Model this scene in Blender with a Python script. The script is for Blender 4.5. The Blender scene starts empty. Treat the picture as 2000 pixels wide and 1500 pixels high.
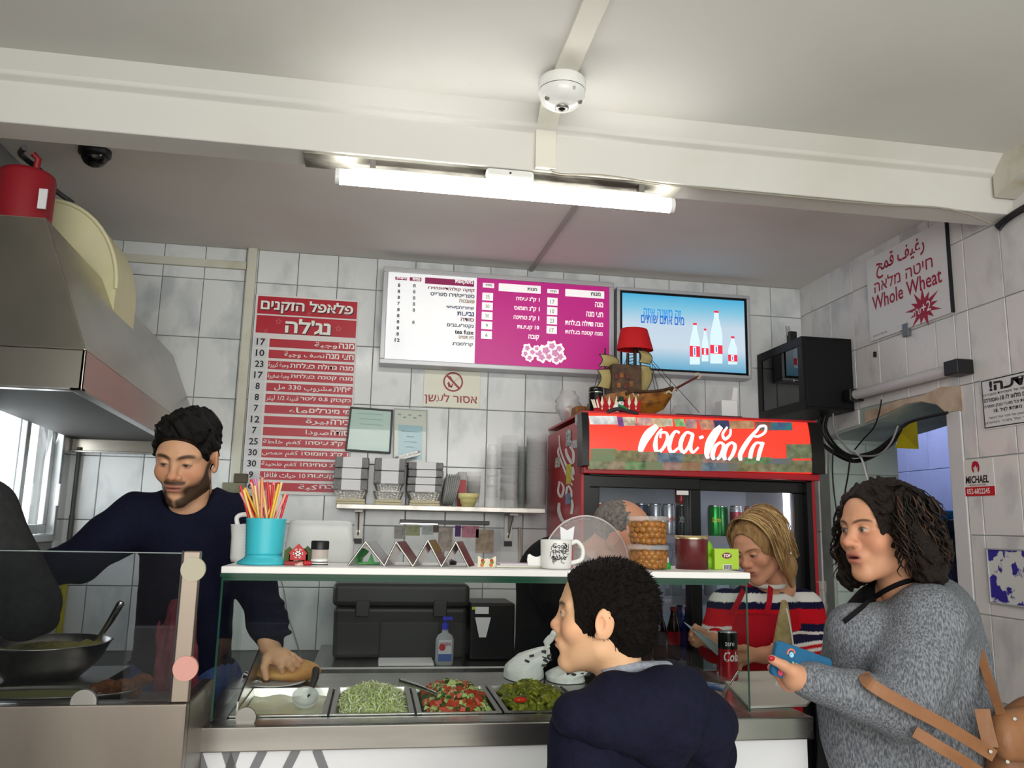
import bpy, bmesh, math, random
import numpy as np
from mathutils import Matrix, Vector, Euler
random.seed(7)
S = bpy.context.scene
COL = S.collection

# ---------------------------------------------------------------- camera
F_PX = 1590.0
YAW, PIT, ROL = [math.radians(a) for a in (9.32, 9.79, 1.23)]
CAM_H = 1.52
def cam_axes():
    f = Vector((math.sin(YAW)*math.cos(PIT), math.cos(YAW)*math.cos(PIT), math.sin(PIT)))
    r = Vector((math.cos(YAW), -math.sin(YAW), 0)); u = r.cross(f)
    c, s = math.cos(ROL), math.sin(ROL)
    return c*r + s*u, -s*r + c*u, f
CR, CU, CF = cam_axes()
CC = Vector((0, 0, CAM_H))
cam_d = bpy.data.cameras.new('camera'); cam = bpy.data.objects.new('camera', cam_d); COL.objects.link(cam)
cam_d.sensor_fit = 'HORIZONTAL'; cam_d.sensor_width = 36; cam_d.lens = F_PX/2000*36
cam_d.clip_start = 0.02
mw = Matrix.Identity(4)
for i in range(3):
    mw[i][0], mw[i][1], mw[i][2], mw[i][3] = CR[i], CU[i], -CF[i], CC[i]
cam.matrix_world = mw
S.camera = cam

# ---------------------------------------------------------------- world, light, exposure
S.view_settings.view_transform = 'Standard'; S.view_settings.look = 'None'
S.view_settings.gamma = 1; S.view_settings.use_curve_mapping = False
S.view_settings.exposure = 0.0
w = bpy.data.worlds.new('world'); S.world = w; w.use_nodes = True
bg = w.node_tree.nodes['Background']; bg.inputs[0].default_value = (0.95, 0.98, 1, 1); bg.inputs[1].default_value = 2.8

def area(name, loc, size, power, color, aim):
    l = bpy.data.lights.new(name, 'AREA'); l.shape = 'RECTANGLE'; l.size, l.size_y = size; l.energy = power; l.color = color
    o = bpy.data.objects.new(name, l); COL.objects.link(o); o.location = loc
    o.rotation_euler = (Vector(aim)-Vector(loc)).to_track_quat('-Z', 'Y').to_euler()
    return o
# daylight entering through the open shop front behind the camera
area('shopfront_daylight', (0.3, -1.75, 1.98), (3.6, 1.3), 102, (1, 0.985, 0.955), (0.3, 3, 2.1))
# sun over the roof on the yard outside the window
sl_ = bpy.data.lights.new('sun', 'SUN'); sl_.energy = 7; sl_.angle = .01; so_ = bpy.data.objects.new('sun', sl_); COL.objects.link(so_); so_.rotation_euler = (0, math.radians(32), 0); so_.location = (6, 4, 8)
# daylight through the window over the fryer
area('window_daylight', (-1.56, 3.72, 1.75), (0.8, 0.8), 9, (0.93, 0.97, 1), (0.5, 3.3, 1.4))
# strip lamp on the ceiling of the back room behind the archway
area('back_room_lamp', (3.1, 4.4, 2.6), (0.3, 1.2), 9, (0.62, 0.68, 1), (3.1, 4.4, 0))
# ---------------------------------------------------------------- pixel helpers (photo frame 2000 x 1500)
def ray(x, y): return CR*((x-1000)/F_PX) + CU*(-(y-750)/F_PX) + CF
def P(x, y, Y): d = ray(x, y); return CC + d*(Y/d.y)
def PX(x, y, X): d = ray(x, y); return CC + d*(X/d.x)
def PZ(x, y, Z): d = ray(x, y); return CC + d*((Z-CAM_H)/d.z)

# ---------------------------------------------------------------- materials
def lin(c):
    return tuple(((v/255)/12.92 if v/255 <= .04045 else ((v/255+.055)/1.055)**2.4) for v in c[:3]) + (1,)
MATS = {}
def pm(name, col=(200,200,200), rough=.5, metal=0, spec=.5, noise=None, bump=None, emit=None, trans=0, alpha=1, coat=0, ior=1.45, attr=None, rnd=0, sheen=0):
    """noise=(scale, col2, lo, hi, stretch) mixes a second own colour; bump=(scale, strength)"""
    if name in MATS: return MATS[name]
    m = bpy.data.materials.new(name); MATS[name] = m; m.use_nodes = True
    nt = m.node_tree; b = nt.nodes['Principled BSDF']
    b.inputs['Base Color'].default_value = lin(col); b.inputs['Roughness'].default_value = rough
    b.inputs['Metallic'].default_value = metal; b.inputs['Specular IOR Level'].default_value = spec
    b.inputs['Transmission Weight'].default_value = trans; b.inputs['Alpha'].default_value = alpha
    b.inputs['Coat Weight'].default_value = coat; b.inputs['IOR'].default_value = ior
    b.inputs['Sheen Weight'].default_value = sheen
    if emit: b.inputs['Emission Color'].default_value = lin(emit[0]); b.inputs['Emission Strength'].default_value = emit[1]
    tc = nt.nodes.new('ShaderNodeTexCoord')
    src = None
    if attr:
        a = nt.nodes.new('ShaderNodeAttribute'); a.attribute_name = attr; src = a.outputs['Color']
        nt.links.new(src, b.inputs['Base Color'])
    if noise:
        sc, c2, lo, hi = noise[:4]; st = noise[4] if len(noise) > 4 else (1,1,1)
        mp = nt.nodes.new('ShaderNodeMapping'); mp.inputs['Scale'].default_value = st
        nt.links.new(tc.outputs['Object'], mp.inputs['Vector'])
        if rnd:
            oi = nt.nodes.new('ShaderNodeObjectInfo'); ml = nt.nodes.new('ShaderNodeVectorMath'); ml.operation = 'SCALE'
            cb = nt.nodes.new('ShaderNodeCombineXYZ'); nt.links.new(oi.outputs['Random'], cb.inputs[0]); nt.links.new(oi.outputs['Random'], cb.inputs[1])
            nt.links.new(cb.outputs[0], ml.inputs[0]); ml.inputs['Scale'].default_value = rnd
            nt.links.new(ml.outputs[0], mp.inputs['Location'])
        n = nt.nodes.new('ShaderNodeTexNoise'); n.inputs['Scale'].default_value = sc; n.inputs['Detail'].default_value = 5
        nt.links.new(mp.outputs[0], n.inputs['Vector'])
        r = nt.nodes.new('ShaderNodeMapRange'); r.inputs[1].default_value = lo; r.inputs[2].default_value = hi
        nt.links.new(n.outputs['Fac'], r.inputs[0])
        mx = nt.nodes.new('ShaderNodeMix'); mx.data_type = 'RGBA'
        nt.links.new(r.outputs[0], mx.inputs[0]); mx.inputs[7].default_value = lin(c2)
        if src: nt.links.new(src, mx.inputs[6])
        else: mx.inputs[6].default_value = lin(col)
        nt.links.new(mx.outputs[2], b.inputs['Base Color'])
    if bump:
        n2 = nt.nodes.new('ShaderNodeTexNoise'); n2.inputs['Scale'].default_value = bump[0]; n2.inputs['Detail'].default_value = 4
        mp2 = nt.nodes.new('ShaderNodeMapping'); mp2.inputs['Scale'].default_value = bump[2] if len(bump) > 2 else (1,1,1)
        nt.links.new(tc.outputs['Object'], mp2.inputs['Vector']); nt.links.new(mp2.outputs[0], n2.inputs['Vector'])
        bp = nt.nodes.new('ShaderNodeBump'); bp.inputs['Strength'].default_value = bump[1]; bp.inputs['Distance'].default_value = .01
        nt.links.new(n2.outputs['Fac'], bp.inputs['Height']); nt.links.new(bp.outputs[0], b.inputs['Normal'])
    return m
def glassmat(name, tint=(235,245,240), refl=.04, rough=.02, k=.85):
    """thin clear pane or film: mostly lets light straight through, mirrors a little more at grazing angles"""
    if name in MATS: return MATS[name]
    m = bpy.data.materials.new(name); MATS[name] = m; m.use_nodes = True; nt = m.node_tree; nt.nodes.clear()
    o = nt.nodes.new('ShaderNodeOutputMaterial'); t = nt.nodes.new('ShaderNodeBsdfTransparent'); g = nt.nodes.new('ShaderNodeBsdfGlossy')
    t.inputs[0].default_value = lin(tint); g.inputs['Roughness'].default_value = rough
    f = nt.nodes.new('ShaderNodeFresnel'); f.inputs[0].default_value = 1.45
    ad = nt.nodes.new('ShaderNodeMath'); ad.operation = 'MULTIPLY_ADD'; ad.inputs[1].default_value = k; ad.inputs[2].default_value = refl
    ad.use_clamp = True
    nt.links.new(f.outputs[0], ad.inputs[0])
    mx = nt.nodes.new('ShaderNodeMixShader'); nt.links.new(ad.outputs[0], mx.inputs[0]); nt.links.new(t.outputs[0], mx.inputs[1]); nt.links.new(g.outputs[0], mx.inputs[2])
    nt.links.new(mx.outputs[0], o.inputs[0]); return m
def milky(name, col, clear=.4, rough=.25):
    """translucent plastic: part see-through, part diffuse with a soft shine"""
    if name in MATS: return MATS[name]
    m = pm(name, col, rough); nt = m.node_tree; b = nt.nodes['Principled BSDF']; o = nt.nodes['Material Output']
    t = nt.nodes.new('ShaderNodeBsdfTransparent'); mx = nt.nodes.new('ShaderNodeMixShader'); mx.inputs[0].default_value = clear
    nt.links.new(b.outputs[0], mx.inputs[1]); nt.links.new(t.outputs[0], mx.inputs[2]); nt.links.new(mx.outputs[0], o.inputs[0]); return m

# ---------------------------------------------------------------- mesh builder
class MB:
    def __init__(s): s.v = []; s.f = []; s.mi = []; s.sm = []; s.m = None; s.cur = 0
    def add(s, vs, fs, smooth=False):
        o = len(s.v)
        if s.m is not None: vs = [s.m @ Vector(v) for v in vs]
        s.v += [tuple(v) for v in vs]
        for f in fs: s.f.append(tuple(i+o for i in f)); s.mi.append(s.cur); s.sm.append(smooth)
        return s
    def box(s, a, b):
        x0,y0,z0 = a; x1,y1,z1 = b
        x0,x1 = min(x0,x1),max(x0,x1); y0,y1 = min(y0,y1),max(y0,y1); z0,z1 = min(z0,z1),max(z0,z1)
        return s.add([(x0,y0,z0),(x1,y0,z0),(x1,y1,z0),(x0,y1,z0),(x0,y0,z1),(x1,y0,z1),(x1,y1,z1),(x0,y1,z1)],
                     [(0,3,2,1),(4,5,6,7),(0,1,5,4),(1,2,6,5),(2,3,7,6),(3,0,4,7)])
    def frame(s, u0, v0, u1, v1, f, d0, d1, fn):
        """rectangular frame without overlapping faces; fn(u, v, d) -> point"""
        for a,b,c,d in ((u0,v0,u1,v0+f),(u0,v1-f,u1,v1),(u0,v0+f,u0+f,v1-f),(u1-f,v0+f,u1,v1-f)):
            s.hexa([fn(a,b,d0),fn(c,b,d0),fn(c,b,d1),fn(a,b,d1),fn(a,d,d0),fn(c,d,d0),fn(c,d,d1),fn(a,d,d1)])
        return s
    def hexa(s, p): # 8 points, bottom ring then top ring
        return s.add(p, [(0,3,2,1),(4,5,6,7),(0,1,5,4),(1,2,6,5),(2,3,7,6),(3,0,4,7)])
    def ring_loft(s, rings, close=True, cap0=True, cap1=True, smooth=True):
        n = len(rings[0]); vs = [p for r in rings for p in r]; fs = []
        for i in range(len(rings)-1):
            for j in range(n if close else n-1):
                k = (j+1) % n; fs.append((i*n+j, i*n+k, (i+1)*n+k, (i+1)*n+j))
        s.add(vs, fs, smooth)
        if cap0: s.add(rings[0], [tuple(reversed(range(n)))])
        if cap1: s.add(rings[-1], [tuple(range(n))])
        return s
    def frame_at(s, d):
        d = Vector(d).normalized(); a = Vector((0,0,1)) if abs(d.z) < .9 else Vector((1,0,0))
        u = d.cross(a).normalized(); return u, d.cross(u).normalized()
    def cyl(s, p0, p1, r0, r1=None, n=20, cap=True, smooth=True):
        r1 = r0 if r1 is None else r1; p0, p1 = Vector(p0), Vector(p1); u, v = s.frame_at(p1-p0)
        R = [[p + (u*math.cos(2*math.pi*j/n) + v*math.sin(2*math.pi*j/n))*r for j in range(n)] for p, r in ((p0,r0),(p1,r1))]
        return s.ring_loft(R, cap0=cap, cap1=cap, smooth=smooth)
    def tube(s, pts, r, n=8, cap=True):
        pts = [Vector(p) for p in pts]; rr = r if isinstance(r, (list,tuple)) else [r]*len(pts); R = []; u = None
        for i, p in enumerate(pts):
            d = (pts[min(i+1,len(pts)-1)] - pts[max(i-1,0)]).normalized()
            if u is None: u, v = s.frame_at(d)
            else:
                u = (u - d*u.dot(d)); u = u.normalized() if u.length > 1e-6 else s.frame_at(d)[0]; v = d.cross(u)
            R.append([p + (u*math.cos(2*math.pi*j/n) + v*math.sin(2*math.pi*j/n))*rr[i] for j in range(n)])
        return s.ring_loft(R, cap0=cap, cap1=cap)
    def lathe(s, prof, c=(0,0,0), n=28, cap0=False, cap1=False, sx=1, sy=1, smooth=True, flute=None):
        c = Vector(c); R = []
        for r, z in prof:
            ring = []
            for j in range(n):
                a = 2*math.pi*j/n; q = r*(1 + (flute[1]*math.cos(flute[0]*a) if flute else 0))
                ring.append(c + Vector((q*sx*math.cos(a), q*sy*math.sin(a), z)))
            R.append(ring)
        return s.ring_loft(R, cap0=cap0, cap1=cap1, smooth=smooth)
    def sphere(s, c, r, nu=16, nv=10, m=None):
        c = Vector(c); rx, ry, rz = (r,r,r) if not hasattr(r, '__len__') else r; R = []
        for i in range(nv+1):
            t = math.pi*(i/nv - .5); t = max(-math.pi/2+1e-3, min(math.pi/2-1e-3, t)); ring = []
            for j in range(nu):
                q = Vector((rx*math.cos(t)*math.cos(2*math.pi*j/nu), ry*math.cos(t)*math.sin(2*math.pi*j/nu), rz*math.sin(t)))
                ring.append(c + (m @ q if m is not None else q))
            R.append(ring)
        return s.ring_loft(R)
    def prism(s, poly, fn, smooth=False):
        """poly: 2-d points; fn(u, v, side) -> 3-d point for side 0 / 1"""
        n = len(poly); a = [fn(u,v,0) for u,v in poly]; b = [fn(u,v,1) for u,v in poly]
        s.add(a+b, [(i,(i+1)%n,n+(i+1)%n,n+i) for i in range(n)], smooth)
        s.add(a, [tuple(reversed(range(n)))]); return s.add(b, [tuple(range(n))])
    def ribbon(s, pts, wid, nrm, thick=.001):
        """flat band along pts; nrm is the face normal"""
        pts = [Vector(p) for p in pts]; nrm = Vector(nrm).normalized(); A = []
        ww = wid if isinstance(wid, (list,tuple)) else [wid]*len(pts)
        for i, p in enumerate(pts):
            d = (pts[min(i+1,len(pts)-1)] - pts[max(i-1,0)]).normalized(); t = d.cross(nrm).normalized()*ww[i]/2
            A.append([p-t, p+t, p+t+nrm*thick, p-t+nrm*thick])
        return s.ring_loft(A, smooth=False)
    def build(s, name, mat, parent=None, bevel=0, seg=2, smooth=None, origin=None, sub=0):
        me = bpy.data.meshes.new(name); ob = bpy.data.objects.new(name, me); COL.objects.link(ob)
        V = np.array(s.v, float).reshape(-1,3)
        if parent is not None:
            ob.parent = parent; inv = np.array(WM(parent).inverted())
            V = V @ inv[:3,:3].T + inv[:3,3]
        else:
            o = np.array(origin) if origin is not None else np.array([(V[:,0].min()+V[:,0].max())/2, (V[:,1].min()+V[:,1].max())/2, V[:,2].min()])
            V = V - o; ob.location = o
        me.from_pydata([tuple(v) for v in V], [], s.f)
        ml = mat if isinstance(mat, (list,tuple)) else [mat]
        for q in ml: me.materials.append(q)
        me.polygons.foreach_set('material_index', s.mi)
        me.polygons.foreach_set('use_smooth', [bool(x) if smooth is None else smooth for x in s.sm])
        bm = bmesh.new(); bm.from_mesh(me); bmesh.ops.recalc_face_normals(bm, faces=bm.faces)
        bm.to_mesh(me); bm.free(); me.update()
        if bevel:
            b = ob.modifiers.new('bevel', 'BEVEL'); b.width = bevel; b.segments = seg; b.limit_method = 'ANGLE'; b.angle_limit = .6
        if sub:
            b = ob.modifiers.new('sub', 'SUBSURF'); b.levels = sub; b.render_levels = sub
        return ob
def WM(o):
    m = o.matrix_basis.copy()
    if o.parent: m = WM(o.parent) @ o.matrix_parent_inverse @ m
    return m
def tag(o, label, cat, group=None):
    o['label'] = label; o['category'] = cat
    if group: o['group'] = group
    return o
def thing(name, label, cat, loc=(0,0,0), rotz=0, group=None):
    o = bpy.data.objects.new(name, None); COL.objects.link(o); o.empty_display_size = .05
    o.location = loc; o.rotation_euler = (0,0,rotz); return tag(o, label, cat, group)
def struct(o): o['kind'] = 'structure'; return o
def copy_tree(o, parent=None):
    c = o.copy(); COL.objects.link(c); c.parent = parent
    for ch in list(o.children): copy_tree(ch, c)
    return c
def spline(pts, n=8, closed=False):
    """Catmull-Rom through 2-d / 3-d / n-d points"""
    p = [np.array(q, float) for q in pts]; out = []; N = len(p)
    rng = range(N if closed else N-1)
    for i in rng:
        a,b,c,d = (p[(i-1)%N],p[i],p[(i+1)%N],p[(i+2)%N]) if closed else (p[max(i-1,0)],p[i],p[i+1],p[min(i+2,N-1)])
        for k in range(n):
            t = k/n; out.append(.5*((2*b)+(-a+c)*t+(2*a-5*b+4*c-d)*t*t+(-a+3*b-3*c+d)*t**3))
    if not closed: out.append(p[-1])
    return out

from mathutils.bvhtree import BVHTree
def surf(*obs):
    """function giving the nearest point of the objects' surfaces along a sight line, lifted by off"""
    bvs = [BVHTree.FromPolygons([WM(o) @ v.co for v in o.data.vertices], [tuple(p.vertices) for p in o.data.polygons]) for o in obs]
    def at(x, y, off=.003):
        d = ray(x, y).normalized(); hs = [h for h in (b.ray_cast(CC, d)[0] for b in bvs) if h is not None]
        return np.array(min(hs, key=lambda h: (h-CC).length) - d*off) if hs else None
    return at
# ---------------------------------------------------------------- lettering
AR = {'ا':'FE8D FE8E','ب':'FE8F FE90 FE91 FE92','ة':'FE93 FE94','ت':'FE95 FE96 FE97 FE98','ج':'FE9D FE9E FE9F FEA0','ح':'FEA1 FEA2 FEA3 FEA4','خ':'FEA5 FEA6 FEA7 FEA8','د':'FEA9 FEAA','ر':'FEAD FEAE','ش':'FEB5 FEB6 FEB7 FEB8','ص':'FEB9 FEBA FEBB FEBC','ط':'FEC1 FEC2 FEC3 FEC4','غ':'FECD FECE FECF FED0','ف':'FED1 FED2 FED3 FED4','ق':'FED5 FED6 FED7 FED8','ك':'FED9 FEDA FEDB FEDC','ل':'FEDD FEDE FEDF FEE0','م':'FEE1 FEE2 FEE3 FEE4','ن':'FEE5 FEE6 FEE7 FEE8','ه':'FEE9 FEEA FEEB FEEC','و':'FEED FEEE','ي':'FEF1 FEF2 FEF3 FEF4','ع':'FEC9 FECA FECB FECC','ء':'FE80'}
def shape_ar(s):
    out = ''
    for i, ch in enumerate(s):
        if ch not in AR: out += ch; continue
        f = AR[ch].split(); pv = i > 0 and s[i-1] in AR and len(AR[s[i-1]].split()) == 4; nx = i+1 < len(s) and s[i+1] in AR and s[i+1] != 'ء' and len(f) == 4
        k = 3 if pv and nx else 1 if pv else 2 if nx else 0
        out += chr(int(f[min(k, len(f)-1)], 16))
    return out
def rtl(s):
    """visual order for right-to-left text, keeping digit and latin runs"""
    import re
    s = shape_ar(s); runs = re.findall(r'[0-9A-Za-z.,/:]*[0-9A-Za-z][0-9A-Za-z.,/:]*|.', s)
    return ''.join(reversed(runs))
TXT = {}
def text_geo(s, bold=0.0, shear=0.0):
    k = (s, bold, shear)
    if k in TXT: return TXT[k]
    c = bpy.data.curves.new('t', 'FONT'); c.body = s; c.size = 1; c.offset = bold; c.shear = shear; c.resolution_u = 2
    o = bpy.data.objects.new('t', c); COL.objects.link(o)
    dg = bpy.context.evaluated_depsgraph_get(); me = o.evaluated_get(dg).to_mesh()
    v = np.array([tuple(q.co) for q in me.vertices]).reshape(-1,3)[:,:2]; f = [tuple(p.vertices) for p in me.polygons]
    bpy.data.objects.remove(o); bpy.data.curves.remove(c)
    TXT[k] = (v, f); return TXT[k]
def text_into(mb, s, box, fn, bold=.0, shear=0, keep=False, align='c'):
    """fit the lettering into box=(u0,v0,u1,v1); fn(u,v)->3-d. keep: keep proportions by height"""
    v, f = text_geo(s, bold, shear)
    if len(v) == 0: return
    lo, hi = v.min(0), v.max(0); u0, v0, u1, v1 = box
    sy = (v1-v0)/max(hi[1]-lo[1],1e-6); sx = (u1-u0)/max(hi[0]-lo[0],1e-6)
    if keep: sx = min(sx, sy)
    W = (hi[0]-lo[0])*sx; off = {'l':u0, 'r':u1-W, 'c':(u0+u1-W)/2}[align]
    mb.add([fn(off+(a-lo[0])*sx, v0+(b-lo[1])*sy) for a, b in v], f)
def wall_fn(Y): return lambda u, v: (u, Y, v)
def px_box(x0, y0, x1, y1, Y):
    """pixel rectangle -> (X0,Z0,X1,Z1) on the plane Y"""
    xm, ym = (x0+x1)/2, (y0+y1)/2
    return (P(x0,ym,Y).x, P(xm,y1,Y).z, P(x1,ym,Y).x, P(xm,y0,Y).z)
FXZ = lambda u,v,d: (u,d,v)
FYZ = lambda u,v,d: (d,u,v)
# ================================================================ the room
XL, XR, YB = -1.45, 2.36, 4.20
ZR, ZF = 2.89, 2.93            # rear / front ceiling height
YF = -1.9                      # open shop front behind the camera
m_grout = pm('grout', (128,130,130), .9)
m_tile = pm('wall_tile', (222,226,227), .16, spec=.5, noise=(4.2, (192,199,202), .50, .68, (1.7,1,1.0)), rnd=37)
m_tile_r = pm('wall_tile_warm', (222,221,220), .2, spec=.5, noise=(4.2, (196,197,200), .50, .68, (1.7,1,1.0)), rnd=23)
m_tile_b = pm('tile_back_room', (196,202,224), .25, noise=(3, (180,188,212), .5, .75), rnd=11)
m_paint = pm('ceiling_paint', (214,213,208), .75, noise=(1.3, (202,200,190), .5, .8), bump=(6, .04))
m_paint_r = pm('ceiling_paint_rear', (226,222,218), .75, noise=(1.1, (214,208,202), .5, .8), bump=(6, .04))
m_plaster = pm('bare_plaster', (204,186,164), .9, noise=(9, (176,150,128), .45, .7), bump=(20,.3))

floor = struct(MB().box((XL-.4,YF,-.1),(XR+2.2,YB+1.8,0)).build('floor', pm('floor_tile', (196,190,180), .4, noise=(4,(180,172,160),.4,.7))))
# back wall
wall_back = struct(MB().box((XL-.15,YB,0),(XR+.0,YB+.15,3.1)).build('wall_back', m_grout))
# left wall with a window opening (Y 3.35..4.08, z 1.40..2.25)
WY0, WY1, WZ0, WZ1 = 3.30, 4.10, 1.40, 2.2
mb = MB(); mb.box((XL-.06,YF,0),(XL,WY0,3.1)); mb.box((XL-.06,WY1,0),(XL,YB,3.1)); mb.box((XL-.06,WY0,0),(XL,WY1,WZ0)); mb.box((XL-.06,WY0,WZ1),(XL,WY1,3.1))
wall_left = struct(mb.build('wall_left', m_grout))
# right wall with the broken archway
AY0, AY1 = 3.045, 3.98
ARCH = [(AY0, 2.02), (3.10,2.062), (3.20,2.090), (3.31,2.092), (3.40,2.075), (3.56,2.045), (3.72,2.03), (3.86,2.02), (AY1, 2.0)]
def ztop(y):
    for (a,za),(b,zb) in zip(ARCH, ARCH[1:]):
        if a <= y <= b: return za+(zb-za)*(y-a)/(b-a)
    return 0
XW = XR+.40
poly = [(YF,0),(AY0,0)] + ARCH + [(AY1,0),(YB,0),(YB,3.1),(YF,3.1)]
# split the ngon into two clean halves so that it fills properly
mb = MB(); fx = lambda u,v,s: (XR if s == 0 else XW, u, v)
mb.prism([(YF,0),(AY0,0),(AY0,2.02),(AY0,3.1),(YF,3.1)], fx); mb.prism([(AY1,0),(YB,0),(YB,3.1),(AY1,3.1)], fx)
for (a,za),(b,zb) in zip(ARCH, ARCH[1:]): mb.prism([(a,za),(b,zb),(b,3.1),(a,3.1)], fx)
wall_right = struct(mb.build('wall_right', pm('reveal_plaster', (176,188,182), .8, noise=(5,(140,150,146),.5,.75))))
mb = MB(); mb.prism([(AY0-.10,2.12),(AY0+.02,2.135),(3.2,2.115),(3.35,2.12),(3.5,2.11),(3.62,2.10),(3.62,2.045),(3.40,2.078),(3.31,2.095),(3.2,2.093),(3.1,2.065),(AY0,2.022),(AY0-.10,2.02)], lambda u,v,s: (XR-.0105*s, u, v))
mb.build('broken_plaster', m_plaster, wall_right)
mb = MB(); mb.box((XR-.012,AY0-.085,0),(XR+.39,AY0-.001,2.02)); mb.build('door_trim', pm('trim_white', (212,212,214), .5), wall_right, bevel=.004)
# jamb tiles of the far reveal (faces the camera)
TILE = {}
def tile_obj(wd, h, mat, parent, M4, t=.008):
    k = (round(wd,3), round(h,3), mat.name)
    if k not in TILE:
        c = .0022; me = bpy.data.meshes.new('tile')
        a, b = wd/2, h/2
        V = [(-a,0,-b),(a,0,-b),(a,0,b),(-a,0,b), (-a,-t+c,-b),(a,-t+c,-b),(a,-t+c,b),(-a,-t+c,b), (-a+c,-t,-b+c),(a-c,-t,-b+c),(a-c,-t,b-c),(-a+c,-t,b-c)]
        Fc = [(8,9,10,11)] + [(i,(i+1)%4,4+(i+1)%4,4+i) for i in range(4)] + [(4+i,4+(i+1)%4,8+(i+1)%4,8+i) for i in range(4)]
        me.from_pydata(V, [], Fc); me.materials.append(mat); TILE[k] = me
    o = bpy.data.objects.new('tile', TILE[k]); COL.objects.link(o); o.parent = parent
    jit = Matrix.Translation((0, random.uniform(-.0006,.0006), 0)) @ Euler((random.uniform(-.003,.003), 0, random.uniform(-.003,.003))).to_matrix().to_4x4()
    o.matrix_basis = WM(parent).inverted() @ M4 @ jit
    return o
def joints(a, b, start, step):
    k = math.floor((a-start)/step); out = [a]; x = start+(k+1)*step
    while x < b-.015:
        if x > a+.015: out.append(x)
        x += step
    return out+[b]
g = .0035
def tile_field(parent, us, vs, mat, place, skip=None):
    for u0,u1 in zip(us, us[1:]):
        for v0,v1 in zip(vs, vs[1:]):
            if skip and skip(u0,u1,v0,v1): continue
            tile_obj(u1-u0-g, v1-v0-g, mat, parent, place((u0+u1)/2, (v0+v1)/2))
RZ = lambda a: Matrix.Rotation(a, 4, 'Z')
vz = joints(.9, ZR, 1.5, .304)
tile_field(wall_back, joints(-.69, XR, -.045, .2015), vz, m_tile, lambda u,v: Matrix.Translation((u,YB,v)),
           skip=lambda u0,u1,v0,v1: u0 > 1.05 and v1 < 1.9)     # behind the fridge
tile_field(wall_back, joints(XL, -.69, -.91, .2), vz, m_tile, lambda u,v: Matrix.Translation((u,YB,v)))
vr = joints(.9, 2.90, 1.517, .302)
RW = lambda u,v: Matrix.Translation((XR,u,v)) @ RZ(-math.pi/2)
yj = joints(1.9, YB, 2.877, .2)
yj = sorted(set([round(a,4) for a in yj] + [AY0-.088]))
yj = [y for y in yj if not (AY0-.088 < y < AY0+.001)]
def rskip(u0,u1,v0,v1):
    if u0 >= AY0-.09 and u1 <= AY1+.12 and v1 <= 2.05: return True
    return u0 >= AY0-.09 and v0 < 2.1 and u1 < 4.08
tile_field(wall_right, yj, vr, m_tile_r, RW, rskip)
# cut tiles along the arch
for u0,u1 in zip(yj, yj[1:]):
    if u0 < AY0-.09 or u1 > 4.08: continue
    for v0,v1 in ((1.819,2.121),):
        prof = [(y, max(v0, min(v1-.004, ztop(y)+.012 if y <= AY1 else v0))) for y in np.linspace(u0+g/2, u1-g/2, 9)]
        if min(p[1] for p in prof) > v1-.01 or u0 < 3.6: continue
        mb = MB(); mb.prism([(u1-g/2,v1-g/2),(u0+g/2,v1-g/2)]+prof, lambda u,v,s: (XR-.008*s,u,v)); mb.build('tile', m_tile_r, wall_right)
# far reveal tiles, facing the camera
m_tile_g = pm('tile_reveal', (198,212,204), .3, noise=(4,(176,190,182),.5,.75), rnd=9)
tile_field(wall_right, [XR+.012, XR+.215, XW], joints(.9, 1.98, 1.517, .302), m_tile_g, lambda u,v: Matrix.Translation((u,AY1,v)))
# left wall tiles
tile_field(wall_left, joints(2.6, YB, 3.1, .2), joints(.9, 2.4, 1.5, .304), m_tile, lambda u,v: Matrix.Translation((XL,u,v)) @ RZ(math.pi/2),
           skip=lambda u0,u1,v0,v1: u1 > WY0 and u0 < WY1 and v1 > WZ0 and v0 < WZ1)
# side strip between the window and the corner
tile_field(wall_left, [WY1+.002, YB], joints(WZ0, WZ1, 1.5, .304), m_tile, lambda u,v: Matrix.Translation((XL,u,v)) @ RZ(math.pi/2))
# back room seen through the arch
X2 = 3.5
wall_beyond = struct(MB().box((X2,2.6,0),(X2+.1,YB+1.8,3.0)).build('wall_back_room', m_grout))
tile_field(wall_beyond, joints(4.1, 5.7, 4.72, .2), joints(1.0, 2.75, 1.62, .302), m_tile_b, lambda u,v: Matrix.Translation((X2,u,v)) @ RZ(-math.pi/2))
mb = MB(); mb.box((XW,YB+1.7,0),(X2,YB+1.8,3.0)); mb.box((XW,2.5,0),(X2,2.6,3.0)); mb.box((XW,2.5,2.9),(X2,YB+1.8,3.0)); mb.box((XR,YB,0),(XW,YB+1.7,3.1))
struct(mb.build('wall_back_room_sides', pm('back_room_paint', (190,196,214), .8)))

# ceiling
ceil_r = struct(MB().box((XL-.15,2.70,ZR),(XR+.4,YB+.15,ZR+.12)).build('ceiling', m_paint_r))
mb = MB(); mb.box((XL-.15,YF,ZF),(XR+.4,2.62,ZF+.12))
struct(mb.build('ceiling_front', m_paint))
BY0, BY1, BZ = 2.60, 2.725, 2.725
mb = MB()
def beam_sec(x): # cross-section of the beam with its coving
    return [(x,BY0,BZ),(x,BY0-.006,2.86),(x,BY0-.03,2.872),(x,BY0-.035,2.885),(x,BY0-.085,ZF+.005),(x,BY0+.02,ZF+.05),(x,BY1,ZF+.05),(x,BY1,BZ)]
mb.ring_loft([beam_sec(XL), beam_sec(XR)], smooth=False)
struct(mb.build('trim_1', m_paint, bevel=.004))['label'] = 'white plaster ceiling beam with coved front edge'
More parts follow.
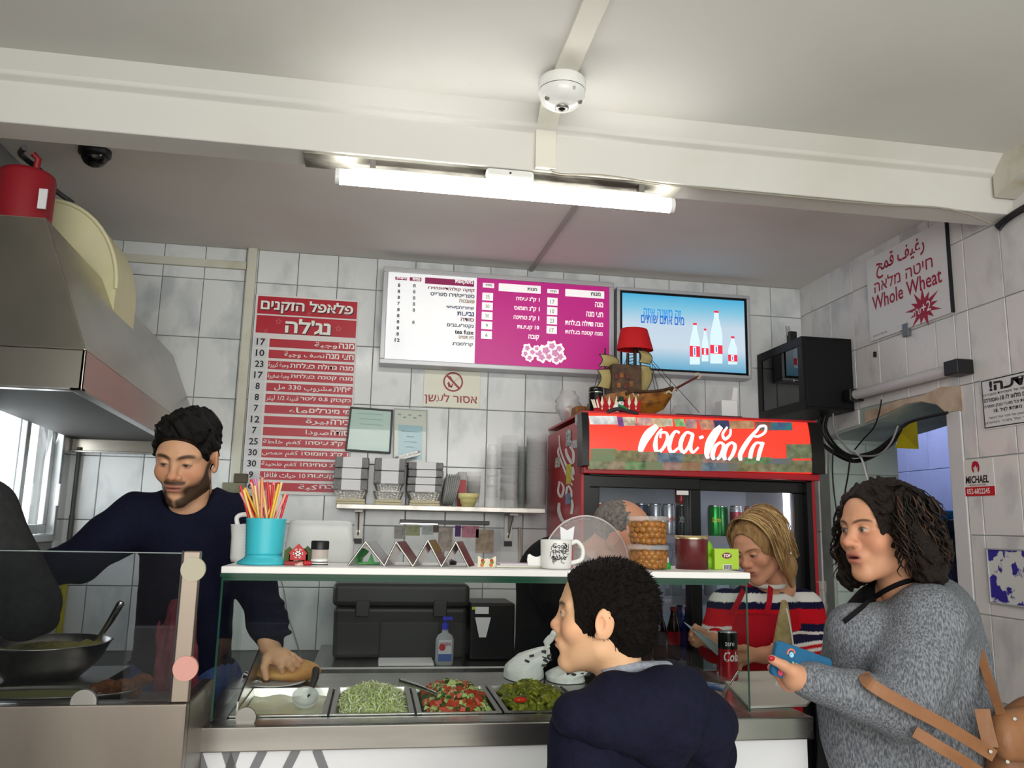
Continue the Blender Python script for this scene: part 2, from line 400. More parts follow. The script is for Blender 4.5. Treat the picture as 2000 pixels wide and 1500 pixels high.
# boxed-in soffit where the beam meets the right wall
mb = MB(); mb.prism([(BY0-.02,2.78),(BY0-.02,3.0),(1.2,3.0),(1.2,2.90),(2.3,2.86)], lambda u,v,s: (XR-.10 if s == 0 else XR+.02, u, v))
struct(mb.build('trim_2', pm('soffit_paint', (206,203,190), .8, noise=(8,(182,172,140),.5,.75), bump=(18,.25))))
# shop front: side piers and lintel behind the camera
mb = MB(); mb.box((XL,YF-.1,2.65),(XR,YF,3.05)); struct(mb.build('wall_front', m_paint))
# unseen street added to dim low daylight and bounce some up: pavement, facade opposite
struct(MB().box((-9,-9,-.12),(9,YF-.1,-.02)).build('floor_street_added', pm('pavement', (176,172,164), .9, noise=(3,(150,146,138),.4,.7))))
struct(MB().box((-9,-9.3,0),(9,-9,5.5)).build('wall_street_added', pm('facade', (150,142,128), .9, noise=(.8,(112,104,94),.4,.7))))

# ================================================================ window over the fryer
mw_al = pm('aluminium', (176,180,182), .35, metal=.7)
win = bpy.data.objects.new('window_1', None); COL.objects.link(win); win.location = (XL,(WY0+WY1)/2,WZ0); struct(win); win['label'] = 'sliding aluminium window with blown-out daylight'
mb = MB()
mb.frame(WY0,WZ0,WY1,WZ1,.03,XL-.055,XL+.012,FYZ)
mb.build('window_frame', mw_al, win, bevel=.003)
for y0, y1, x in ((WY0+.03,3.72,XL-.008),(3.68,WY1-.03,XL-.034)):
    mb = MB(); t = .04
    mb.frame(y0,WZ0+.035,y1,WZ1-.03,t,x-.012,x+.012,FYZ)
    sash = mb.build('sash', mw_al, win, bevel=.003)
    MB().box((x-.003,y0+t,WZ0+.07),(x+.003,y1-t,WZ1-.07)).build('pane', glassmat('window_glass', (254,255,255), .0, k=.3), sash)
mb = MB()
for k in range(2): mb.cyl((XL-.08,WY0+.2+.38*k,WZ0),(XL-.08,WY0+.2+.38*k,WZ1), .006, n=8)
mb.build('grille_bar', mw_al, win)
MB().box((XL+.012,WY1-.06,1.56),(XL+.03,WY1-.045,1.66)).build('latch', pm('latch_white',(225,225,225),.4), win, bevel=.004)
# white sky beyond the window: a pale rendered wall across the yard in full daylight
struct(MB().box((XL-2.4,2.2,0),(XL-2.3,7.5,4)).build('wall_yard', pm('yard_wall', (238,238,236), .9)))
# ================================================================ ceiling fittings
m_white = pm('white_plastic', (226,226,222), .4)
m_whiteg = pm('white_gloss', (232,232,230), .2)
m_black = pm('black_plastic', (18,18,20), .4)
m_blackg = pm('black_gloss', (12,12,14), .12)
m_steel = pm('stainless', (176,174,170), .28, metal=1, noise=(30,(160,158,154),.4,.6,(1,.05,1)))
m_steel_d = pm('stainless_dull', (150,148,144), .42, metal=1)
m_chrome = pm('chrome', (205,205,205), .12, metal=1)
m_red = pm('paint_red', (178,22,34), .4)
m_cable = pm('cable_black', (22,22,24), .5)
m_cable_g = pm('cable_grey', (150,150,150), .5)
# LED batten under the beam
tl = P(655,352,2.62); tr = P(1315,393,2.62); zt = (tl.z+tr.z)/2
lamp = thing('tube_light', 'glowing white LED tube light hanging under the ceiling beam', 'lamp', ((tl.x+tr.x)/2,2.62,zt))
mb = MB(); prof = [(.026*math.cos(a)*.85, .026*math.sin(a)) for a in np.linspace(0,2*math.pi,20,endpoint=False)]
mb.ring_loft([[(x,2.62+a,zt-.002+b) for a,b in prof] for x in (tl.x+.012,tr.x-.012)])
mb.build('diffuser', pm('led_glow', (255,255,255), .4, emit=((255,252,246),24)), lamp)
for x0,x1 in ((tl.x,tl.x+.014),(tr.x-.014,tr.x)): MB().ring_loft([[(x,2.62+a*1.06,zt-.002+b*1.06) for a,b in prof] for x in (x0,x1)]).build('end_cap', m_whiteg, lamp)
MB().box((tl.x+.05,2.605,zt+.022),(tr.x-.05,2.645,zt+.034)).build('back_plate', m_whiteg, lamp, bevel=.003)
c = P(995,347,2.605); mb = MB().box((c.x-.083,2.585,zt+.03),(c.x+.083,2.66,zt+.066)); mb.build('driver_box', m_whiteg, lamp, bevel=.012, seg=3)
MB().cyl((c.x,2.584,zt+.05),(c.x,2.587,zt+.05),.004,n=8).build('screw', m_black, lamp)
for x in (tl.x+.12, tr.x-.12): MB().box((x-.01,2.61,zt+.033),(x+.01,2.64,BZ-.009)).build('clip', m_steel_d, lamp)
mb = MB().box((P(590,316,2.6).x,2.606,BZ-.008),(P(1335,385,2.6).x,2.72,BZ-.0005))
tag(mb.build('mounting_board', pm('grimy_board', (190,188,176), .7, noise=(7,(92,88,80),.44,.62,(.5,1,1)))), 'grimy mounting strip on the beam underside above the tube light', 'board')
# white fisheye camera and its cable channel
pc = PZ(1098,150,ZF)
trunk = MB(); a = PZ(1190,-60,ZF); b = PZ(1055,255,ZF)
trunk.box((pc.x-.036,.6,ZF-.016),(pc.x+.036,BY0-.075,ZF+.0))
trunk.add([(pc.x-.036,BY0-.09,ZF-.016),(pc.x+.036,BY0-.09,ZF-.016),(pc.x+.036,BY0-.012,2.862),(pc.x-.036,BY0-.012,2.862),(pc.x-.036,BY0-.02,2.862),(pc.x+.036,BY0-.02,2.862)],[(0,1,2,3)])
trunk.box((pc.x-.036,BY0-.022,BZ+.005),(pc.x+.036,BY0-.004,2.875))
tag(trunk.build('cable_channel', pm('channel_white',(222,220,208),.5), bevel=.002), 'flat white cable channel running along the front ceiling', 'cable channel')
cm = thing('fisheye_camera', 'white dome fisheye security camera on the ceiling cable channel', 'camera', (pc.x,pc.y,ZF))
R0 = .076
mb = MB().lathe([(R0*.96,ZF-.015),(R0,ZF-.02),(R0,ZF-.05),(R0*.985,ZF-.053)], (pc.x,pc.y,0), 36, cap0=True); mb.build('base', m_whiteg, cm)
MB().lathe([(R0*.97,ZF-.052),(R0*.97,ZF-.057)], (pc.x,pc.y,0), 36).build('seam', pm('seam_grey',(120,120,120),.6), cm)
mb = MB().lathe([(R0*.99,ZF-.056),(R0*.98,ZF-.066),(R0*.86,ZF-.086),(R0*.62,ZF-.100),(R0*.34,ZF-.106),(R0*.3,ZF-.106)], (pc.x,pc.y,0), 36, cap0=True, cap1=True); mb.build('cover', m_whiteg, cm)
mb = MB().lathe([(.022,ZF-.104),(.022,ZF-.110),(.016,ZF-.112)], (pc.x,pc.y,0), 24, cap1=True); mb.build('lens_ring', m_steel_d, cm)
MB().sphere((pc.x,pc.y,ZF-.108),(.014,.014,.01)).build('lens', m_blackg, cm)
for dx,dy in ((-.05,-.02),(.05,-.02)): MB().cyl((pc.x+dx,pc.y+dy,ZF-.09),(pc.x+dx*1.08,pc.y+dy*1.3,ZF-.093),.008,n=12).build('infrared_window', pm('ir_grey',(120,116,108),.3), cm)
mb = MB(); text_into(mb, 'CE', (pc.x+.008,ZF-.077,pc.x+.028,ZF-.069), lambda u,v: (u, pc.y-R0*.955+(ZF-.066-v)*.55, v)); mb.build('marking', pm('ink_grey',(90,90,90),.6), cm)
# dark dome camera
p = PZ(186,293,ZR); dc = thing('dome_camera', 'small dark tinted dome camera on the rear ceiling above the hood', 'camera', (p.x,p.y,ZR))
MB().lathe([(.058,ZR),(.058,ZR-.02),(.052,ZR-.026)], (p.x,p.y,0), 28, cap1=True).build('base', m_black, dc)
MB().lathe([(.048,ZR-.024),(.045,ZR-.04),(.034,ZR-.056),(.018,ZR-.065),(.002,ZR-.067)], (p.x,p.y,0), 28).build('dome', m_blackg, dc)
# thin trunking on the rear ceiling
a = PZ(1126,398,ZR); b = PZ(1030,536,ZR); d = (b-a).normalized(); e0 = a-d*.35; n_ = Vector((-d.y,d.x,0))*.011
mb = MB(); mb.hexa([e0-n_+Vector((0,0,-.012)), e0+n_+Vector((0,0,-.012)), b+n_+Vector((0,0,-.012)), b-n_+Vector((0,0,-.012)), e0-n_, e0+n_, b+n_, b-n_])
tag(mb.build('ceiling_trunking', pm('trunk_grey',(172,168,164),.6)), 'narrow cable trunking crossing the rear ceiling towards the menu', 'cable channel')
# loose cable drooping along the beam
pts = [P(1068,285,2.59), P(1075,315,2.585), P(1085,338,2.59), P(1180,343,2.594), P(1300,360,2.596), P(1480,378,2.598), P(1700,398,2.597), P(1850,408,2.594), P(1935,436,2.585)]
tag(MB().tube(spline(pts,6), .0035, 6).build('beam_cable', pm('cable_dirty',(150,145,132),.6)), 'thin dirty cable sagging along the beam edge', 'cable')
# cable bundle where the beam meets the right wall
mb = MB()
for k in range(4): mb.tube(spline([PX(1945+k*2,441+k*3,XR-.02-.008*k), PX(1965,425+k*3,XR-.03), PX(1990,408+k*3,XR-.03), PX(2040,380+k*3,XR-.03)],5), .006, 6)
tag(mb.build('cable_bundle', m_cable), 'black cable bundle at the right end of the beam', 'cable')

# ================================================================ trunking, switch and pipes on the back wall
m_trunk = pm('trunk_cream', (206,206,192), .5, noise=(6,(186,182,160),.5,.8))
mb = MB(); mb.box((-.700,YB-.035,1.62),(-.655,YB-.006,ZR)); tag(mb.build('wall_trunking', m_trunk, bevel=.003), 'vertical cream cable trunking left of the red menu board', 'cable channel')
mb = MB(); mb.box((-1.33,YB-.03,2.775),(-.705,YB-.006,2.815)); tag(mb.build('wall_trunking', m_trunk, bevel=.003), 'horizontal cream cable trunking near the ceiling behind the hood', 'cable channel')
p = P(463,955,YB-.05); sw = thing('junction_box', 'grimy greenish junction box at the foot of the wall trunking', 'junction box', (p.x,YB,p.z-.06))
MB().box((p.x-.07,YB-.06,p.z-.07),(p.x+.04,YB-.008,p.z+.03)).build('box', pm('grimy_green',(128,128,108),.6,noise=(9,(96,92,70),.4,.7)), sw, bevel=.005)
MB().box((p.x-.02,YB-.055,p.z+.03),(p.x+.045,YB-.01,p.z+.075)).build('cover', pm('grimy_brown',(84,76,60),.6), sw, bevel=.005)
mb = MB().tube([(XL+.05,YB-.03,.9),(XL+.05,YB-.03,1.52)],.012,10); mb.tube([(XL+.05,YB-.03,1.52),(XL+.05,YB-.03,1.84)],.010,10)
gp = mb.build('gas_pipe', pm('pipe_grey',(70,70,66),.5)); tag(gp, 'dark vertical pipe in the corner below the hood', 'pipe')
MB().cyl((XL+.05,YB-.03,.95),(XL+.05,YB-.03,1.28),.0145,n=12).build('yellow_sleeve', pm('pipe_yellow',(190,180,10),.5), gp)

# ================================================================ red price board
m_bred = pm('board_red', (180,26,48), .35); m_bwhite = pm('board_white', (222,222,220), .4); m_ink = pm('ink_black', (22,22,24), .5); m_letw = pm('letter_white', (238,238,234), .45)
YM = YB-.026
tlb = P(500,577,YM); trb = P(701,583,YM); zb = P(560,966,YM).z
board = thing('price_board', 'tall red and white price board with Hebrew and Arabic dishes', 'sign', ((tlb.x+trb.x)/2,YM,zb))
MB().box((tlb.x,YM,zb),(trb.x,YB-.011,(tlb.z+trb.z)/2)).build('panel', m_bwhite, board, bevel=.002)
def rect(mb, x0,z0,x1,z1,Y,t=.003): mb.box((x0,Y-t,z0),(x1,Y,z1))
XB0, XB1 = tlb.x+.012, trb.x-.006
for (y0,y1), s, bx in (((584,618),'פלאפל הזקנים',(509,588,690,615)), ((621,655),'נג\'לה',(557,624,646,653))):
    z0, z1 = P(600,y1,YM).z, P(600,y0,YM).z
    mb = MB(); rect(mb, XB0,z0,XB1,z1,YM); st = mb.build('title_strip', m_bred, board)
    mb = MB(); q = px_box(*bx,YM-.006)
    text_into(mb, rtl(s), q, wall_fn(YM-.0055), bold=.028); mb.build('lettering', m_letw, st)
    mb = MB(); text_into(mb, rtl(s), (q[0]+.004,q[1]-.005,q[2]+.004,q[3]-.005), wall_fn(YM-.0042), bold=.03); mb.build('letter_shadow', pm('ink_dark',(40,8,14),.5), st)
def star_poly(r, k=5, q=.45): return [(r*(1 if i%2==0 else q)*math.sin(math.pi*i/k), r*(1 if i%2==0 else q)*math.cos(math.pi*i/k)) for i in range(2*k)]
m_star = pm('star_pink', (214,120,130), .5)
for x,y,r in ((544,628,.017),(519,646,.012),(661,642,.018),(561,588,.010),(604,613,.012),(678,613,.012)):
    c = P(x,y,YM-.005); pts = [(c.x+a,YM-.0058,c.z+b) for a,b in star_poly(r)]; pi = [(c.x+a*.72,YM-.0058,c.z+b*.72) for a,b in star_poly(r)]
    n = len(pts); mb = MB(); mb.add(pts+pi, [(i,(i+1)%n,n+(i+1)%n,n+i) for i in range(n)]); mb.build('star', m_star, board)
rows = [('17','מנה','وجبة',694,664),('10','חצי מנה','نصف وجبة',694,640),('23','מנה גדולה בצלחת','وجبة كبيرة',694,571),('17','מנה קטנה בצלחת','وجبة صغيرة',694,573),
 ('8','פחית','مشروب 330 مل',692,656),('8','בקבוק 0.5 ליטר','قنينة 1/2 ليتر',692,592),('7','מי מינרלים','ماء',690,609),('12','בירה','بيرة',690,652),('7','סודה','صودا',690,653),
 ('25','1 ק"ג עיסה','1 كغم خلطة',690,611),('30','1 ק"ג חומוס','1 كغم حمص',690,604),('30','1 ק"ג טחינה','1 كغم طحينة',690,603),('9','10 קציצות','10 حبات فلافل',690,612),('6','קובה','كبة',690,637)]
for i,(pr_,he,ar,xr,xs) in enumerate(rows):
    yc = 673.5+i*21.45; z0, z1 = P(600,yc+8,YM).z, P(600,yc-8,YM).z; xl = P(534-i*.4,yc-4,YM).x
    mb = MB(); rect(mb, XB0+.072,z0,XB1,z1,YM); st = mb.build('price_strip', m_bred, board)
    mb = MB(); rect(mb, XB0-.004,z0-.004,XB0+.062,z1+.004,YM,.002); mb.build('price_card', pm('card_grey',(208,210,214),.4), board)
    mb = MB(); wnum = .021*len(pr_); cx = XB0+.030; text_into(mb, pr_, (cx-wnum/2,z0+.006,cx+wnum/2,z1-.002), wall_fn(YM-.004), bold=.02); mb.build('price', m_ink, board)
    zz = (z0+z1)/2; h = (z1-z0)
    xw = P(xs,yc,YM).x - P(xr,yc,YM).x
    mb = MB(); text_into(mb, rtl(he), (XB1+xw-.004,z0+.25*h,XB1-.004,z1-.12*h), wall_fn(YM-.0045), bold=.025); mb.build('lettering', m_letw, st)
    wA = min(.03+.021*len(ar), XB1+xw-.012-(XB0+.075)); mb = MB(); text_into(mb, rtl(ar), (XB1+xw-.012-wA,z0+.12*h,XB1+xw-.012,z1-.14*h), wall_fn(YM-.0045), bold=.01); mb.build('lettering', m_letw, st)

# ================================================================ backlit menu
YL = YB-.115
A0 = P(752,520,YL); A1 = P(1203,552,YL); A2 = P(738,704,YL); A3 = P(1196,738,YL)
x0, x1 = (A0.x+A2.x)/2, (A1.x+A3.x)/2; z0, z1 = (A2.z+A3.z)/2, (A0.z+A1.z)/2
mbx = thing('menu_lightbox', 'wide backlit menu box, white drinks list left and magenta dishes right', 'sign', ((x0+x1)/2,YL,z0))
m_frame = pm('silver_frame', (188,190,194), .4, metal=.3)
fr = .026
mb = MB().frame(x0,z0,x1,z1,fr,YL,YL+.1,FXZ); mb.build('frame', m_frame, mbx, bevel=.004)
MB().box((x0+fr,YL+.03,z0+fr),(x1-fr,YL+.105,z1-fr)).build('housing', m_frame, mbx)
xm = P(929,640,YL).x
YP = YL+.008
MB().box((x0+fr-.002,YP,z0+fr-.002),(xm,YP+.012,z1-fr+.002)).build('drinks_panel', pm('panel_lit_white', (246,248,250), .4, noise=(5,(222,226,234),.55,.8), emit=((246,250,255),.30)), mbx)
MB().box((xm,YP,z0+fr-.002),(x1-fr+.002,YP+.012,z1-fr+.002)).build('dishes_panel', pm('panel_lit_magenta', (176,30,122), .4, emit=((176,30,122),.45)), mbx)
m_mag = pm('print_magenta', (160,24,96), .5); m_lw = pm('print_lit_white', (250,250,250), .5, emit=((255,250,252),.35)); m_ti = pm('print_ink', (30,28,34), .5)
def prt(name, boxes, mat, Y=YP-.0008):
    mb = MB()
    for b in boxes: q = px_box(*b,Y); rect(mb, q[0],q[1],q[2],q[3],Y,.0006)
    return mb.build(name, mat, mbx)
def let(parent, s, b, mat, Y=YP-.0018, bold=.03, **k):
    mb = MB(); text_into(mb, rtl(s), px_box(*b,Y), wall_fn(Y), bold=bold, **k); return mb.build('lettering', mat, parent)
h1 = prt('heading_bar', [(772,541,795,547),(800,542,823,549),(830,545,926,557)], m_mag)
for s,b in (('משקאות',(889,547,924,556)),('פחית',(806,543,821,548)),('בקבוק',(775,541,794,546))): let(h1, s, b, m_lw)
drinks = [('קוקה קולה/דיאט/זירו',(836,561,927,569),(178,40,70)),('ספרייט/זירו ספרייט',(841,572,927,580),(120,118,124)),('פאנטה',(897,585,927,592),(214,176,130)),('שחור/לבן/אישי',(872,597,926,605),(46,44,108)),('נביעות',(893,609,926,617),(60,64,140)),('סודה',(900,621,926,628),(188,124,130)),('נקטר/ענבים',(873,632,925,641),(84,84,110)),('fuze tea',(888,644,925,653),(70,66,66)),('מיץ תפוזים',(896,656,925,664),(206,176,140)),('קרלסברג',(883,668,924,677),(110,106,108))]
for i,(s,b,c) in enumerate(drinks): let(mbx, s, b, pm('print_drink_%d'%i, tuple(int(v*.75) for v in c), .5))
for i in range(10):
    y = 557+i*11.9; mb = MB(); text_into(mb, '87'[i==3] if i < 9 else '12', px_box(777-i*.35-(3 if i==9 else 0),y-3.5,782-i*.35+(2 if i==9 else 0),y+3.5,YP-.0018), wall_fn(YP-.0018), bold=.03); mb.build('price', m_ti, mbx)
    if i in (0,1,2,3,4,6):
        mb = MB(); text_into(mb, '8', px_box(807-i*.35,y-2.5,812-i*.35,y+4.5,YP-.0018), wall_fn(YP-.0018), bold=.012); mb.build('price', m_ti, mbx)
h2 = prt('heading_bar', [(943,553,965,562),(974,556,1056,571),(1069,565,1091,573),(1104,567,1180,581)], m_lw)
for s,b in (('מנות',(1030,562,1049,568)),('מנות',(1154,571,1173,578)),('מחיר',(947,555,961,559)),('מחיר',(1073,567,1087,571))): let(h2, s, b, m_ti)
for i,t in enumerate(('25','30','30','9','6')):
    b = (942-i*.6,572+i*18.7,963-i*.6,587+i*18.7); pb = prt('price_box', [b], m_lw)
    mb = MB(); hw = 4 if len(t)==2 else 2.2; cx = (b[0]+b[2])/2; text_into(mb, t, px_box(cx-hw,b[1]+4,cx+hw,b[3]-4,YP-.0018), wall_fn(YP-.0018)); mb.build('price', m_ti, pb)
for i,t in enumerate(('17','10','23','17')):
    b = (1069-i*.5,581.5+i*18.4,1089-i*.5,596.5+i*18.4); pb = prt('price_box', [b], m_lw)
    mb = MB(); cx = (b[0]+b[2])/2; text_into(mb, t, px_box(cx-4,b[1]+4,cx+4,b[3]-3,YP-.0018), wall_fn(YP-.0018)); mb.build('price', m_ti, pb)
for s,b in (('1 ק"ג עיסה',(1008,580,1054,590)),('1 ק"ג חומוס',(1004,598,1054,609)),('1 ק"ג טחינה',(1003,616,1053,627)),('10 קציצות',(1010,635,1053,645)),('קובה',(1032,654,1053,665)),
            ('מנה',(1162,590,1178,600)),('חצי מנה',(1145,609,1178,619)),('מנה גדולה בצלחת',(1104,626,1178,637)),('מנה קטנה בצלחת',(1104,645,1177,656))): let(mbx, s, b, m_lw, bold=.03)
# peony ornament of layered white blossoms
rng = random.Random(3); mb = MB(); cpt = []
for x,y,r in ((1030,680,9),(1026,691,8),(1034,699,8),(1040,688,9),(1052,689,12),(1058,698,11),(1066,685,13),(1072,697,10),(1078,676,11),(1084,690,13),(1092,681,10),(1094,697,11),(1086,703,9),(1048,681,7)):
    c = P(x,y,YP); rr = r*.0026
    for k in range(2):
        pts = []
        for j in range(28):
            a = 2*math.pi*j/28; q = rr*(1-.45*k)*(1+.16*math.cos(5*a+rng.random())+.07*rng.uniform(-1,1)); pts.append((c.x+q*math.cos(a), c.z+q*math.sin(a)))
        mb.cur = k; Y = YP-.0012-.0006*k - .00005*len(cpt); mb.prism(pts, lambda u,v,s: (u,Y+.0003*s,v)); cpt.append(1)
mb.build('peony_print', [m_lw, pm('print_pale_pink',(222,150,196),.5,emit=((226,150,200),.2))], mbx)

# ================================================================ television
YT = YB-.115
B0 = P(1206,555,YT); B1 = P(1468,582,YT); B2 = P(1205,722,YT); B3 = P(1466,744,YT)
x0, x1 = (B0.x+B2.x)/2, (B1.x+B3.x)/2; z0, z1 = (B2.z+B3.z)/2, (B0.z+B1.z)/2
tv = thing('television', 'flat screen showing a pale blue water bottle advertisement', 'television', ((x0+x1)/2,YT,z0))
fr = .018
mb = MB().frame(x0,z0,x1,z1,fr,YT,YT+.1,FXZ); mb.build('surround', m_frame, tv, bevel=.004)
MB().box((x0+fr,YT+.031,z0+fr),(x1-fr,YT+.105,z1-fr)).build('housing', m_black, tv)
S0 = P(1212,568,YT); S1 = P(1457,590,YT); S2 = P(1212,715,YT); S3 = P(1455,733,YT)
sx0, sx1, sz0, sz1 = x0+fr, x1-fr, z0+fr, z1-fr
bz = .012
mb = MB().frame(sx0,sz0,sx1,sz1,bz,YT+.006,YT+.03,FXZ); mb.build('bezel', m_blackg, tv)
msc = bpy.data.materials.new('screen_water_ad'); msc.use_nodes = True; nt = msc.node_tree; bs = nt.nodes['Principled BSDF']; bs.inputs['Base Color'].default_value = (.02,.02,.02,1); bs.inputs['Roughness'].default_value = .15
tcn = nt.nodes.new('ShaderNodeTexCoord'); sp = nt.nodes.new('ShaderNodeSeparateXYZ'); nt.links.new(tcn.outputs['Generated'], sp.inputs[0])
cr = nt.nodes.new('ShaderNodeValToRGB'); nt.links.new(sp.outputs['Z'], cr.inputs[0])
els = cr.color_ramp.elements; els[0].position = 0; els[0].color = lin((96,170,206)); els[1].position = 1; els[1].color = lin((70,176,220))
for pos,c in ((.14,(150,196,222)),(.3,(206,222,236)),(.6,(200,220,236)),(.82,(130,200,228))): e = els.new(pos); e.color = lin(c)
nt.links.new(cr.outputs[0], bs.inputs['Emission Color']); bs.inputs['Emission Strength'].default_value = .95
YS = YT+.012
scr = MB().box((sx0+bz-.001,YS,sz0+bz-.001),(sx1-bz+.001,YS+.01,sz1-bz+.001)).build('screen', msc, tv)
def em(name, c, s=.9): return pm(name, c, .5, emit=(c,s))
def tvlet(s, b, mat, bold=.02):
    mb = MB(); text_into(mb, rtl(s), px_box(*b,YS-.001), wall_fn(YS-.0012), bold=bold); mb.build('lettering', mat, scr)
tvlet('זה משנה איזה', (1257,604,1330,619), em('print_blue',(30,128,196))); tvlet('מים אתם שותים', (1252,617,1336,633), em('print_blue2',(22,92,176)))
def bottle2d(cx, yb, yt, hw, lab, cap):
    cw = hw*.38; H = yb-yt; pr_ = [(hw*.95,yb),(hw,yb-.05*H),(hw*.92,yb-.25*H),(hw,yb-.5*H),(hw*.9,yb-.62*H),(cw*1.2,yb-.86*H),(cw,yb-.9*H),(cw,yt)]
    L = [(cx+a,b) for a,b in pr_] + [(cx-a,b) for a,b in reversed(pr_)]
    mb = MB(); mb.add([(P(a,b,YS).x, YS-.0008, P(a,b,YS).z) for a,b in L], [tuple(range(len(L)))]); mb.build('bottle_print', em('print_water',(196,220,236),.8), scr)
    def r_(a,b,c,d,mat,k=0):
        q = px_box(a,b,c,d,YS); mb = MB(); mb.add([(q[0],YS-.0011-k*.0003,q[1]),(q[2],YS-.0011-k*.0003,q[1]),(q[2],YS-.0011-k*.0003,q[3]),(q[0],YS-.0011-k*.0003,q[3])],[(0,1,2,3)]); mb.build('label_print', mat, scr)
    r_(cx-hw,lab[0],cx+hw,lab[1],em('print_red',(206,40,62)))
    r_(cx-hw*.35,lab[0]+1,cx+hw*.25,lab[1]-1,em('print_pale',(236,240,246)),1); r_(cx-hw*.15,lab[0]+3,cx+hw*.1,lab[1]-3,em('print_deepblue',(70,110,170)),2)
    r_(cx-cw,yt-3,cx+cw,yt+1,em('print_red',(206,40,62)))
bottle2d(1357,712,634,10,(676,697),1); bottle2d(1377,706,645,6.5,(680,693),1); bottle2d(1399,710,610,12,(674,691),1); bottle2d(1431,712,660,9,(693,706),1)

# ================================================================ no smoking sign
YN = YB-.014
q = px_box(827,724,938,796,YN)
ns = thing('no_smoking_sign', 'cream no smoking sign with red circle above Hebrew words', 'sign', ((q[0]+q[2])/2,YN,q[1]))
MB().box((q[0],YN,q[1]),(q[2],YB-.008,q[3])).build('panel', pm('sign_cream',(222,222,206),.35), ns, bevel=.002)
m_dr = pm('print_dark_red', (150,20,46), .45)
c = P(885,746,YN); R0 = .052; mb = MB(); n = 40
ring = lambda r: [(c.x+r*math.cos(2*math.pi*i/n), YN-.0012, c.z+r*math.sin(2*math.pi*i/n)) for i in range(n)]
mb.add(ring(R0)+ring(R0*.84), [(i,(i+1)%n,n+(i+1)%n,n+i) for i in range(n)])
mb.ribbon([(c.x-R0*.66,YN-.0016,c.z+R0*.66),(c.x+R0*.66,YN-.0016,c.z-R0*.66)], .011, (0,-1,0), .0004); mb.build('prohibition_ring', m_dr, ns)
mb = MB(); mb.ribbon([(c.x-.012,YN-.001,c.z-.014),(c.x+.032,YN-.001,c.z+.026)], .009, (0,-1,0), .0003); mb.build('cigarette_print', pm('print_cig',(206,200,186),.5), ns)
mb = MB()
for a,b in (((-.024,.0),(-.014,-.024)),((-.02,-.022),(-.004,-.026)),((-.008,.014),(-.018,.03)),((-.028,-.006),(-.02,-.03)),((.0,-.012),(-.012,-.032))): mb.ribbon([(c.x+a[0],YN-.001,c.z+a[1]),(c.x+b[0],YN-.001,c.z+b[1])], .006, (0,-1,0), .0003)
mb.build('ash_print', m_dr, ns)
mb = MB(); text_into(mb, rtl('אסור לעשן'), px_box(829,769,932,791,YN-.001), wall_fn(YN-.0012), bold=.012); mb.build('lettering', m_dr, ns)

# ================================================================ framed certificates
def framed(name, label, quad, mf, mp, paper, fw, extra):
    pts = [P(x,y,YB-.052) for x,y in quad]    # TL TR BR BL
    c = sum(pts, Vector())/4; t = thing(name, label, 'picture frame', (c.x,YB-.02,min(p.z for p in pts)))
    inn = [p + (c-p).normalized()*fw*1.4 for p in pts]
    mb = MB()
    for i in range(4):
        j = (i+1)%4; f0 = [pts[i],pts[j],inn[j],inn[i]]
        mb.hexa([p+Vector((0,.02,0)) for p in f0] + f0)
    mb.build('frame', mf, t, bevel=.002)
    mb = MB(); mb.add([p+Vector((0,.008,0)) for p in inn], [(0,1,2,3)]); sh = mb.build('sheet', paper, t)
    mb = MB(); mb.hexa([p+Vector((0,.007,0)) for p in inn]+[p+Vector((0,.005,0)) for p in inn]); mb.build('glass', glassmat('frame_glass',(252,253,253),.01,k=.22), t)
    extra(t, inn); return t
def cert1(t, inn):
    mb = MB(); L = inn[0].lerp(inn[3],.12); Rr = inn[1].lerp(inn[2],.12)
    for k in range(3):
        f = .10+.13*k; a = inn[0].lerp(inn[3],f).lerp(inn[1].lerp(inn[2],f), .15+.05*k); b = inn[0].lerp(inn[3],f).lerp(inn[1].lerp(inn[2],f), .8)
        mb.ribbon([a+Vector((0,.0075,0)),b+Vector((0,.0075,0))], .004, (0,-1,0), .0004)
    mb.build('print', pm('print_greengrey',(150,186,178),.5), t)
framed('certificate', 'green certificate in a black frame hanging tilted over the price board', [(684,794),(768,800),(763,886),(674,880)], m_black, None, pm('cert_green',(196,216,208),.5,noise=(3,(168,206,196),.45,.65,(.3,1,1))), .009, cert1)
def cert2(t, inn):
    f = lambda u,v: inn[0].lerp(inn[1],u).lerp(inn[3].lerp(inn[2],u),v)+Vector((0,.0074,0))
    MB().add([f(.12,.3),f(.88,.3),f(.88,.95),f(.12,.95)],[(0,1,2,3)]).build('blue_sheet', pm('cert_blue',(160,196,208),.5), t)
    mb = MB()
    for k,(a,b) in enumerate(((.2,.8),(.38,.62),(.3,.7),(.36,.64))): mb.ribbon([f(a,.42+.1*k)+Vector((0,-.0006,0)),f(b,.42+.1*k)+Vector((0,-.0006,0))], .004, (0,-1,0), .0003)
    for k in range(5): mb.ribbon([f(.1+.16*k,.1+.05*(k%2))+Vector((0,-.0002,0)),f(.2+.16*k,.1+.05*(k%2))+Vector((0,-.0002,0))], .006, (0,-1,0), .0003)
    mb.build('print', pm('print_teal',(118,150,150),.5), t)
framed('certificate', 'pale certificate with a blue sheet in a thin silver frame', [(770,796),(835,800),(833,906),(768,902)], m_frame, None, pm('cert_pale',(208,212,200),.5), .005, cert2)
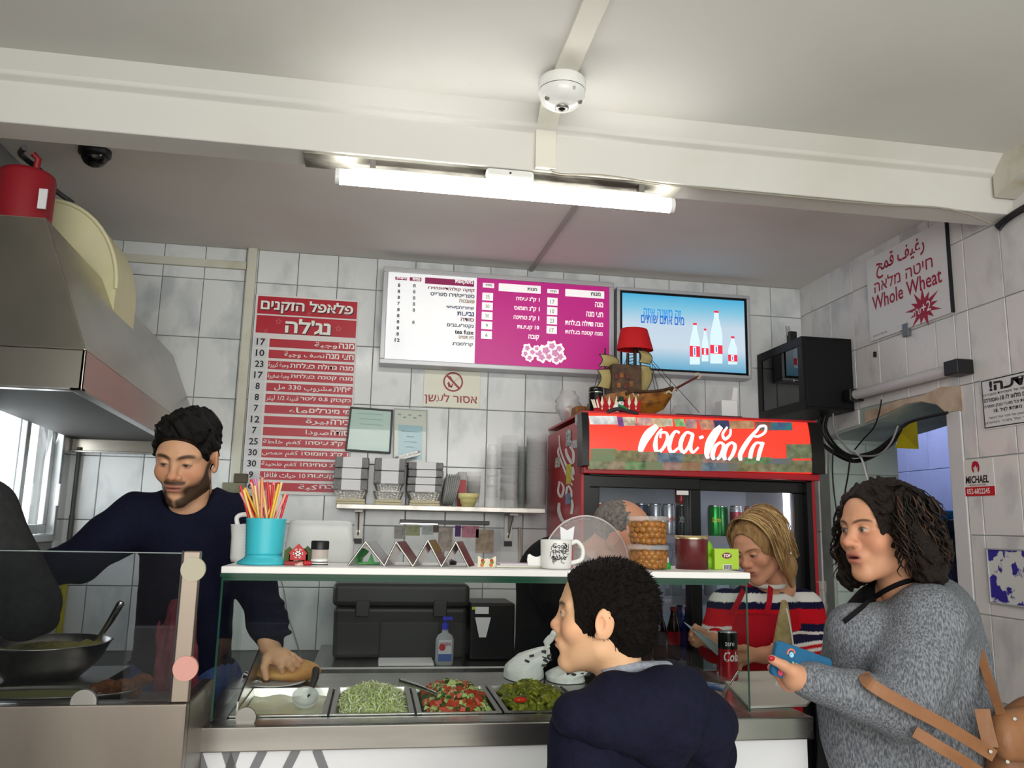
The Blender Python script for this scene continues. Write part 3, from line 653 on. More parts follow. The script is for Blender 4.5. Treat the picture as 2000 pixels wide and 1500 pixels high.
# ================================================================ extractor hood
m_hood = pm('hood_steel', (168,162,152), .24, metal=1, noise=(2.5,(150,146,138),.45,.7))
HX = -.86
ft = P(90,425,2.60); bt = P(337,692,YB-.012)
lt = PX(169,676,HX); lb = PX(164,754,HX); HY = lt.y
zl0, zl1 = lb.z-.012, lt.z-.012
zk = P(385,890,YB-.012).z            # lip bottom at the wall
hood = thing('extractor_hood', 'large stainless steel extractor hood over the fryer', 'hood', ((XL+HX)/2,(HY+YB)/2,zl0))
xw = XL+.012; yb = YB-.012
mb = MB(); mb.hexa([(xw,HY,zl1),(HX,HY,zl1),(HX,yb,zk+.10),(xw,yb,zk+.10),(xw,ft.y,ft.z),(ft.x,ft.y,ft.z),(bt.x,yb,bt.z),(xw,yb,bt.z)]); mb.build('canopy', m_hood, hood, bevel=.004)
t = .012
def slab(x0,y0,x1,y1,a,b):
    """upright sheet between two plan points, following the sloping lip; a, b are offsets below / above"""
    zz = lambda y,top: (zl0+(zk-zl0)*(y-HY)/(yb-HY)) if not top else (zl1+(zk+.10-zl1)*(y-HY)/(yb-HY))
    return [(x0,y0,zz(y0,0)+a),(x1,y0,zz(y0,0)+a),(x1,y1,zz(y1,0)+a),(x0,y1,zz(y1,0)+a),(x0,y0,zz(y0,1)+b),(x1,y0,zz(y0,1)+b),(x1,y1,zz(y1,1)+b),(x0,y1,zz(y1,1)+b)]
mb = MB()
for r_ in ((xw,HY,HX,HY+t),(HX-t,HY,HX,yb),(xw,yb-t,HX,yb)): mb.hexa(slab(*r_,0,0))
mb.build('lip', m_hood, hood, bevel=.003)
mb = MB()
for r_ in ((HX-.034,HY,HX,yb),(xw,HY,HX,HY+.03),(xw,yb-.03,HX,yb)):
    q_ = slab(*r_,-.004,0); mb.hexa(q_[:4]+[(p[0],p[1],p[2]+.009) for p in q_[:4]])
mb.build('grease_rim', m_steel, hood, bevel=.002)
mb = MB(); q_ = slab(xw+.002,HY+t,HX-t,yb-t,.06,0); mb.hexa(q_[:4]+[(p[0],p[1],p[2]+.006) for p in q_[:4]]); mb.build('filter', pm('inner_shade',(58,57,54),.7), hood)  # dark panel that paints in the shade inside the hood
# red motor drum on the hood
d0 = P(45,420,2.88); zt = ft.z-.005
drum = thing('red_drum', 'red painted fan motor drum standing on the extractor hood', 'motor', (d0.x,2.88,zt))
rr = .088; zt2 = P(45,338,2.88).z
MB().lathe([(rr,zt-.02),(rr,zt2-.02),(rr*.95,zt2-.006),(rr*.85,zt2),(.001,zt2)], (d0.x,2.88,0), 32, cap0=True).build('casing', pm('drum_red',(142,24,36),.45), drum)
top = P(64,300,2.86); MB().tube([(d0.x+.02,2.88,zt2-.01),(d0.x+.03,2.87,zt2+.05),(top.x,top.y,top.z)],.011,10).build('conduit', pm('drum_red',(142,24,36),.45), drum)
p = P(88,380,2.80); MB().box((p.x-.02,2.80,p.z-.05),(p.x+.006,2.806,p.z+.02)).build('paper_tag', pm('tag_white',(222,222,226),.6), drum)
# cream blower housing behind it
yf0 = 3.12; cc = P(84,545,yf0); zbb = ft.z-.26
mb = MB(); pol = []
for k in range(25):
    a = math.pi*k/24; pol.append((cc.x+.252*math.cos(a), cc.z-.02+.325*math.sin(a)))
pol = [(cc.x+.252, zbb-.22)] + pol + [(cc.x-.252, zbb-.22)]
bl = thing('blower_housing', 'cream curved blower housing behind the extractor hood', 'duct', (cc.x,yf0+.13,zbb))
pol = [(x,max(z,zbb)) for x,z in pol]
m_cream = pm('cream_paint', (214,210,172), .45, noise=(4,(200,196,150),.5,.8))
mb.prism(pol, lambda u,v,s: (u, yf0+.26*s, v), smooth=True); mb.build('casing', m_cream, bl, bevel=.004)
mb = MB(); mb.ring_loft([[ (x,y,z) for (x,z),y in ((q,yf0-.006),(q,yf0+.004))] for q in [(cc.x+(x-cc.x)*1.0, z) for x,z in pol[1:-1]]], close=False, cap0=False, cap1=False); 
mb2 = MB().tube([(x,yf0,z) for x,z in pol[1:-1]], .008, 8); mb2.build('rim', m_cream, bl)
pts = [P(48,288,2.74),P(40,300,2.9),P(52,312,3.0),P(80,335,3.0),P(100,365,3.05),P(140,395,3.3)]
tag(MB().tube(spline(pts,6),.010,8).build('hood_cable', m_cable), 'black cable looping from the ceiling to the blower', 'cable')

# ================================================================ wall shelf and what stands on it
SY0, SZ = 3.95, P(860,988,3.95).z
sh0, sh1 = P(656,985,SY0).x, P(1066,1000,SY0).x
shelf = thing('wall_shelf', 'stainless steel wall shelf under the certificates', 'shelf', ((sh0+sh1)/2,4.07,SZ-.03))
MB().box((sh0,SY0,SZ-.026),(sh1,YB-.009,SZ)).build('board', pm('shelf_steel',(186,182,176),.35,metal=.8,noise=(20,(160,156,150),.4,.7,(1,.1,1))), shelf, bevel=.004)
for x in (P(700,1020,4.1).x, P(998,1025,4.1).x):
    mb = MB(); mb.box((x-.02,SY0+.06,SZ-.036),(x+.02,YB-.009,SZ-.026)); mb.box((x-.02,YB-.02,SZ-.17),(x+.02,YB-.009,SZ-.026))
    mb.add([(x-.003,SY0+.08,SZ-.036),(x+.003,SY0+.08,SZ-.036),(x+.003,YB-.02,SZ-.15),(x-.003,YB-.02,SZ-.15),(x-.003,YB-.02,SZ-.036),(x+.003,YB-.02,SZ-.036)],[(0,1,2,3),(0,3,4),(1,5,2),(0,4,5,1)])
    b = mb.build('bracket', m_steel_d, shelf); MB().cyl((x,YB-.023,SZ-.13),(x,YB-.019,SZ-.13),.008,n=10).build('screw', m_chrome, b)
    MB().box((x-.02,YB-.022,SZ-.19),(x+.02,YB-.009,SZ-.165)).build('plug', m_black, b)
m_foil = pm('foil', (226,226,224), .32, metal=.8, bump=(140,.5)); m_foil_d = pm('foil_side', (140,140,142), .42, metal=.7, bump=(160,.6)); m_card = pm('white_card', (232,233,236), .7)
def rrect(w_, d_, r, n=5):
    o = []
    for cx,cy,a0 in ((w_/2-r,d_/2-r,0),(-w_/2+r,d_/2-r,90),(-w_/2+r,-d_/2+r,180),(w_/2-r,-d_/2+r,270)):
        for k in range(n): a = math.radians(a0+90*k/(n-1)); o.append((cx+r*math.cos(a), cy+r*math.sin(a)))
    return o
def foil_tray(mb, cx, cy, z0, w_, d_, h):
    """fluted tray: tapered wall with vertical pleats and a rolled rim"""
    N = 72; rings = []
    def ring(s, z, fl):
        o = []
        for k in range(N):
            a = 2*math.pi*k/N; c_, s_ = math.cos(a), math.sin(a); q = (abs(c_)**6+abs(s_)**6)**(-1/6)
            f = s*(1+fl*(1 if k%2 else -1)); o.append((cx+w_/2*q*c_*f, cy+d_/2*q*s_*f, z))
        return o
    mb.ring_loft([ring(.80,z0,.0),ring(.82,z0+.003,.012),ring(.97,z0+h*.85,.014),ring(1.0,z0+h*.88,0),ring(1.03,z0+h*.95,0),ring(1.02,z0+h,0)], cap1=True, smooth=False)
def foil_stack(x0,x1,yb,yt, label, nl, inv=False):
    a = P(x0,yb,4.06); b = P(x1,yb,4.06); zt = P((x0+x1)/2,yt,4.06).z; cx = (a.x+b.x)/2; w_ = b.x-a.x; z0 = SZ
    t = thing('foil_tray_stack', label, 'foil trays', (cx,4.07,z0), group='foil trays on the wall shelf')
    mb = MB(); mb.box((cx-w_*.44,4.0,z0),(cx+w_*.44,4.15,z0+.011)); mb.box((cx-w_*.42,4.0,z0+.0115),(cx+w_*.43,4.15,z0+.024)); mb.build('lid_pile', pm('cream_lids',(196,188,156),.5), t, bevel=.003)
    z = z0+.024; h = .04
    mb = MB(); foil_tray(mb, cx, 4.07, z, w_*.98, .15, h); mb.build('tray', m_foil, t); z += h
    if inv:
        mb = MB(); foil_tray(mb, cx, 4.07, z+.0, w_*.93, .145, h*.9); mb.m = None
        mb.build('tray', m_foil, t); z += h*.9
    H = zt-z
    for k in range(nl):
        za, zb_ = z+H*k/nl, z+H*(k+1)/nl-.0015; o = random.uniform(-.003,.003)
        mb = MB(); mb.box((cx-w_*.5+o,3.99,za),(cx+w_*.5+o,4.15,zb_)); lid = mb.build('lid_block', m_foil_d, t, bevel=.006)
        mb = MB(); mb.box((cx-w_*.27+o,3.985,za+.001),(cx+w_*.29+o,4.0,zb_-.001)); mb.build('card_face', m_card, lid, bevel=.001)
    return t
foil_stack(652,718,973,894,'tallest foil tray stack with grey sides at the shelf left end',3)
foil_stack(728,788,975,896,'foil tray stack with a pleated tray in its middle, between two others',2,True)
foil_stack(794,862,974,904,'foil tray stack nearest the standing paper plates',4)
p = P(797,892,4.03); mb = MB(); mb.m = Matrix.Translation((p.x,4.06,p.z)) @ Euler((.0,-.28,.1)).to_matrix().to_4x4(); mb.box((-.055,-.05,-.006),(.055,.05,.006)); mb.ring_loft([[(x*s,y*s,z) for x,y in rrect(.12,.11,.015)] for s,z in ((.96,.004),(1.0,.010),(.98,.016))])
tag(mb.build('foil_cover', m_foil), 'loose crumpled foil lid tilted across two tray stacks', 'foil lid')
# paper plates standing on edge
m_plate = pm('paper_plate', (176,178,176), .6)
for k in range(7):
    x = P(866+k*3.6,960,4.06).x; mb = MB(); mb.m = Matrix.Translation((x,4.075,SZ+.083)) @ Matrix.Rotation(.12+.02*k,4,'Y') @ Matrix.Rotation(math.pi/2,4,'Y')
    mb.lathe([(.001,.0),(.055,.0),(.062,.004),(.08,.009),(.081,.011),(.062,.006),(.055,.002),(.001,.002)], n=28)
    tag(mb.build('paper_plate', m_plate), 'grey paper plate standing on edge beside the foil stacks', 'plate', 'paper plates on the wall shelf')
# cups
def cup_stack(label, x0,x1,yb,yt, mat, Y=4.06, n=10, taper=.88, invert=False, name='cup_stack', ring=.006):
    a, b = P(x0,yb,Y), P(x1,yb,Y); zt = P((x0+x1)/2,yt,Y).z; r = (b.x-a.x)/2; cx = (a.x+b.x)/2
    t = thing(name, label, 'plastic cups', (cx,Y,SZ), group='plastic cups on the wall shelf'); H = zt-SZ; h = min(.11,H*.6); step = (H-h)/max(n-1,1)
    for k in range(n):
        z = SZ+step*k if not invert else SZ+step*k
        if invert: pr_ = [(r,z),(r*1.02,z+.004),(r*.99,z+.006),(r*taper,z+h*.97),(r*taper*.96,z+h),(.001,z+h)]
        else: pr_ = [(.001,z),(r*taper,z),(r*.98,z+h-.004),(r*1.02,z+h-.003),(r*1.02,z+h)]
        MB().lathe(pr_, (cx,Y,0), 24).build('cup', mat, t)
m_clear = milky('clear_plastic', (236,238,238), .82, .10); m_clear2 = milky('clear_plastic_dense', (240,241,244), .78, .10)
cup_stack('short clear cup stack behind the yellow cup', 909,938,990,921, m_clear, 4.1, 4, .8)
cup_stack('slim clear tumbler stack, tallest in the middle of the shelf', 946,972,992,868, m_clear, 4.05, 5, .72, True)
cup_stack('tall upside-down clear cup stack with domed end', 975,1011,993,850, m_clear, 4.1, 7, .85, True)
cup_stack('small clear cup pair in front of the tall upside-down stack', 982,1009,994,951, m_clear, 3.99, 2, .8)
cup_stack('narrow smoky cup stack between the two tallest stacks', 1010,1027,993,872, milky('smoky_plastic',(170,176,172),.6,.2), 4.12, 9, .9)
cup_stack('ribbed plastic tub stack at the shelf right end beside the red fridge', 1026,1067,996,848, m_clear2, 4.05, 26, .93)
cr_ = thing('red_carton', 'red and white carton behind the yellow cup on the shelf', 'carton', (P(900,960,4.13).x,4.13,SZ))
a = P(894,985,4.13).x; b = P(908,985,4.13).x
MB().box((a,4.11,SZ),(b,4.15,P(900,938,4.13).z)).build('body', m_red, cr_); MB().box((a-.002,4.108,P(900,938,4.13).z),(b+.002,4.152,P(900,922,4.13).z)).build('top', pm('carton_grey',(190,186,186),.5), cr_, bevel=.003)
a = P(894,990,3.99); b = P(934,990,3.99); r = (b.x-a.x)/2; cx = (a.x+b.x)/2
MBc = MB().lathe([(.001,SZ),(r*.62,SZ),(r*.78,SZ+.03),(r*.82,SZ+.038),(r,SZ+.040),(r,SZ+.064),(r*.93,SZ+.064),(r*.9,SZ+.045),(r*.7,SZ+.01),(.001,SZ+.008)], (cx,3.99,0), 28)
tag(MBc.build('yellow_cup', pm('pale_yellow',(226,218,150),.4)), 'pale yellow stepped plastic cup on the front of the shelf', 'cup')

# magnetic rack and papers under the shelf
p0, p1 = P(781,1019,YB-.03), P(956,1023,YB-.03)
mr = thing('magnetic_rack', 'dark magnetic knife rack on the tiles below the shelf', 'rack', ((p0.x+p1.x)/2,YB,p0.z-.02))
MB().box((p0.x,YB-.03,p0.z-.008),(p1.x,YB-.009,p0.z+.012)).build('bar', pm('rack_dark',(52,50,48),.35), mr, bevel=.002)
MB().box((p0.x+.004,YB-.033,p0.z-.011),(p0.x+.19,YB-.012,p0.z-.006)).build('edge_strip', m_chrome, mr)
for (x0,y0,x1,y1),c,lab in (((770,1028,792,1052),(176,174,172),'grey paper slip left of all under the rack'),((793,1026,820,1046),(172,180,140),'green printed paper slip under the rack'),((824,1028,846,1044),(184,196,190),'pale green note under the rack'),((856,1030,884,1076),(188,178,168),'long beige paper under the rack centre'),((889,1026,900,1048),(96,60,128),'small purple sticker under the rack'),((902,1027,935,1050),(206,140,156),'pink and blue sticker under the rack'),((929,1034,964,1080),(190,172,150),'tan paper at the right end under the rack'),((846,1026,857,1040),(110,96,96),'tiny dark photo under the rack')):
    q = px_box(x0,y0,x1,y1,YB-.011); mb = MB(); mb.box((q[0],YB-.0115,q[1]),(q[2],YB-.0092,q[3])); o = mb.build('paper_slip', pm('slip_%d_%d'%(x0,y0),c,.7,noise=(25,tuple(int(v*.85) for v in c),.45,.6))); tag(o, lab, 'paper', 'papers under the magnetic rack')
tag(MB().tube(spline([P(548,1128,YB-.02),P(556,1160,YB-.02),P(562,1200,YB-.02),P(575,1240,YB-.02),P(592,1300,YB-.02),P(605,1370,YB-.02)],6),.003,6).build('wall_wire', m_cable_g), 'thin grey wire hanging on the tiles behind the counter', 'cable')
tag(MB().tube([P(1015,1030,YB-.025),P(1016,1100,YB-.025),P(1017,1200,YB-.025)],.008,8).build('conduit_pipe', pm('pipe_beige',(190,180,164),.5)), 'thin beige conduit pipe right of the magnetic rack', 'pipe')

# ================================================================ right wall signs and fittings
def pr(x0,y0,x1,y1,X):
    xm, ym = (x0+x1)/2, (y0+y1)/2
    return (-PX(x0,ym,X).y, PX(xm,y1,X).z, -PX(x1,ym,X).y, PX(xm,y0,X).z)
def rfn(X): return lambda u,v: (X,-u,v)
XS = XR-.022
ws = thing('whole_wheat_sign', 'white Whole Wheat sign in three languages with a crimson starburst', 'sign', (XS,3.24,2.43))
y0s, y1s, z0s, z1s = 3.525, 2.955, 2.432, 2.842
MB().box((XS,y1s,z0s),(XR-.008,y0s,z1s)).build('panel', pm('sign_white',(222,222,224),.4), ws, bevel=.001)
mb = MB().box((XS-.001,y1s-.006,z0s),(XR-.008,y1s,z1s)); mb.build('edge', m_black, ws)
m_cr = pm('print_crimson', (162,22,58), .45)
def rtext(parent, s, box, X, mat, bold=.012, rt=True, **k):
    mb = MB(); text_into(mb, rtl(s) if rt else s, box, rfn(X), bold=bold, **k); return mb.build('lettering', mat, parent)
W = y0s-y1s; Hs = z1s-z0s
def sbox(a,b,c,d): return (-y0s+a*W, z0s+b*Hs, -y0s+c*W, z0s+d*Hs)
rtext(ws, 'رغيف قمح', sbox(.14,.70,.76,.96), XS-.001, m_cr, .016); rtext(ws, 'חיטה מלאה', sbox(.10,.55,.84,.70), XS-.001, m_cr, .006); rtext(ws, 'Whole Wheat', sbox(.06,.35,.93,.52), XS-.001, m_cr, .012, rt=False)
rtext(ws, 'פלאפל הזקנים', sbox(.05,.03,.24,.06), XS-.001, m_ink, .0)
bc = sbox(.70,.155,.70,.155); rngb = random.Random(4); pts = []
for i in range(26):
    a = 2*math.pi*i/26; rr = (.108 if i%4==0 else .084) if i%2==0 else .048; pts.append((bc[0]+rr*1.15*math.sin(a), bc[1]+rr*.85*math.cos(a)))
mb = MB(); mb.prism(pts, lambda u,v,s: (XS-.0006-.0006*s,-u,v)); mb.build('starburst', m_cr, ws)
rtext(ws, '+2', sbox(.68,.105,.79,.215), XS-.002, m_letw, .012, rt=False); rtext(ws, 'ש"ח', sbox(.58,.105,.675,.175), XS-.002, m_letw, .01)
MB().box((XS-.004,3.235,z0s-.035),(XR-.008,3.275,z0s+.025)).build('clip', pm('clip_grey',(120,122,124),.4,metal=.6), ws, bevel=.002)
# dead fluorescent fitting above the arch
fl = thing('wall_lamp', 'unlit fluorescent wall lamp with black ends above the archway', 'lamp', (XR-.05,3.27,2.16))
MB().box((XR-.035,2.88,2.165),(XR-.009,3.66,2.205)).build('back_plate', pm('lamp_grey',(150,150,150),.4), fl)
MB().cyl((XR-.05,2.93,2.185),(XR-.05,3.64,2.185),.024,n=20).build('tube_cover', pm('lamp_cover',(206,206,208),.25), fl)
MB().box((XR-.085,2.865,2.155),(XR-.009,2.945,2.215)).build('end_cap', m_black, fl, bevel=.004)
MB().box((XR-.085,3.62,2.155),(XR-.009,3.675,2.215)).build('end_cap', m_black, fl, bevel=.004)
MB().box((XR-.02,3.50,2.352),(XR-.0085,3.51,2.378)).build('hook', m_black, fl)
# notice
nt_ = thing('alcohol_notice', 'white Hebrew notice with black border at the right edge', 'sign', (XR-.012,2.68,1.93))
XN = XR-.014; ny0, ny1, nz0, nz1 = 2.83, 2.50, 1.925, 2.122
MB().box((XN,ny1,nz0),(XR-.008,ny0,nz1)).build('panel', pm('notice_white',(220,221,222),.35), nt_)
mb = MB().frame(ny1+.004,nz0+.004,ny0-.004,nz1-.004,.004,XN-.001,XN,FYZ)
mb.build('border', m_ink, nt_)
def nb(a,b,c,d): return (-ny0+a, nz0+b, -ny0+c, nz0+d)
for s,b,bo in (('הודעה!',(.045,.145,.29,.186),.04),('מכירה והגשה של משקאות משכרים',(.012,.126,.31,.140),.0),('למי שטרם מלאו לו 18-אסורה!',(.012,.104,.31,.123),.02),('מכירת סיגריות וכל מוצרי טבק אסורה',(.012,.079,.31,.096),.015),('מתחת לגיל 18.',(.06,.060,.2,.076),.015),('לפי חוק העונשין של מכר ועל הגשה',(.03,.036,.30,.047),.0),('האוסר על מכר הטבק',(.012,.018,.28,.030),.0)): rtext(nt_, s, nb(*b), XN-.0012, m_ink, bo)
# magnet card
mc = thing('delivery_magnet', 'white MICHAEL business card with a red horseshoe emblem', 'sign', (XR-.01,2.89,1.675))
cy0, cy1, cz0, cz1 = 2.978, 2.802, 1.670, 1.812; XM = XR-.0105
MB().box((XM,cy1,cz0),(XR-.0085,cy0,cz1)).build('card', pm('card_white',(224,224,222),.4), mc)
MB().box((XM-.0008,cy1,cz0),(XM,cy0,cz0+.036)).build('red_strip', pm('strip_red',(196,24,38),.4), mc)
def mbx_(a,b,c,d): return (-cy0+a,cz0+b,-cy0+c,cz0+d)
rtext(mc, '052-6822245', mbx_(.026,.008,.150,.030), XM-.0014, m_letw, .015, rt=False)
rtext(mc, 'MICHAEL', mbx_(.022,.050,.148,.080), XM-.001, m_ink, .03, rt=False, shear=.12)
rtext(mc, 'שליחויות והסעות', mbx_(.042,.040,.130,.047), XM-.001, m_dr, .01)
mb = MB(); hc = (-cy0+.082, cz0+.112)
out = [(hc[0]+r*math.sin(a)*.85, hc[1]+r*math.cos(a)) for r,a in [(.026,t) for t in np.linspace(-2.5,2.5,18)]] ; inn = [(hc[0]+.015*math.sin(a)*.85, hc[1]+.015*math.cos(a)) for a in np.linspace(-2.4,2.4,18)]
n = 18; mb.add([(XM-.001,-u,v) for u,v in out+inn], [(i,i+1,n+i+1,n+i) for i in range(n-1)])
mb.add([(XM-.0012,-(hc[0]+a),hc[1]+b) for a,b in ((-.017,.022),(.017,.022),(.008,-.004),(.0,.010),(-.008,-.004))], [(0,3,4),(0,1,3),(1,2,3)])
mb.build('horseshoe_emblem', pm('emblem_red',(180,22,50),.4), mc)
# blue printed picture plate
pp = thing('picture_plate', 'blue and white printed picture in a thin grey frame on the tiles', 'picture', (XR-.01,2.74,1.26))
py0,py1,pz0,pz1 = 2.862,2.60,1.262,1.47
mb = MB().frame(py1,pz0,py0,pz1,.006,XR-.022,XR-.008,FYZ)
mb.build('frame', m_frame, pp, bevel=.001)
mpic = pm('picture_print', (214,216,214), .3, noise=(16,(52,44,148),.50,.53), rnd=0)
MB().box((XR-.018,py1+.005,pz0+.005),(XR-.008,py0-.005,pz1-.005)).build('print', mpic, pp)
# ================================================================ black wall cabinet
cx0, cx1, cy0_, cy1_, cz0_, cz1_ = 2.075, XR-.012, 3.70, 4.185, 2.115, 2.485
cab = thing('network_cabinet', 'black wall-mounted equipment cabinet with a smoked glass door', 'cabinet', ((cx0+cx1)/2,3.95,cz0_))
mcab = pm('cabinet_black', (14,14,16), .5, spec=.3)
mb = MB(); tt = .012
mb.frame(cy0_,cz0_,cy1_,cz1_,tt,cx0+.0205,cx1,FYZ); mb.box((cx1-tt,cy0_+tt,cz0_+tt),(cx1-.0005,cy1_-tt,cz1_-tt)); mb.build('body', mcab, cab, bevel=.002)
f = .045; mb = MB().frame(cy0_,cz0_,cy1_,cz1_,f,cx0,cx0+.02,FYZ)
dr = mb.build('door', mcab, cab, bevel=.002)
MB().box((cx0+.006,cy0_+f,cz0_+f),(cx0+.011,cy1_-f,cz1_-f)).build('pane', glassmat('smoked_glass',(90,92,98),.06), dr)
MB().cyl((cx0-.004,cy0_+.08,2.27),(cx0+.006,cy0_+.08,2.27),.007,n=12).build('lock', m_chrome, dr)
for k,z in enumerate((2.19,2.29,2.37)): MB().box((cx0+.06,cy0_+.07,z),(cx1-.06,cy1_-.07,z+.04)).build('device', pm('device_%d'%k,((60,62,66),(92,94,98),(48,50,56))[k],.4), cab, bevel=.003)
for y,z in ((3.78,2.43),(3.82,2.40)): pass
mb = MB()
for k in range(3): mb.tube(spline([(cx0+.05,3.86+.06*k,2.30),(cx0+.03,3.88+.06*k,2.22),(cx0+.05,3.9+.05*k,2.17),(cx0+.1,3.95,2.14)],5),.005,6)
mb.build('patch_cable', pm('cable_pale',(196,186,170),.5), cab)
gl = P(1546,650,3.9); MB().box((gl.x-.02,3.88,cz1_),(gl.x+.02,3.92,cz1_+.07)).build('gland', m_black, cab, bevel=.003)
mb = MB(); 
for dx in (-.022,-.008): mb.tube([(gl.x+dx,3.9,cz1_+.05),(gl.x+dx-.008,3.9,cz1_+.10)],.004,6)
mb.build('cut_wire', m_cable_g, cab)
# cables hanging below the cabinet through the arch
def cable(pts, r, mat, lab, X=None):
    tag(MB().tube(spline(pts,7), r, 7).build('hanging_cable', mat), lab, 'cable', 'cables below the black cabinet')
q = lambda x,y,X: PX(x,y,X)
xc = XR-.05
cable([q(1606,812,xc-.05),q(1598,835,xc-.05),q(1602,862,xc-.04),q(1630,885,xc-.03),q(1665,900,xc),q(1700,893,xc),q(1738,868,xc),q(1758,838,xc)], .011, m_cable, 'thickest black cable sagging from the cabinet towards the yellow sheet')
cable([q(1612,812,xc-.03),q(1607,838,xc-.04),q(1622,868,xc-.02),q(1655,890,xc-.02),q(1700,885,xc-.02),q(1735,862,xc-.02)], .009, m_cable, 'black cable just above the thickest sagging one')
cable([q(1616,812,xc-.02),q(1614,840,xc-.02),q(1636,874,xc-.02),q(1668,891,xc-.03),q(1708,884,xc-.03),q(1745,852,xc-.03),q(1775,825,xc),q(1850,806,xc)], .007, m_cable, 'black cable continuing up along the archway top')
cable([q(1602,815,xc-.06),q(1596,842,xc-.07),q(1610,870,xc-.05),q(1640,888,xc-.05),q(1668,899,xc-.05)], .006, m_cable, 'outer black cable loop beside the fridge sign')
cable([q(1627,808,xc-.03),q(1630,840,xc-.04),q(1648,868,xc-.05),q(1672,888,xc-.05),q(1712,889,xc-.05),q(1738,868,xc-.05),q(1754,832,xc-.05)], .0045, m_cable_g, 'grey cable running along the sagging black bundle')
cable([q(1668,880,xc-.05),q(1682,895,xc-.05),q(1690,920,xc-.05),q(1696,945,xc-.04),q(1700,980,xc-.04)], .005, pm('cable_white',(196,196,196),.5), 'pale cable dropping behind the woman from the bundle')
cable([q(1627,880,xc-.06),q(1626,920,xc-.06),q(1630,970,xc-.06),q(1640,1040,xc-.06)], .0035, m_cable, 'thin black cable dropping near the archway corner')
cable([q(1660,898,xc-.05),q(1656,930,xc-.05),q(1650,968,xc-.05),q(1648,1040,xc-.05)], .004, m_cable, 'black cable dropping towards the curly hair')
cable([q(1722,780,XR-.03),q(1716,810,XR-.03),q(1706,836,XR-.02),q(1686,858,XR-.02),q(1668,880,XR-.03)], .0035, m_cable, 'thin cable from the wall lamp down into the bundle')
# yellow sheet
quad = [P(1758,842,3.5),P(1790,817,3.3),P(1794,877,3.3),P(1749,875,3.5)]
mb = MB(); mb.hexa(quad+[p+Vector((.004,.004,0)) for p in quad]); tag(mb.build('yellow_sheet', pm('sheet_yellow',(212,196,14),.6)), 'bright yellow sheet hanging in the archway', 'paper')
# back room shelf
bs_ = thing('back_room_shelf', 'black shelving unit glimpsed through the archway', 'shelf', (3.25,4.65,0))
for z in (1.60,1.42,1.2): MB().box((2.95,4.25,z-.07),(3.48,5.1,z)).build('shelf_board', pm('shelf_black',(44,46,52),.5), bs_, bevel=.004)
for y in (4.26,5.06): MB().box((2.95,y,0),(2.99,y+.04,1.62)).build('post', pm('shelf_black',(44,46,52),.5), bs_)
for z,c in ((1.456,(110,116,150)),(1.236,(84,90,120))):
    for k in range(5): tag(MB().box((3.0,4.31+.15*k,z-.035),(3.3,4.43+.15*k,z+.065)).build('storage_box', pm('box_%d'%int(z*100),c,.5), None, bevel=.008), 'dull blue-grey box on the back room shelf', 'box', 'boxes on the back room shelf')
def pile(x,y,X,rr,h,mat,lab):
    p = PX(x,y,X); mb = MB().lathe([(.001,0),(rr*.8,0),(rr,h*.7),(rr*1.03,h),(rr*.9,h*.9),(.001,h*.75)],(p.x,p.y,1.60),26); return tag(mb.build('tub_lid',mat),lab,'tray')
b1 = pile(1818,1010,3.1,.17,.045,pm('lid_blue',(40,140,220),.35),'light blue tray on the back room shelf')
pz = 1.645
pA = PX(1795,1000,3.1)
for k,(c,rr,h,lab) in enumerate((((30,90,200),.10,.02,'deep blue plate under the green ones in the back room'),((70,150,90),.095,.022,'green plate below the white plates in the back room'),((224,226,230),.085,.03,'white plates topping the back room pile'))):
    mb = MB().lathe([(.001,0),(rr*.7,0),(rr,h),(rr*.96,h),(.001,h*.4)],(pA.x-.06,pA.y,pz),26); pz += h*.9; tag(mb.build('plate', pm('plate_%d'%k,c,.4)),lab,'plate')
# ================================================================ drinks fridge
FX0, FX1, FY, FZ = .882, 1.985, 3.47, 2.005
fr_ = thing('drinks_fridge', 'red double-door drinks fridge with a glowing Coca-Cola header', 'fridge', ((FX0+FX1)/2,3.8,0))
m_fred = pm('fridge_red', (172,20,34), .35, noise=(2,(160,18,32),.4,.7)); m_fin = pm('fridge_inside', (206,208,214), .5); m_fblk = pm('fridge_black', (10,10,11), .3, spec=.4)
mb = MB(); t = .03
mb.box((FX0,FY,.05),(FX0+t,4.17,FZ-.02)); mb.box((FX1-t,FY,.05),(FX1,4.17,FZ-.02)); mb.box((FX0+t,FY+.001,FZ-.25),(FX1-t,4.139,FZ-.021)); mb.box((FX0+t,4.14,.05),(FX1-t,4.169,FZ-.021)); mb.box((FX0+t,FY+.001,.051),(FX1-t,4.139,.35))
mb.build('body', m_fred, fr_, bevel=.004)
mb = MB(); mb.box((FX0+t,4.10,.35),(FX1-t,4.14,FZ-.25)); mb.box((FX0+t,FY+.06,.35),(FX0+t+.01,4.12,FZ-.25)); mb.box((FX1-t-.01,FY+.06,.35),(FX1-t,4.12,FZ-.25)); mb.box((FX0+t,FY+.06,FZ-.262),(FX1-t,4.12,FZ-.25)); mb.build('lining', m_fin, fr_)
zh0, zh1 = P(1360,918,3.42).z, P(1360,815,3.42).z
def hY(z):
    u = (z-zh0)/(zh1-zh0); return FY-.012-.060*math.sqrt(max(0,1-max(0,u-.15)**2*1.05)) + .01*(1-u)
def header(x0,x1,off,n=14):
    pts = [(zh0+(zh1-zh0)*k/n) for k in range(n+1)]
    ring = [(hY(z)-off,z) for z in pts] + [(FY+.02,zh1),(FY+.02,zh0)]
    return [[(x,y,z) for y,z in ring] for x in (x0,x1)]
hx0, hx1 = P(1147,865,3.42).x, P(1582,870,3.42).x
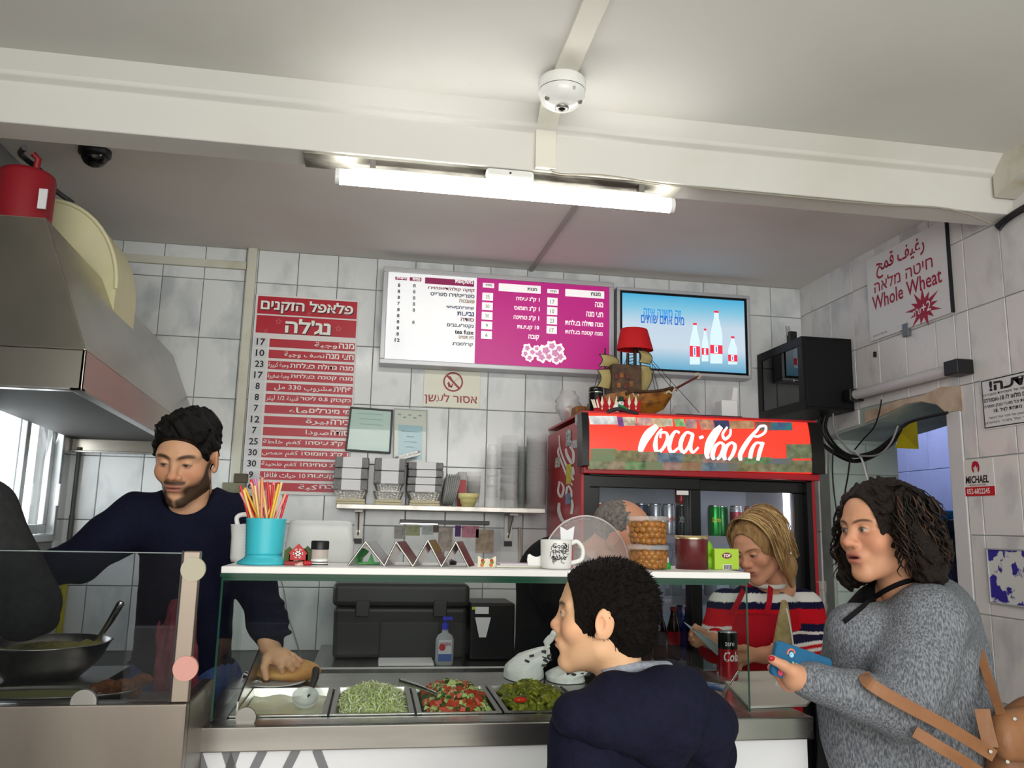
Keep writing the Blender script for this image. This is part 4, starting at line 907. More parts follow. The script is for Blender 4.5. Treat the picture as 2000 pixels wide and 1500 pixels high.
MB().ring_loft(header(hx0,hx1,0), smooth=True).build('header_panel', pm('header_lit_red', (220,48,36), .3, emit=((238,66,46),.72)), fr_)
for a,b in ((FX0-.012,hx0+.004),(hx1-.004,FX1+.012)): MB().ring_loft(header(a,b,.008), smooth=False).build('header_cap', m_fblk, fr_, bevel=.003)
mb = MB(); mb.box((FX0,FY-.03,zh1),(FX1,4.17,zh1+.012)); mb.build('top_plate', m_fred, fr_, bevel=.003)
mb = MB(); mb.box((FX0,FY-.045,zh0-.03),(FX1,FY+.02,zh0)); mb.build('header_base', m_fred, fr_, bevel=.004)
def hp(x,y,o=.003):
    p = P(x,y,3.415); return Vector((p.x, hY(p.z)-o, p.z))
# script logo traced as broad pen strokes: points (x, y, width) in photo pixels
def pen(mb, pts, o=.004):
    q = spline(pts, 7); A, B = [], []
    for i in range(len(q)):
        d = q[min(i+1,len(q)-1)][:2]-q[max(i-1,0)][:2]; l = math.hypot(*d) or 1; nx, ny = -d[1]/l*q[i][2]/2, d[0]/l*q[i][2]/2
        A.append(hp(q[i][0]+nx,q[i][1]+ny,o)); B.append(hp(q[i][0]-nx,q[i][1]-ny,o))
    n = len(A); mb.add(A+B, [(i,i+1,n+i+1,n+i) for i in range(n-1)])
m_logo = pm('logo_lit_white', (250,248,244), .4, emit=((255,250,244),.8))
logo = [[(1283,832,9),(1268,845,16),(1256,862,15),(1249,882,10),(1254,892,6),(1266,890,4)],
 [(1292,838,4),(1282,850,5),(1278,870,9),(1282,884,7),(1293,876,6),(1302,858,7),(1300,846,5),(1290,846,4),(1288,856,4)],
 [(1326,846,5),(1318,843,5),(1309,856,8),(1305,874,8),(1311,884,6),(1324,874,4)],
 [(1351,849,6),(1340,845,5),(1330,858,8),(1327,874,8),(1333,884,6),(1343,872,6),(1352,848,6),(1346,872,8),(1351,884,5),(1362,874,4)],
 [(1364,856,6),(1372,853,6)],
 [(1408,833,9),(1396,846,15),(1384,866,16),(1378,886,10),(1381,896,6)],
 [(1420,834,4),(1410,848,5),(1414,858,6),(1424,850,5),(1426,838,4)],
 [(1405,864,4),(1395,872,7),(1389,888,9),(1392,898,6)],[(1404,864,4),(1411,871,7),(1406,888,7),(1398,898,5)],
 [(1427,864,4),(1417,872,7),(1411,888,9),(1414,899,6)],[(1426,864,4),(1433,871,7),(1428,888,7),(1420,899,5)],
 [(1480,838,5),(1468,850,7),(1454,868,9),(1443,888,9),(1444,900,6)],[(1476,842,4),(1484,833,5),(1495,833,5),(1492,845,5),(1478,853,5),(1468,851,4)],
 [(1486,867,5),(1474,866,5),(1465,880,8),(1462,896,8)],[(1488,864,6),(1481,882,8),(1477,900,6)]]
for k,st in enumerate(logo):
    mb = MB(); pen(mb, st, .004+.0002*k); mb.build('script_stroke', m_logo, fr_)
# banknotes taped along the header
rngn = random.Random(11)
notes_c = [((214,216,220),(170,176,190)),((120,70,140),(90,50,110)),((206,196,176),(150,120,110)),((200,170,150),(160,90,140)),((206,186,160),(190,160,120)),((206,200,186),(180,176,150)),((150,196,140),(96,160,90)),((190,150,130),(130,90,150)),((200,150,110),(150,90,130)),((54,60,104),(40,44,84)),((190,150,110),(170,120,90)),((96,100,110),(150,80,60)),((60,72,130),(40,160,140))]
xs = [1150,1206,1216,1244,1272,1296,1316,1340,1364,1394,1426,1476,1506]
xe = [1205,1217,1242,1272,1296,1314,1336,1362,1392,1424,1474,1508,1548]
def note(x0,x1,y0,y1,c,lay,slant=0):
    mb = MB(); n = 5; A = []
    for k in range(n+1):
        y = y0+(y1-y0)*k/n
        A.append((hp(x0+slant*k/n,y,.0035+.0004*lay),hp(x1+slant*k/n,y,.0035+.0004*lay)))
    mb.add([p for a in A for p in a], [(2*k,2*k+1,2*k+3,2*k+2) for k in range(n)])
    mb.build('banknote', pm('note_%d_%d_%d'%c[0], tuple(min(255,int(v*1.12)+12) for v in c[0]), .6, noise=(30,c[1],.36,.74)), fr_)
for k,(a,b) in enumerate(zip(xs,xe)):
    sl = (a-1150)/400*14
    note(a,b,812+sl,830+sl+rngn.uniform(-3,2),notes_c[k],k%3,rngn.uniform(-2,5))
low = [((126,132,100),(90,92,70)),((140,128,104),(104,92,76)),((110,140,96),(70,104,66)),((96,124,92),(150,130,100)),((150,120,110),(110,80,100)),((140,116,84),(150,100,80)),((104,124,140),(60,80,104)),((92,104,124),(130,124,90)),((128,124,84),(90,86,60)),((140,132,104),(100,96,70)),((116,124,92),(84,88,62)),((120,120,86),(92,90,66))]
for k in range(12):
    x = 1147+k*36.3; note(x,x+40,900+k*.5,917+k*.55,low[k],k%3)
for k in range(10):
    x = 1152+k*43; note(x,x+50,878+k*2.3+rngn.uniform(-2,2),901+k*.7,low[(k*5+3)%12],2+k%2,rngn.uniform(-4,4))
note(1533,1584,868,896,((118,130,96),(84,96,70)),4)
# script logo and stickers on the side panel
def sp_(x,y,o=.0015): return PX(x,y,FX0-o)
mb = MB()
def pen2(pts):
    q = spline(pts,6); A,B = [],[]
    for i in range(len(q)):
        d = q[min(i+1,len(q)-1)][:2]-q[max(i-1,0)][:2]; l = math.hypot(*d) or 1; nx,ny = -d[1]/l*q[i][2]/2, d[0]/l*q[i][2]/2
        A.append(sp_(q[i][0]+nx,q[i][1]+ny)); B.append(sp_(q[i][0]-nx,q[i][1]-ny))
    n = len(A); mb.add(A+B, [(i,i+1,n+i+1,n+i) for i in range(n-1)])
side_logo = [[(1092,850,2),(1094,876,3),(1102,900,4),(1112,922,5),(1120,938,4)],[(1093,872,3),(1090,884,4),(1098,906,4),(1108,930,4),(1118,948,3)],[(1105,876,4),(1108,890,6),(1118,904,6),(1120,884,5),(1113,872,4)],[(1118,912,5),(1120,926,5),(1112,918,3)],
 [(1093,940,4),(1090,960,4),(1096,970,5),(1101,954,4),(1096,942,3)],[(1108,950,4),(1106,968,5),(1114,976,5),(1116,960,4),(1110,948,4)],[(1092,982,5),(1092,1000,7),(1100,1018,6),(1112,1016,5)],[(1112,966,4),(1118,984,5),(1116,1004,5)]]
for st in side_logo:
    mb = MB(); pen2(st); mb.build('script_stroke', pm('logo_white',(226,224,220),.4), fr_)
for (x0,y0,x1,y1),c,c2 in (((1123,808,1135,828),(206,206,206),(140,140,140)),((1105,838,1115,870),(190,200,200),(90,110,90)),((1115,858,1127,874),(200,196,200),(150,140,140)),((1084,892,1094,912),(196,200,190),(90,100,80)),((1106,905,1116,944),(206,196,60),(180,170,50)),((1104,962,1114,984),(120,140,170),(90,100,130))):
    mb = MB(); pts = [sp_(x0,y0+ (x1-x0)*.3,.002),sp_(x1,y0,.002),sp_(x1,y1,.002),sp_(x0,y1+(x1-x0)*.2,.002)]; mb.add(pts,[(0,1,2,3)]); mb.build('sticker', pm('sticker_%d_%d'%(x0,y0),c,.5,noise=(60,c2,.45,.6)), fr_)
# doors
zd1 = zh0-.035; zd0 = .38
xmid = P(1357,1030,FY).x
def door(x0,x1,y,handle):
    f = .05; mb = MB()
    mb.frame(x0,zd0,x1,zd1,f,y,y+.035,FXZ)
    d = mb.build('door', m_fblk, fr_, bevel=.003)
    MB().box((x0+f,y+.012,zd0+f),(x1-f,y+.02,zd1-f)).build('pane', glassmat('fridge_glass',(246,248,250),.01,k=.35), d)
    if handle: MB().box((xmid-.085,y-.012,zd1-.075),(xmid-.03,y+.0,zd1-.055)).build('handle_label', m_whiteg, d, bevel=.003)
mb = MB(); mb.box((FX0+.015,FY-.005,zd0-.02),(FX0+.04,FY+.05,zd1+.01)); mb.box((FX1-.045,FY-.005,zd0-.02),(FX1-.02,FY+.05,zd1+.01)); mb.box((FX0+.015,FY-.005,zd1),(FX1-.02,FY+.05,zd1+.012)); mb.build('door_frame', m_fblk, fr_)
door(FX0+.035, xmid+.03, FY, True); door(xmid-.02, FX1-.04, FY+.038, False)
MB().box((FX1-.105,FY+.085,.45),(FX1-.055,FY+.105,FZ-.28)).build('light_strip', pm('fridge_led',(255,255,255),.4,emit=((236,240,255),6)), fr_)
SH = [P(1390,1049,3.62).z, P(1330,1165,3.62).z, P(1330,1290,3.62).z, .78]
for k,z in enumerate(SH):
    mb = MB(); 
    mb.box((FX0+.045,FY+.108,z-.006),(FX1-.045,4.09,z-.001)); s_ = mb.build('rack', milky('rack_plastic',(176,178,190),.35,.3), fr_)
    MB().box((FX0+.045,FY+.088,z-.03),(FX1-.12,FY+.1,z+.006)).build('price_rail', milky('rail_plastic',(150,140,170) if k else (190,192,204),.3,.3), s_)
    for j in range(4 if k else 0):
        x = FX0+.30+.11*j; mb = MB(); text_into(mb,'8.00',(x,z-.018,x+.03,z-.006),wall_fn(FY+.0875)); mb.build('price', m_letw, s_)
# ---------------------------------------------------------------- cans and bottles
m_alu = pm('can_aluminium', (200,200,204), .25, metal=1)
def can(x, z, Y, c, label, txt=None, tc=(240,240,240), band=None, r=.029, h=.145, grp='cans in the fridge', rot=0, name='drink_can'):
    t = thing(name, label, 'can', (x,Y,z), group=grp)
    MB().lathe([(r*.8,z),(r*.98,z+.008),(r,z+.014),(r,z+h-.016),(r*.93,z+h-.006)],(x,Y,0),24,cap0=True).build('body', pm('can_%d_%d_%d'%c,c,.22,metal=.45), t)
    MB().lathe([(r*.93,z+h-.006),(r*.95,z+h-.001),(r*.91,z+h),(r*.86,z+h-.005),(.001,z+h-.006)],(x,Y,0),24).build('lid', m_alu, t)
    if band: MB().lathe([(r*1.004,z+h*band[0]),(r*1.004,z+h*band[1])],(x,Y,0),24).build('band', pm('band_%d_%d_%d'%band[2],band[2],.25,metal=.3), t)
    if txt:
        fnc = lambda u,v: (x+r*1.01*math.sin(u/r+rot), Y-r*1.01*math.cos(u/r+rot), v)
        mb = MB(); text_into(mb, txt, (-r*.85,z+h*.42,r*.85,z+h*.62), fnc, bold=.02, shear=.2); mb.build('lettering', pm('cantxt_%d_%d_%d'%tc,tc,.4), t)
    return t
z = SH[0]+.001; Yc = 3.625
def cx_(x): return P(x,1010,Yc).x
fm = 'red drink can on the upper fridge shelf, '
can(cx_(1170),z,Yc,(196,24,36),fm+'leftmost behind the door','Cola'); can(cx_(1190),z,Yc,(200,28,40),fm+'beside the grey-haired head','Cola')
can(cx_(1226),z,Yc,(40,44,78),'dark blue drink can behind the grey-haired head'); can(cx_(1252),z,Yc,(44,48,84),'second dark blue drink can behind the grey-haired head')
can(cx_(1280),z,Yc,(176,178,186),'silver drink can half behind the olive tubs','Diet',(190,30,50)); can(cx_(1306),z,Yc-.002,(190,192,198),'silver drink can in front beside the dark can','light',(190,30,50),r=.03)
can(cx_(1332),z,Yc,(30,30,34),'black drink can on the upper shelf left door','zero',(190,190,190)); can(cx_(1331),z+.147,Yc,(176,24,40),'red drink can stacked on the black one',None)
can(cx_(1396),z,Yc,(26,160,60),'bright green drink can in the right fridge door','Sprite',(240,230,60)); can(cx_(1420),z,Yc+.06,(34,120,56),'darker green drink can behind the bright green one')
can(cx_(1438),z,Yc,(186,188,194),'silver and red drink can right of the green ones','Diet',(190,30,50),(.5,.8,(170,30,60)))
can(cx_(1468),z,Yc+.01,(196,92,36),'shaded orange drink can behind the blond head'); can(cx_(1500),z,Yc,(226,116,34),'bright orange drink can with blue script at the fridge right','Fanta',(40,50,140))
for k,x in enumerate((1210,1242,1274,1345,1405,1450,1480)): can(cx_(x)+.02,z,Yc+.11,((60,60,70),(150,40,50),(60,64,90),(120,120,126),(40,110,60),(150,60,60),(190,96,50))[k],'%s drink can in the back row of the upper shelf'%('charcoal','dull red','slate blue','grey','dull green','brick red','amber')[k])
m_cola = pm('cola_liquid', (34,16,14), .12); m_pet = glassmat('pet_clear',(226,228,230),.05)
def bottle(x,z,Y,label,liq=m_cola,lab=(186,26,40),cap=(180,24,34),h=.23,r=.032):
    t = thing('drink_bottle', label, 'bottle', (x,Y,z), group='bottles in the fridge')
    MB().lathe([(r*.8,z),(r,z+.012),(r*.96,z+.05),(r*.9,z+.07),(r,z+.10),(r*.98,z+h*.6),(r*.6,z+h*.78),(r*.42,z+h*.88),(r*.40,z+h*.93)],(x,Y,0),20,cap0=True,cap1=True).build('body', liq, t)
    MB().lathe([(r*.95,z+.068),(r*.93,z+.075),(r*1.02,z+.100),(r*1.02,z+.125)],(x,Y,0),20).build('label', pm('blabel_%d_%d_%d'%lab,lab,.35), t)
    MB().lathe([(r*.46,z+h*.93),(r*.46,z+h),(.001,z+h)],(x,Y,0),16).build('cap', pm('bcap_%d_%d_%d'%cap,cap,.4), t)
z = SH[2]+.001
def bx_(x): return P(x,1240,Yc).x
for k,x in enumerate((1172,1202,1232,1260,1288,1316)): bottle(bx_(x),z,Yc,'cola bottle on the lower fridge shelf, %s from the left'%('first','second','third','fourth','fifth','sixth')[k], lab=((186,26,40),(40,40,44))[k%3==1])
bottle(bx_(1344),z,Yc,'blue bottle beside the cola bottles', pm('blue_drink',(36,56,150),.2),(40,60,160),(30,50,140)); bottle(bx_(1342),z,Yc+.09,'second blue bottle behind the first', pm('blue_drink',(36,56,150),.2),(40,60,160),(30,50,140))
bottle(bx_(1388),z,Yc,'green bottle behind the right fridge door', pm('green_drink',(60,140,70),.2),(210,210,60),(40,130,60))
z = SH[1]+.001
for k,x in enumerate((1225,1258,1290,1322,1390,1440)): bottle(P(x,1110,Yc).x,z,Yc+.02,'water bottle on the middle fridge shelf, %s from the left'%('first','second','third','fourth','fifth','sixth')[k], milky('water_bottle',(196,204,214),.5,.15),(150,120,160) if k%2 else (190,60,90),(200,210,230),.21,.03)

# ================================================================ on top of the fridge
ZT = zh1+.012
p = P(1164,800,3.50)
cn = thing('black_canister', 'black cylindrical canister on top of the fridge', 'canister', (p.x,3.50,ZT)); rr = P(1178,800,3.5).x-p.x; zt = P(1164,757,3.5).z
MB().lathe([(rr,ZT),(rr,zt-.016),(rr*.98,zt-.008),(rr*.9,zt),(.001,zt)],(p.x,3.5,0),28,cap0=True).build('body', m_blackg, cn)
MB().lathe([(rr*1.01,zt-.026),(rr*1.01,zt-.022)],(p.x,3.5,0),28).build('rim_line', m_chrome, cn)
# felt crown with snowman
cr0, cr1 = P(1160,805,3.455), P(1248,812,3.455)
ch = thing('christmas_crown', 'red felt crown with cream points and a snowman on the fridge', 'decoration', ((cr0.x+cr1.x)/2,3.46,ZT))
def strip_pts(xa,ya,xb,yb,Y): return P(xa,ya,Y), P(xb,yb,Y)
mb = MB(); pol = [(1160,806),(1157,779),(1163,790),(1168,772),(1174,789),(1181,774),(1187,788),(1193,776),(1200,790),(1206,778),(1214,788),(1222,776),(1230,790),(1238,776),(1244,789),(1252,778),(1249,812)]
mb.prism(pol, lambda u,v,s: P(u,v,3.462-.006*s)); mb.build('felt_band', pm('felt_red',(170,18,30),.9,bump=(200,.2)), ch)
for x in (1176,1190,1204,1229,1242):
    mb = MB(); mb.prism([(x-3.2,787),(x,772),(x+3.2,787),(x,795)], lambda u,v,s: P(u,v,3.454-.003*s)); mb.build('cream_diamond', pm('felt_cream',(224,218,196),.9), ch)
    mb = MB(); mb.prism([(x-2,796),(x+2,796),(x,801)], lambda u,v,s: P(u,v,3.454-.003*s)); mb.build('cream_point', pm('felt_cream',(224,218,196),.9), ch)
for dx in (-2,0,3):
    mb = MB(); mb.prism([(1158+dx*2,780),(1161+dx*2,780),(1166+dx*1.6,796),(1163+dx*1.6,797)], lambda u,v,s: P(u,v,3.452-.003*s)); mb.build('cream_prong', pm('felt_cream',(224,218,196),.9), ch)
sn = P(1213,788,3.445)
MB().sphere(sn,(.014,.008,.013)).build('snowman_face', pm('felt_white',(232,232,228),.9), ch); MB().sphere(sn+Vector((-.02,.004,-.022)),(.016,.008,.022)).build('snowman_body', pm('felt_white',(232,232,228),.9), ch)
mb = MB(); mb.cyl(sn+Vector((0,0,.010)), sn+Vector((0,0,.014)), .018, n=16); mb.cyl(sn+Vector((0,0,.013)), sn+Vector((.002,0,.03)), .012, .010, n=16); mb.build('hat', pm('felt_dark_green',(20,56,34),.9), ch)
MB().tube(spline([sn+Vector((-.014,-.006,-.008)),sn+Vector((0,-.010,-.016)),sn+Vector((.018,-.008,-.022)),sn+Vector((.034,-.004,-.036))],5),.006,8).build('scarf', pm('felt_green',(34,130,70),.9), ch)
MB().cyl(sn+Vector((0,-.007,0)),sn+Vector((.0,-.018,-.001)),.003,.0005,8).build('nose', pm('felt_pink',(220,110,120),.9), ch)
MB().tube(spline([P(1185,806,3.445),P(1205,799,3.44),P(1225,803,3.44),P(1246,808,3.445)],5),.009,8).build('dark_ribbon', pm('ribbon_dark',(40,34,36),.6), ch)
# sailing ship lamp
YSp = 3.70
Q = lambda x,y,dy=0: P(x,y,YSp+dy)
base = Q(1270,812)
ship = thing('ship_lamp', 'model sailing ship table lamp with a red shade on the fridge', 'lamp', (base.x,YSp,ZT))
m_hull = pm('ship_amber', (150,96,30), .5, noise=(26,(108,64,22),.45,.62)); m_wood = pm('ship_wood', (84,58,34), .55, noise=(30,(52,34,20),.4,.65)); m_sail = pm('ship_sail', (176,162,110), .8, noise=(10,(150,134,84),.4,.7)); m_red_d = pm('ship_red_wood',(92,28,24),.5)
def loft_prof(mb, xs, tops, bots, halfw):
    R = []
    for x,t_,b_,w_ in zip(xs,tops,bots,halfw):
        a = Q(x,t_); b = Q(x,b_); R.append([(a.x,YSp-w_,a.z),(a.x,YSp-w_*.9,(a.z*.5+b.z*.5)),(a.x,YSp-w_*.3,b.z),(a.x,YSp+w_*.3,b.z),(a.x,YSp+w_*.9,(a.z*.5+b.z*.5)),(a.x,YSp+w_,a.z)])
    mb.ring_loft(R, smooth=False)
mb = MB(); loft_prof(mb, (1150,1170,1195,1215,1240,1270,1295,1312), (788,776,770,768,768,768,764,758), (812,812,812,812,811,812,800,775), (.03,.05,.06,.062,.06,.05,.03,.008)); mb.build('hull', m_hull, ship)
rng2 = random.Random(5)
mb = MB(); mb.tube(spline([Q(1222,770,-.065),Q(1236,764,-.062),Q(1262,765,-.055),Q(1290,763,-.035),Q(1314,757,-.01)],6),.008,7); mb.build('gunwale', m_wood, ship)
for k in range(9):
    x = 1236+k*8.5; a = Q(x,770-k*.8,-.06+.005*k); MB().tube([a+Vector((0,0,.006)),a+Vector((.006,-.004,-.012))],.0032,6).build('lacing', pm('lace_pale',(206,196,170),.6), ship)
mb = MB(); mb.box(tuple(Q(1196,768,-.06)),tuple(Q(1238,722,.06))); mb.build('castle', m_wood, ship, bevel=.004)
for k,(x,y) in enumerate(((1204,735),(1214,732),(1226,735),(1208,752),(1222,754),(1233,750))):
    a = Q(x,y,-.062); MB().box((a.x-.010,a.y-.004,a.z-.014),(a.x+.010,a.y+.004,a.z+.014)).build('gallery_window', m_hull if k%2 else m_red_d, ship, bevel=.003)
for nm,a,b,r in (('mast',(1182,790),(1182,680),.005),('mast',(1224,770),(1226,690),.008),('mast',(1254,768),(1249,676),.005)): MB().cyl(Q(*a),Q(*b),r,r*.8,10).build(nm, pm('mast_dark',(44,32,24),.5), ship)
MB().cyl(Q(1296,772),Q(1362,736),.007,.005,10).build('bowsprit', m_red_d, ship)
MB().tube(spline([Q(1358,734),Q(1362,729),Q(1368,732),Q(1365,739),Q(1360,737)],4),.004,7).build('rope_coil', pm('rope_pale',(196,186,160),.8), ship)
MB().tube(spline([Q(1300,770,-.02),Q(1306,764,-.03),Q(1312,768,-.03),Q(1318,760,-.02),Q(1322,763,0)],5),.005,7).build('rope_coil', pm('rope_pale',(196,186,160),.8), ship)
def sail(quad, belly, name='sail'):
    """curved cloth between four photo points TL TR BR BL"""
    n = 6; tl,tr,br,bl = [Q(*q) for q in quad]; V = []
    for i in range(n+1):
        v = i/n
        for j in range(n+1):
            u = j/n; p = tl.lerp(tr,u).lerp(bl.lerp(br,u),v); b = math.sin(math.pi*v)*.6+.4*math.sin(math.pi*u); V.append(p+Vector((belly*.5*math.sin(math.pi*v),-abs(belly)*b,0)))
    mb = MB(); fs = [(i*(n+1)+j,i*(n+1)+j+1,(i+1)*(n+1)+j+1,(i+1)*(n+1)+j) for i in range(n) for j in range(n)]
    mb.add(V, fs, True); mb.add([p+Vector((0,.003,0)) for p in V], [tuple(reversed(f)) for f in fs], True); mb.build(name, m_sail, ship)
    idx = [j for j in range(n+1)]+[i*(n+1)+n for i in range(1,n+1)]+[n*(n+1)+j for j in range(n-1,-1,-1)]+[i*(n+1) for i in range(n-1,-1,-1)]
    MB().tube([V[k] for k in idx],.0022,6).build('sail_edge', pm('mast_dark',(44,32,24),.5), ship)
sail(((1170,692),(1199,696),(1201,718),(1168,716)),.03); sail(((1166,722),(1202,722),(1196,762),(1164,757)),.035); sail(((1244,684),(1266,688),(1268,712),(1247,708)),.025); sail(((1242,714),(1268,716),(1262,764),(1240,762)),.03); sail(((1246,716),(1272,722),(1268,738),(1248,732)),.02)
for a,b in (((1250,680),(1310,756)),((1268,706),(1280,764)),((1272,706),(1286,764)),((1250,678),(1366,806)),((1182,684),(1160,760)),((1226,695),(1200,760))): MB().tube([Q(*a),Q(*b)],.0016,5).build('rigging_line', pm('rigging_dark',(46,38,32),.6), ship)
mb = MB()
for k in range(4): mb.tube([Q(1228,694+k*6),Q(1240,692+k*6)],.002,5)
mb.tube([Q(1228,690),Q(1228,716)],.0025,5); mb.tube([Q(1240,688),Q(1240,714)],.0025,5); mb.build('rope_ladder', pm('mast_dark',(44,32,24),.5), ship)
s0, s1 = Q(1205,682), Q(1275,680); st_ = Q(1239,643); zb = (s0.z+s1.z)/2-.004; cxs = (s0.x+s1.x)/2; rw = (s1.x-s0.x)/2
R = []
for z,rx,ry,dx in ((zb-.004,rw,.065,0),(zb,rw*1.0,.066,0),(st_.z-.004,rw*.74,.05,-.004),(st_.z,rw*.70,.048,-.004),(st_.z-.004,.001,.001,-.004)):
    R.append([(cxs+dx+rx*math.cos(2*math.pi*j/32), YSp+ry*math.sin(2*math.pi*j/32), z) for j in range(32)])
MB().ring_loft(R, cap0=False).build('lamp_shade', pm('shade_red',(190,14,24),.8,bump=(300,.1)), ship)
MB().cyl((cxs,YSp,Q(1230,712).z),(cxs,YSp,zb+.03),.008,n=10).build('lamp_stem', m_black, ship)
pl = Q(1136,792); MB().box((pl.x-.04,YSp-.05,ZT),(pl.x+.045,YSp+.05,ZT+.05)).build('stern_block', m_hull, ship, bevel=.004)
# bits and pieces
a, b = P(1312,814,3.62), P(1440,818,3.62); tag(MB().box((a.x,3.56,ZT),(b.x,3.9,ZT+.022)).build('flat_tray', m_black, None, bevel=.004), 'thin black tray lying on the fridge top', 'tray')
a, b = P(1410,812,3.66), P(1441,812,3.66); zc = P(1425,782,3.66).z
cb = thing('white_carton', 'small open white carton standing on the black tray', 'carton', ((a.x+b.x)/2,3.7,ZT+.022))
MB().box((a.x,3.66,ZT+.0225),(b.x,3.74,zc)).build('body', m_card, cb, bevel=.002); mb = MB(); mb.hexa([(b.x-.03,3.66,zc),(b.x,3.66,zc),(b.x,3.664,zc),(b.x-.03,3.664,zc),(b.x-.026,3.645,zc+.06),(b.x-.004,3.645,zc+.06),(b.x-.004,3.648,zc+.06),(b.x-.026,3.648,zc+.06)]); mb.build('flap', m_card, cb)
mb = MB(); c0 = P(1112,800,3.75); rb = random.Random(2); R = []
for k in range(9):
    v = k/8; r = .03+.03*math.sin(math.pi*v)*(1 if v < .8 else .6); z = ZT+.14*v
    R.append([(c0.x+r*(1+.22*rb.uniform(-1,1))*math.cos(2*math.pi*j/18), 3.78+r*(1+.22*rb.uniform(-1,1))*math.sin(2*math.pi*j/18), z) for j in range(18)])
pbg = thing('clear_bag', 'crumpled clear plastic bag of red sweets at the fridge corner', 'bag', (c0.x,3.78,ZT))
mb.ring_loft(R); mb.build('film', milky('bag_film',(206,206,208),.55,.2), pbg); MB().sphere((c0.x+.01,3.775,ZT+.035),(.035,.028,.033)).build('contents', pm('sweets_red',(180,60,60),.5,noise=(40,(220,210,200),.5,.55)), pbg)
mb = MB(); R = []; c0 = P(1345,800,3.85)
for k in range(7):
    v = k/6; r = .05*(1-.55*v); R.append([(c0.x+1.6*r*(1+.2*rb.uniform(-1,1))*math.cos(2*math.pi*j/16), 3.94+r*(1+.2*rb.uniform(-1,1))*math.sin(2*math.pi*j/16), ZT+.12*v) for j in range(16)])
mb.ring_loft(R); tag(mb.build('plastic_wrap', milky('bag_film2',(196,198,200),.72,.2)), 'wrinkled clear plastic wrap behind the ship bow', 'bag')
# ================================================================ main counter
CZ = 1.070; CX0, CX1 = -.372, 1.80; CYF = 1.955; CX2 = 1.09
m_ctr = pm('counter_steel', (170,168,164), .25, metal=1, noise=(14,(150,148,144),.4,.65,(.15,1,1)))
m_panel = pm('counter_white', (226,228,232), .3, noise=(3,(212,214,220),.5,.8))
cnt = thing('serving_counter', 'long serving counter with steel top and white front', 'counter', ((CX0+CX1)/2,2.35,0))
px = [P(445,1395,2.03).x, P(641,1390,2.03).x, P(813,1388,2.03).x, P(985,1385,2.03).x, P(1150,1383,2.03).x]
PY0, PY1 = 2.045, 2.375
mb = MB()
mb.box((CX0,CYF,CZ-.052),(CX2,CYF+.012,CZ)); mb.box((CX0,CYF+.012,CZ-.012),(CX2,PY0-.008,CZ)); mb.box((px[4]+.01,PY0-.008,CZ-.012),(CX2,PY1+.006,CZ)); mb.box((CX0,PY0-.008,CZ-.012),(px[0]-.004,PY1+.006,CZ)); mb.box((CX0,PY1+.006,CZ-.012),(CX1,2.60,CZ)); mb.box((CX0,2.588,CZ-.06),(CX1,2.60,CZ-.012))
mb.build('steel_top', m_ctr, cnt, bevel=.003)
MB().box((CX0+.02,CYF+.02,0),(CX2-.01,CYF+.04,CZ-.052)).build('front_panel', m_panel, cnt)
mb = MB(); mb.box((CX0+.02,CYF+.04,0),(CX0+.04,2.56,CZ-.014)); mb.build('side_panel', m_steel_d, cnt)
for st in (((383,1462),(396,1500),(408,1540)),((462,1462),(449,1500),(440,1540)),((521,1452),(497,1500),(480,1545)),((580,1462),(561,1500),(548,1540)),((618,1464),(632,1500),(645,1545)),((440,1462),(452,1500),(462,1540))):
    pts = [P(x,y,CYF+.018) for x,y in st]; mb = MB(); mb.ribbon(pts, .019, (0,-1,0), .0006); mb.build('letter_stroke', pm('letter_grey',(120,120,124),.5), cnt)
# glass case
GX0, GX1, GY, GYB = -.336, .944, 2.0, 2.52; GZ1 = 1.388
m_pane = glassmat('case_glass', (249,252,251), .0, k=.10); m_edge = pm('glass_edge', (34,74,58), .15)
gc = thing('glass_case', 'clear glass sneeze guard case on the serving counter', 'glass case', ((GX0+GX1)/2,2.2,CZ))
t = .006
MB().box((GX0,GY,CZ+.004),(GX1,GY+t,GZ1)).build('front_pane', m_pane, gc)
MB().box((GX1-t,GY+t+.001,CZ+.004),(GX1,GYB,GZ1)).build('side_pane', m_pane, gc)
MB().box((GX0,GY+t+.001,CZ+.004),(GX0+t,2.33,GZ1)).build('side_pane', m_pane, gc)
MB().box((GX0-.004,GY-.006,GZ1),(GX1+.004,2.30,GZ1+.008)).build('top_pane', m_edge, gc)
for x in (GX0-.001,GX1-.003): MB().box((x,GY-.001,CZ+.004),(x+.0045,GY-.0002,GZ1)).build('pane_edge', m_edge, gc)
MB().box((GX0-.001,GY-.0012,GZ1-.008),(GX1+.002,GY-.0002,GZ1)).build('pane_edge', m_edge, gc)
for x,y in ((480,1405),(1385,1388)):
    p = P(x,y,GY-.006); mb = MB(); mb.cyl((p.x,GY-.010,CZ+.012),(p.x,GY-.001,CZ+.012),.022,n=24); mb.build('glass_clamp', pm('clamp_steel',(150,148,142),.5,metal=.8), gc, bevel=.002)
# shelf board on the case
WT = 1.412
tag(MB().box((GX0-.002,GY-.012,GZ1+.0085),(GX1+.006,2.30,WT)).build('case_shelf', pm('shelf_white',(238,238,236),.4), None, bevel=.002), 'long white shelf board on top of the glass case', 'shelf')

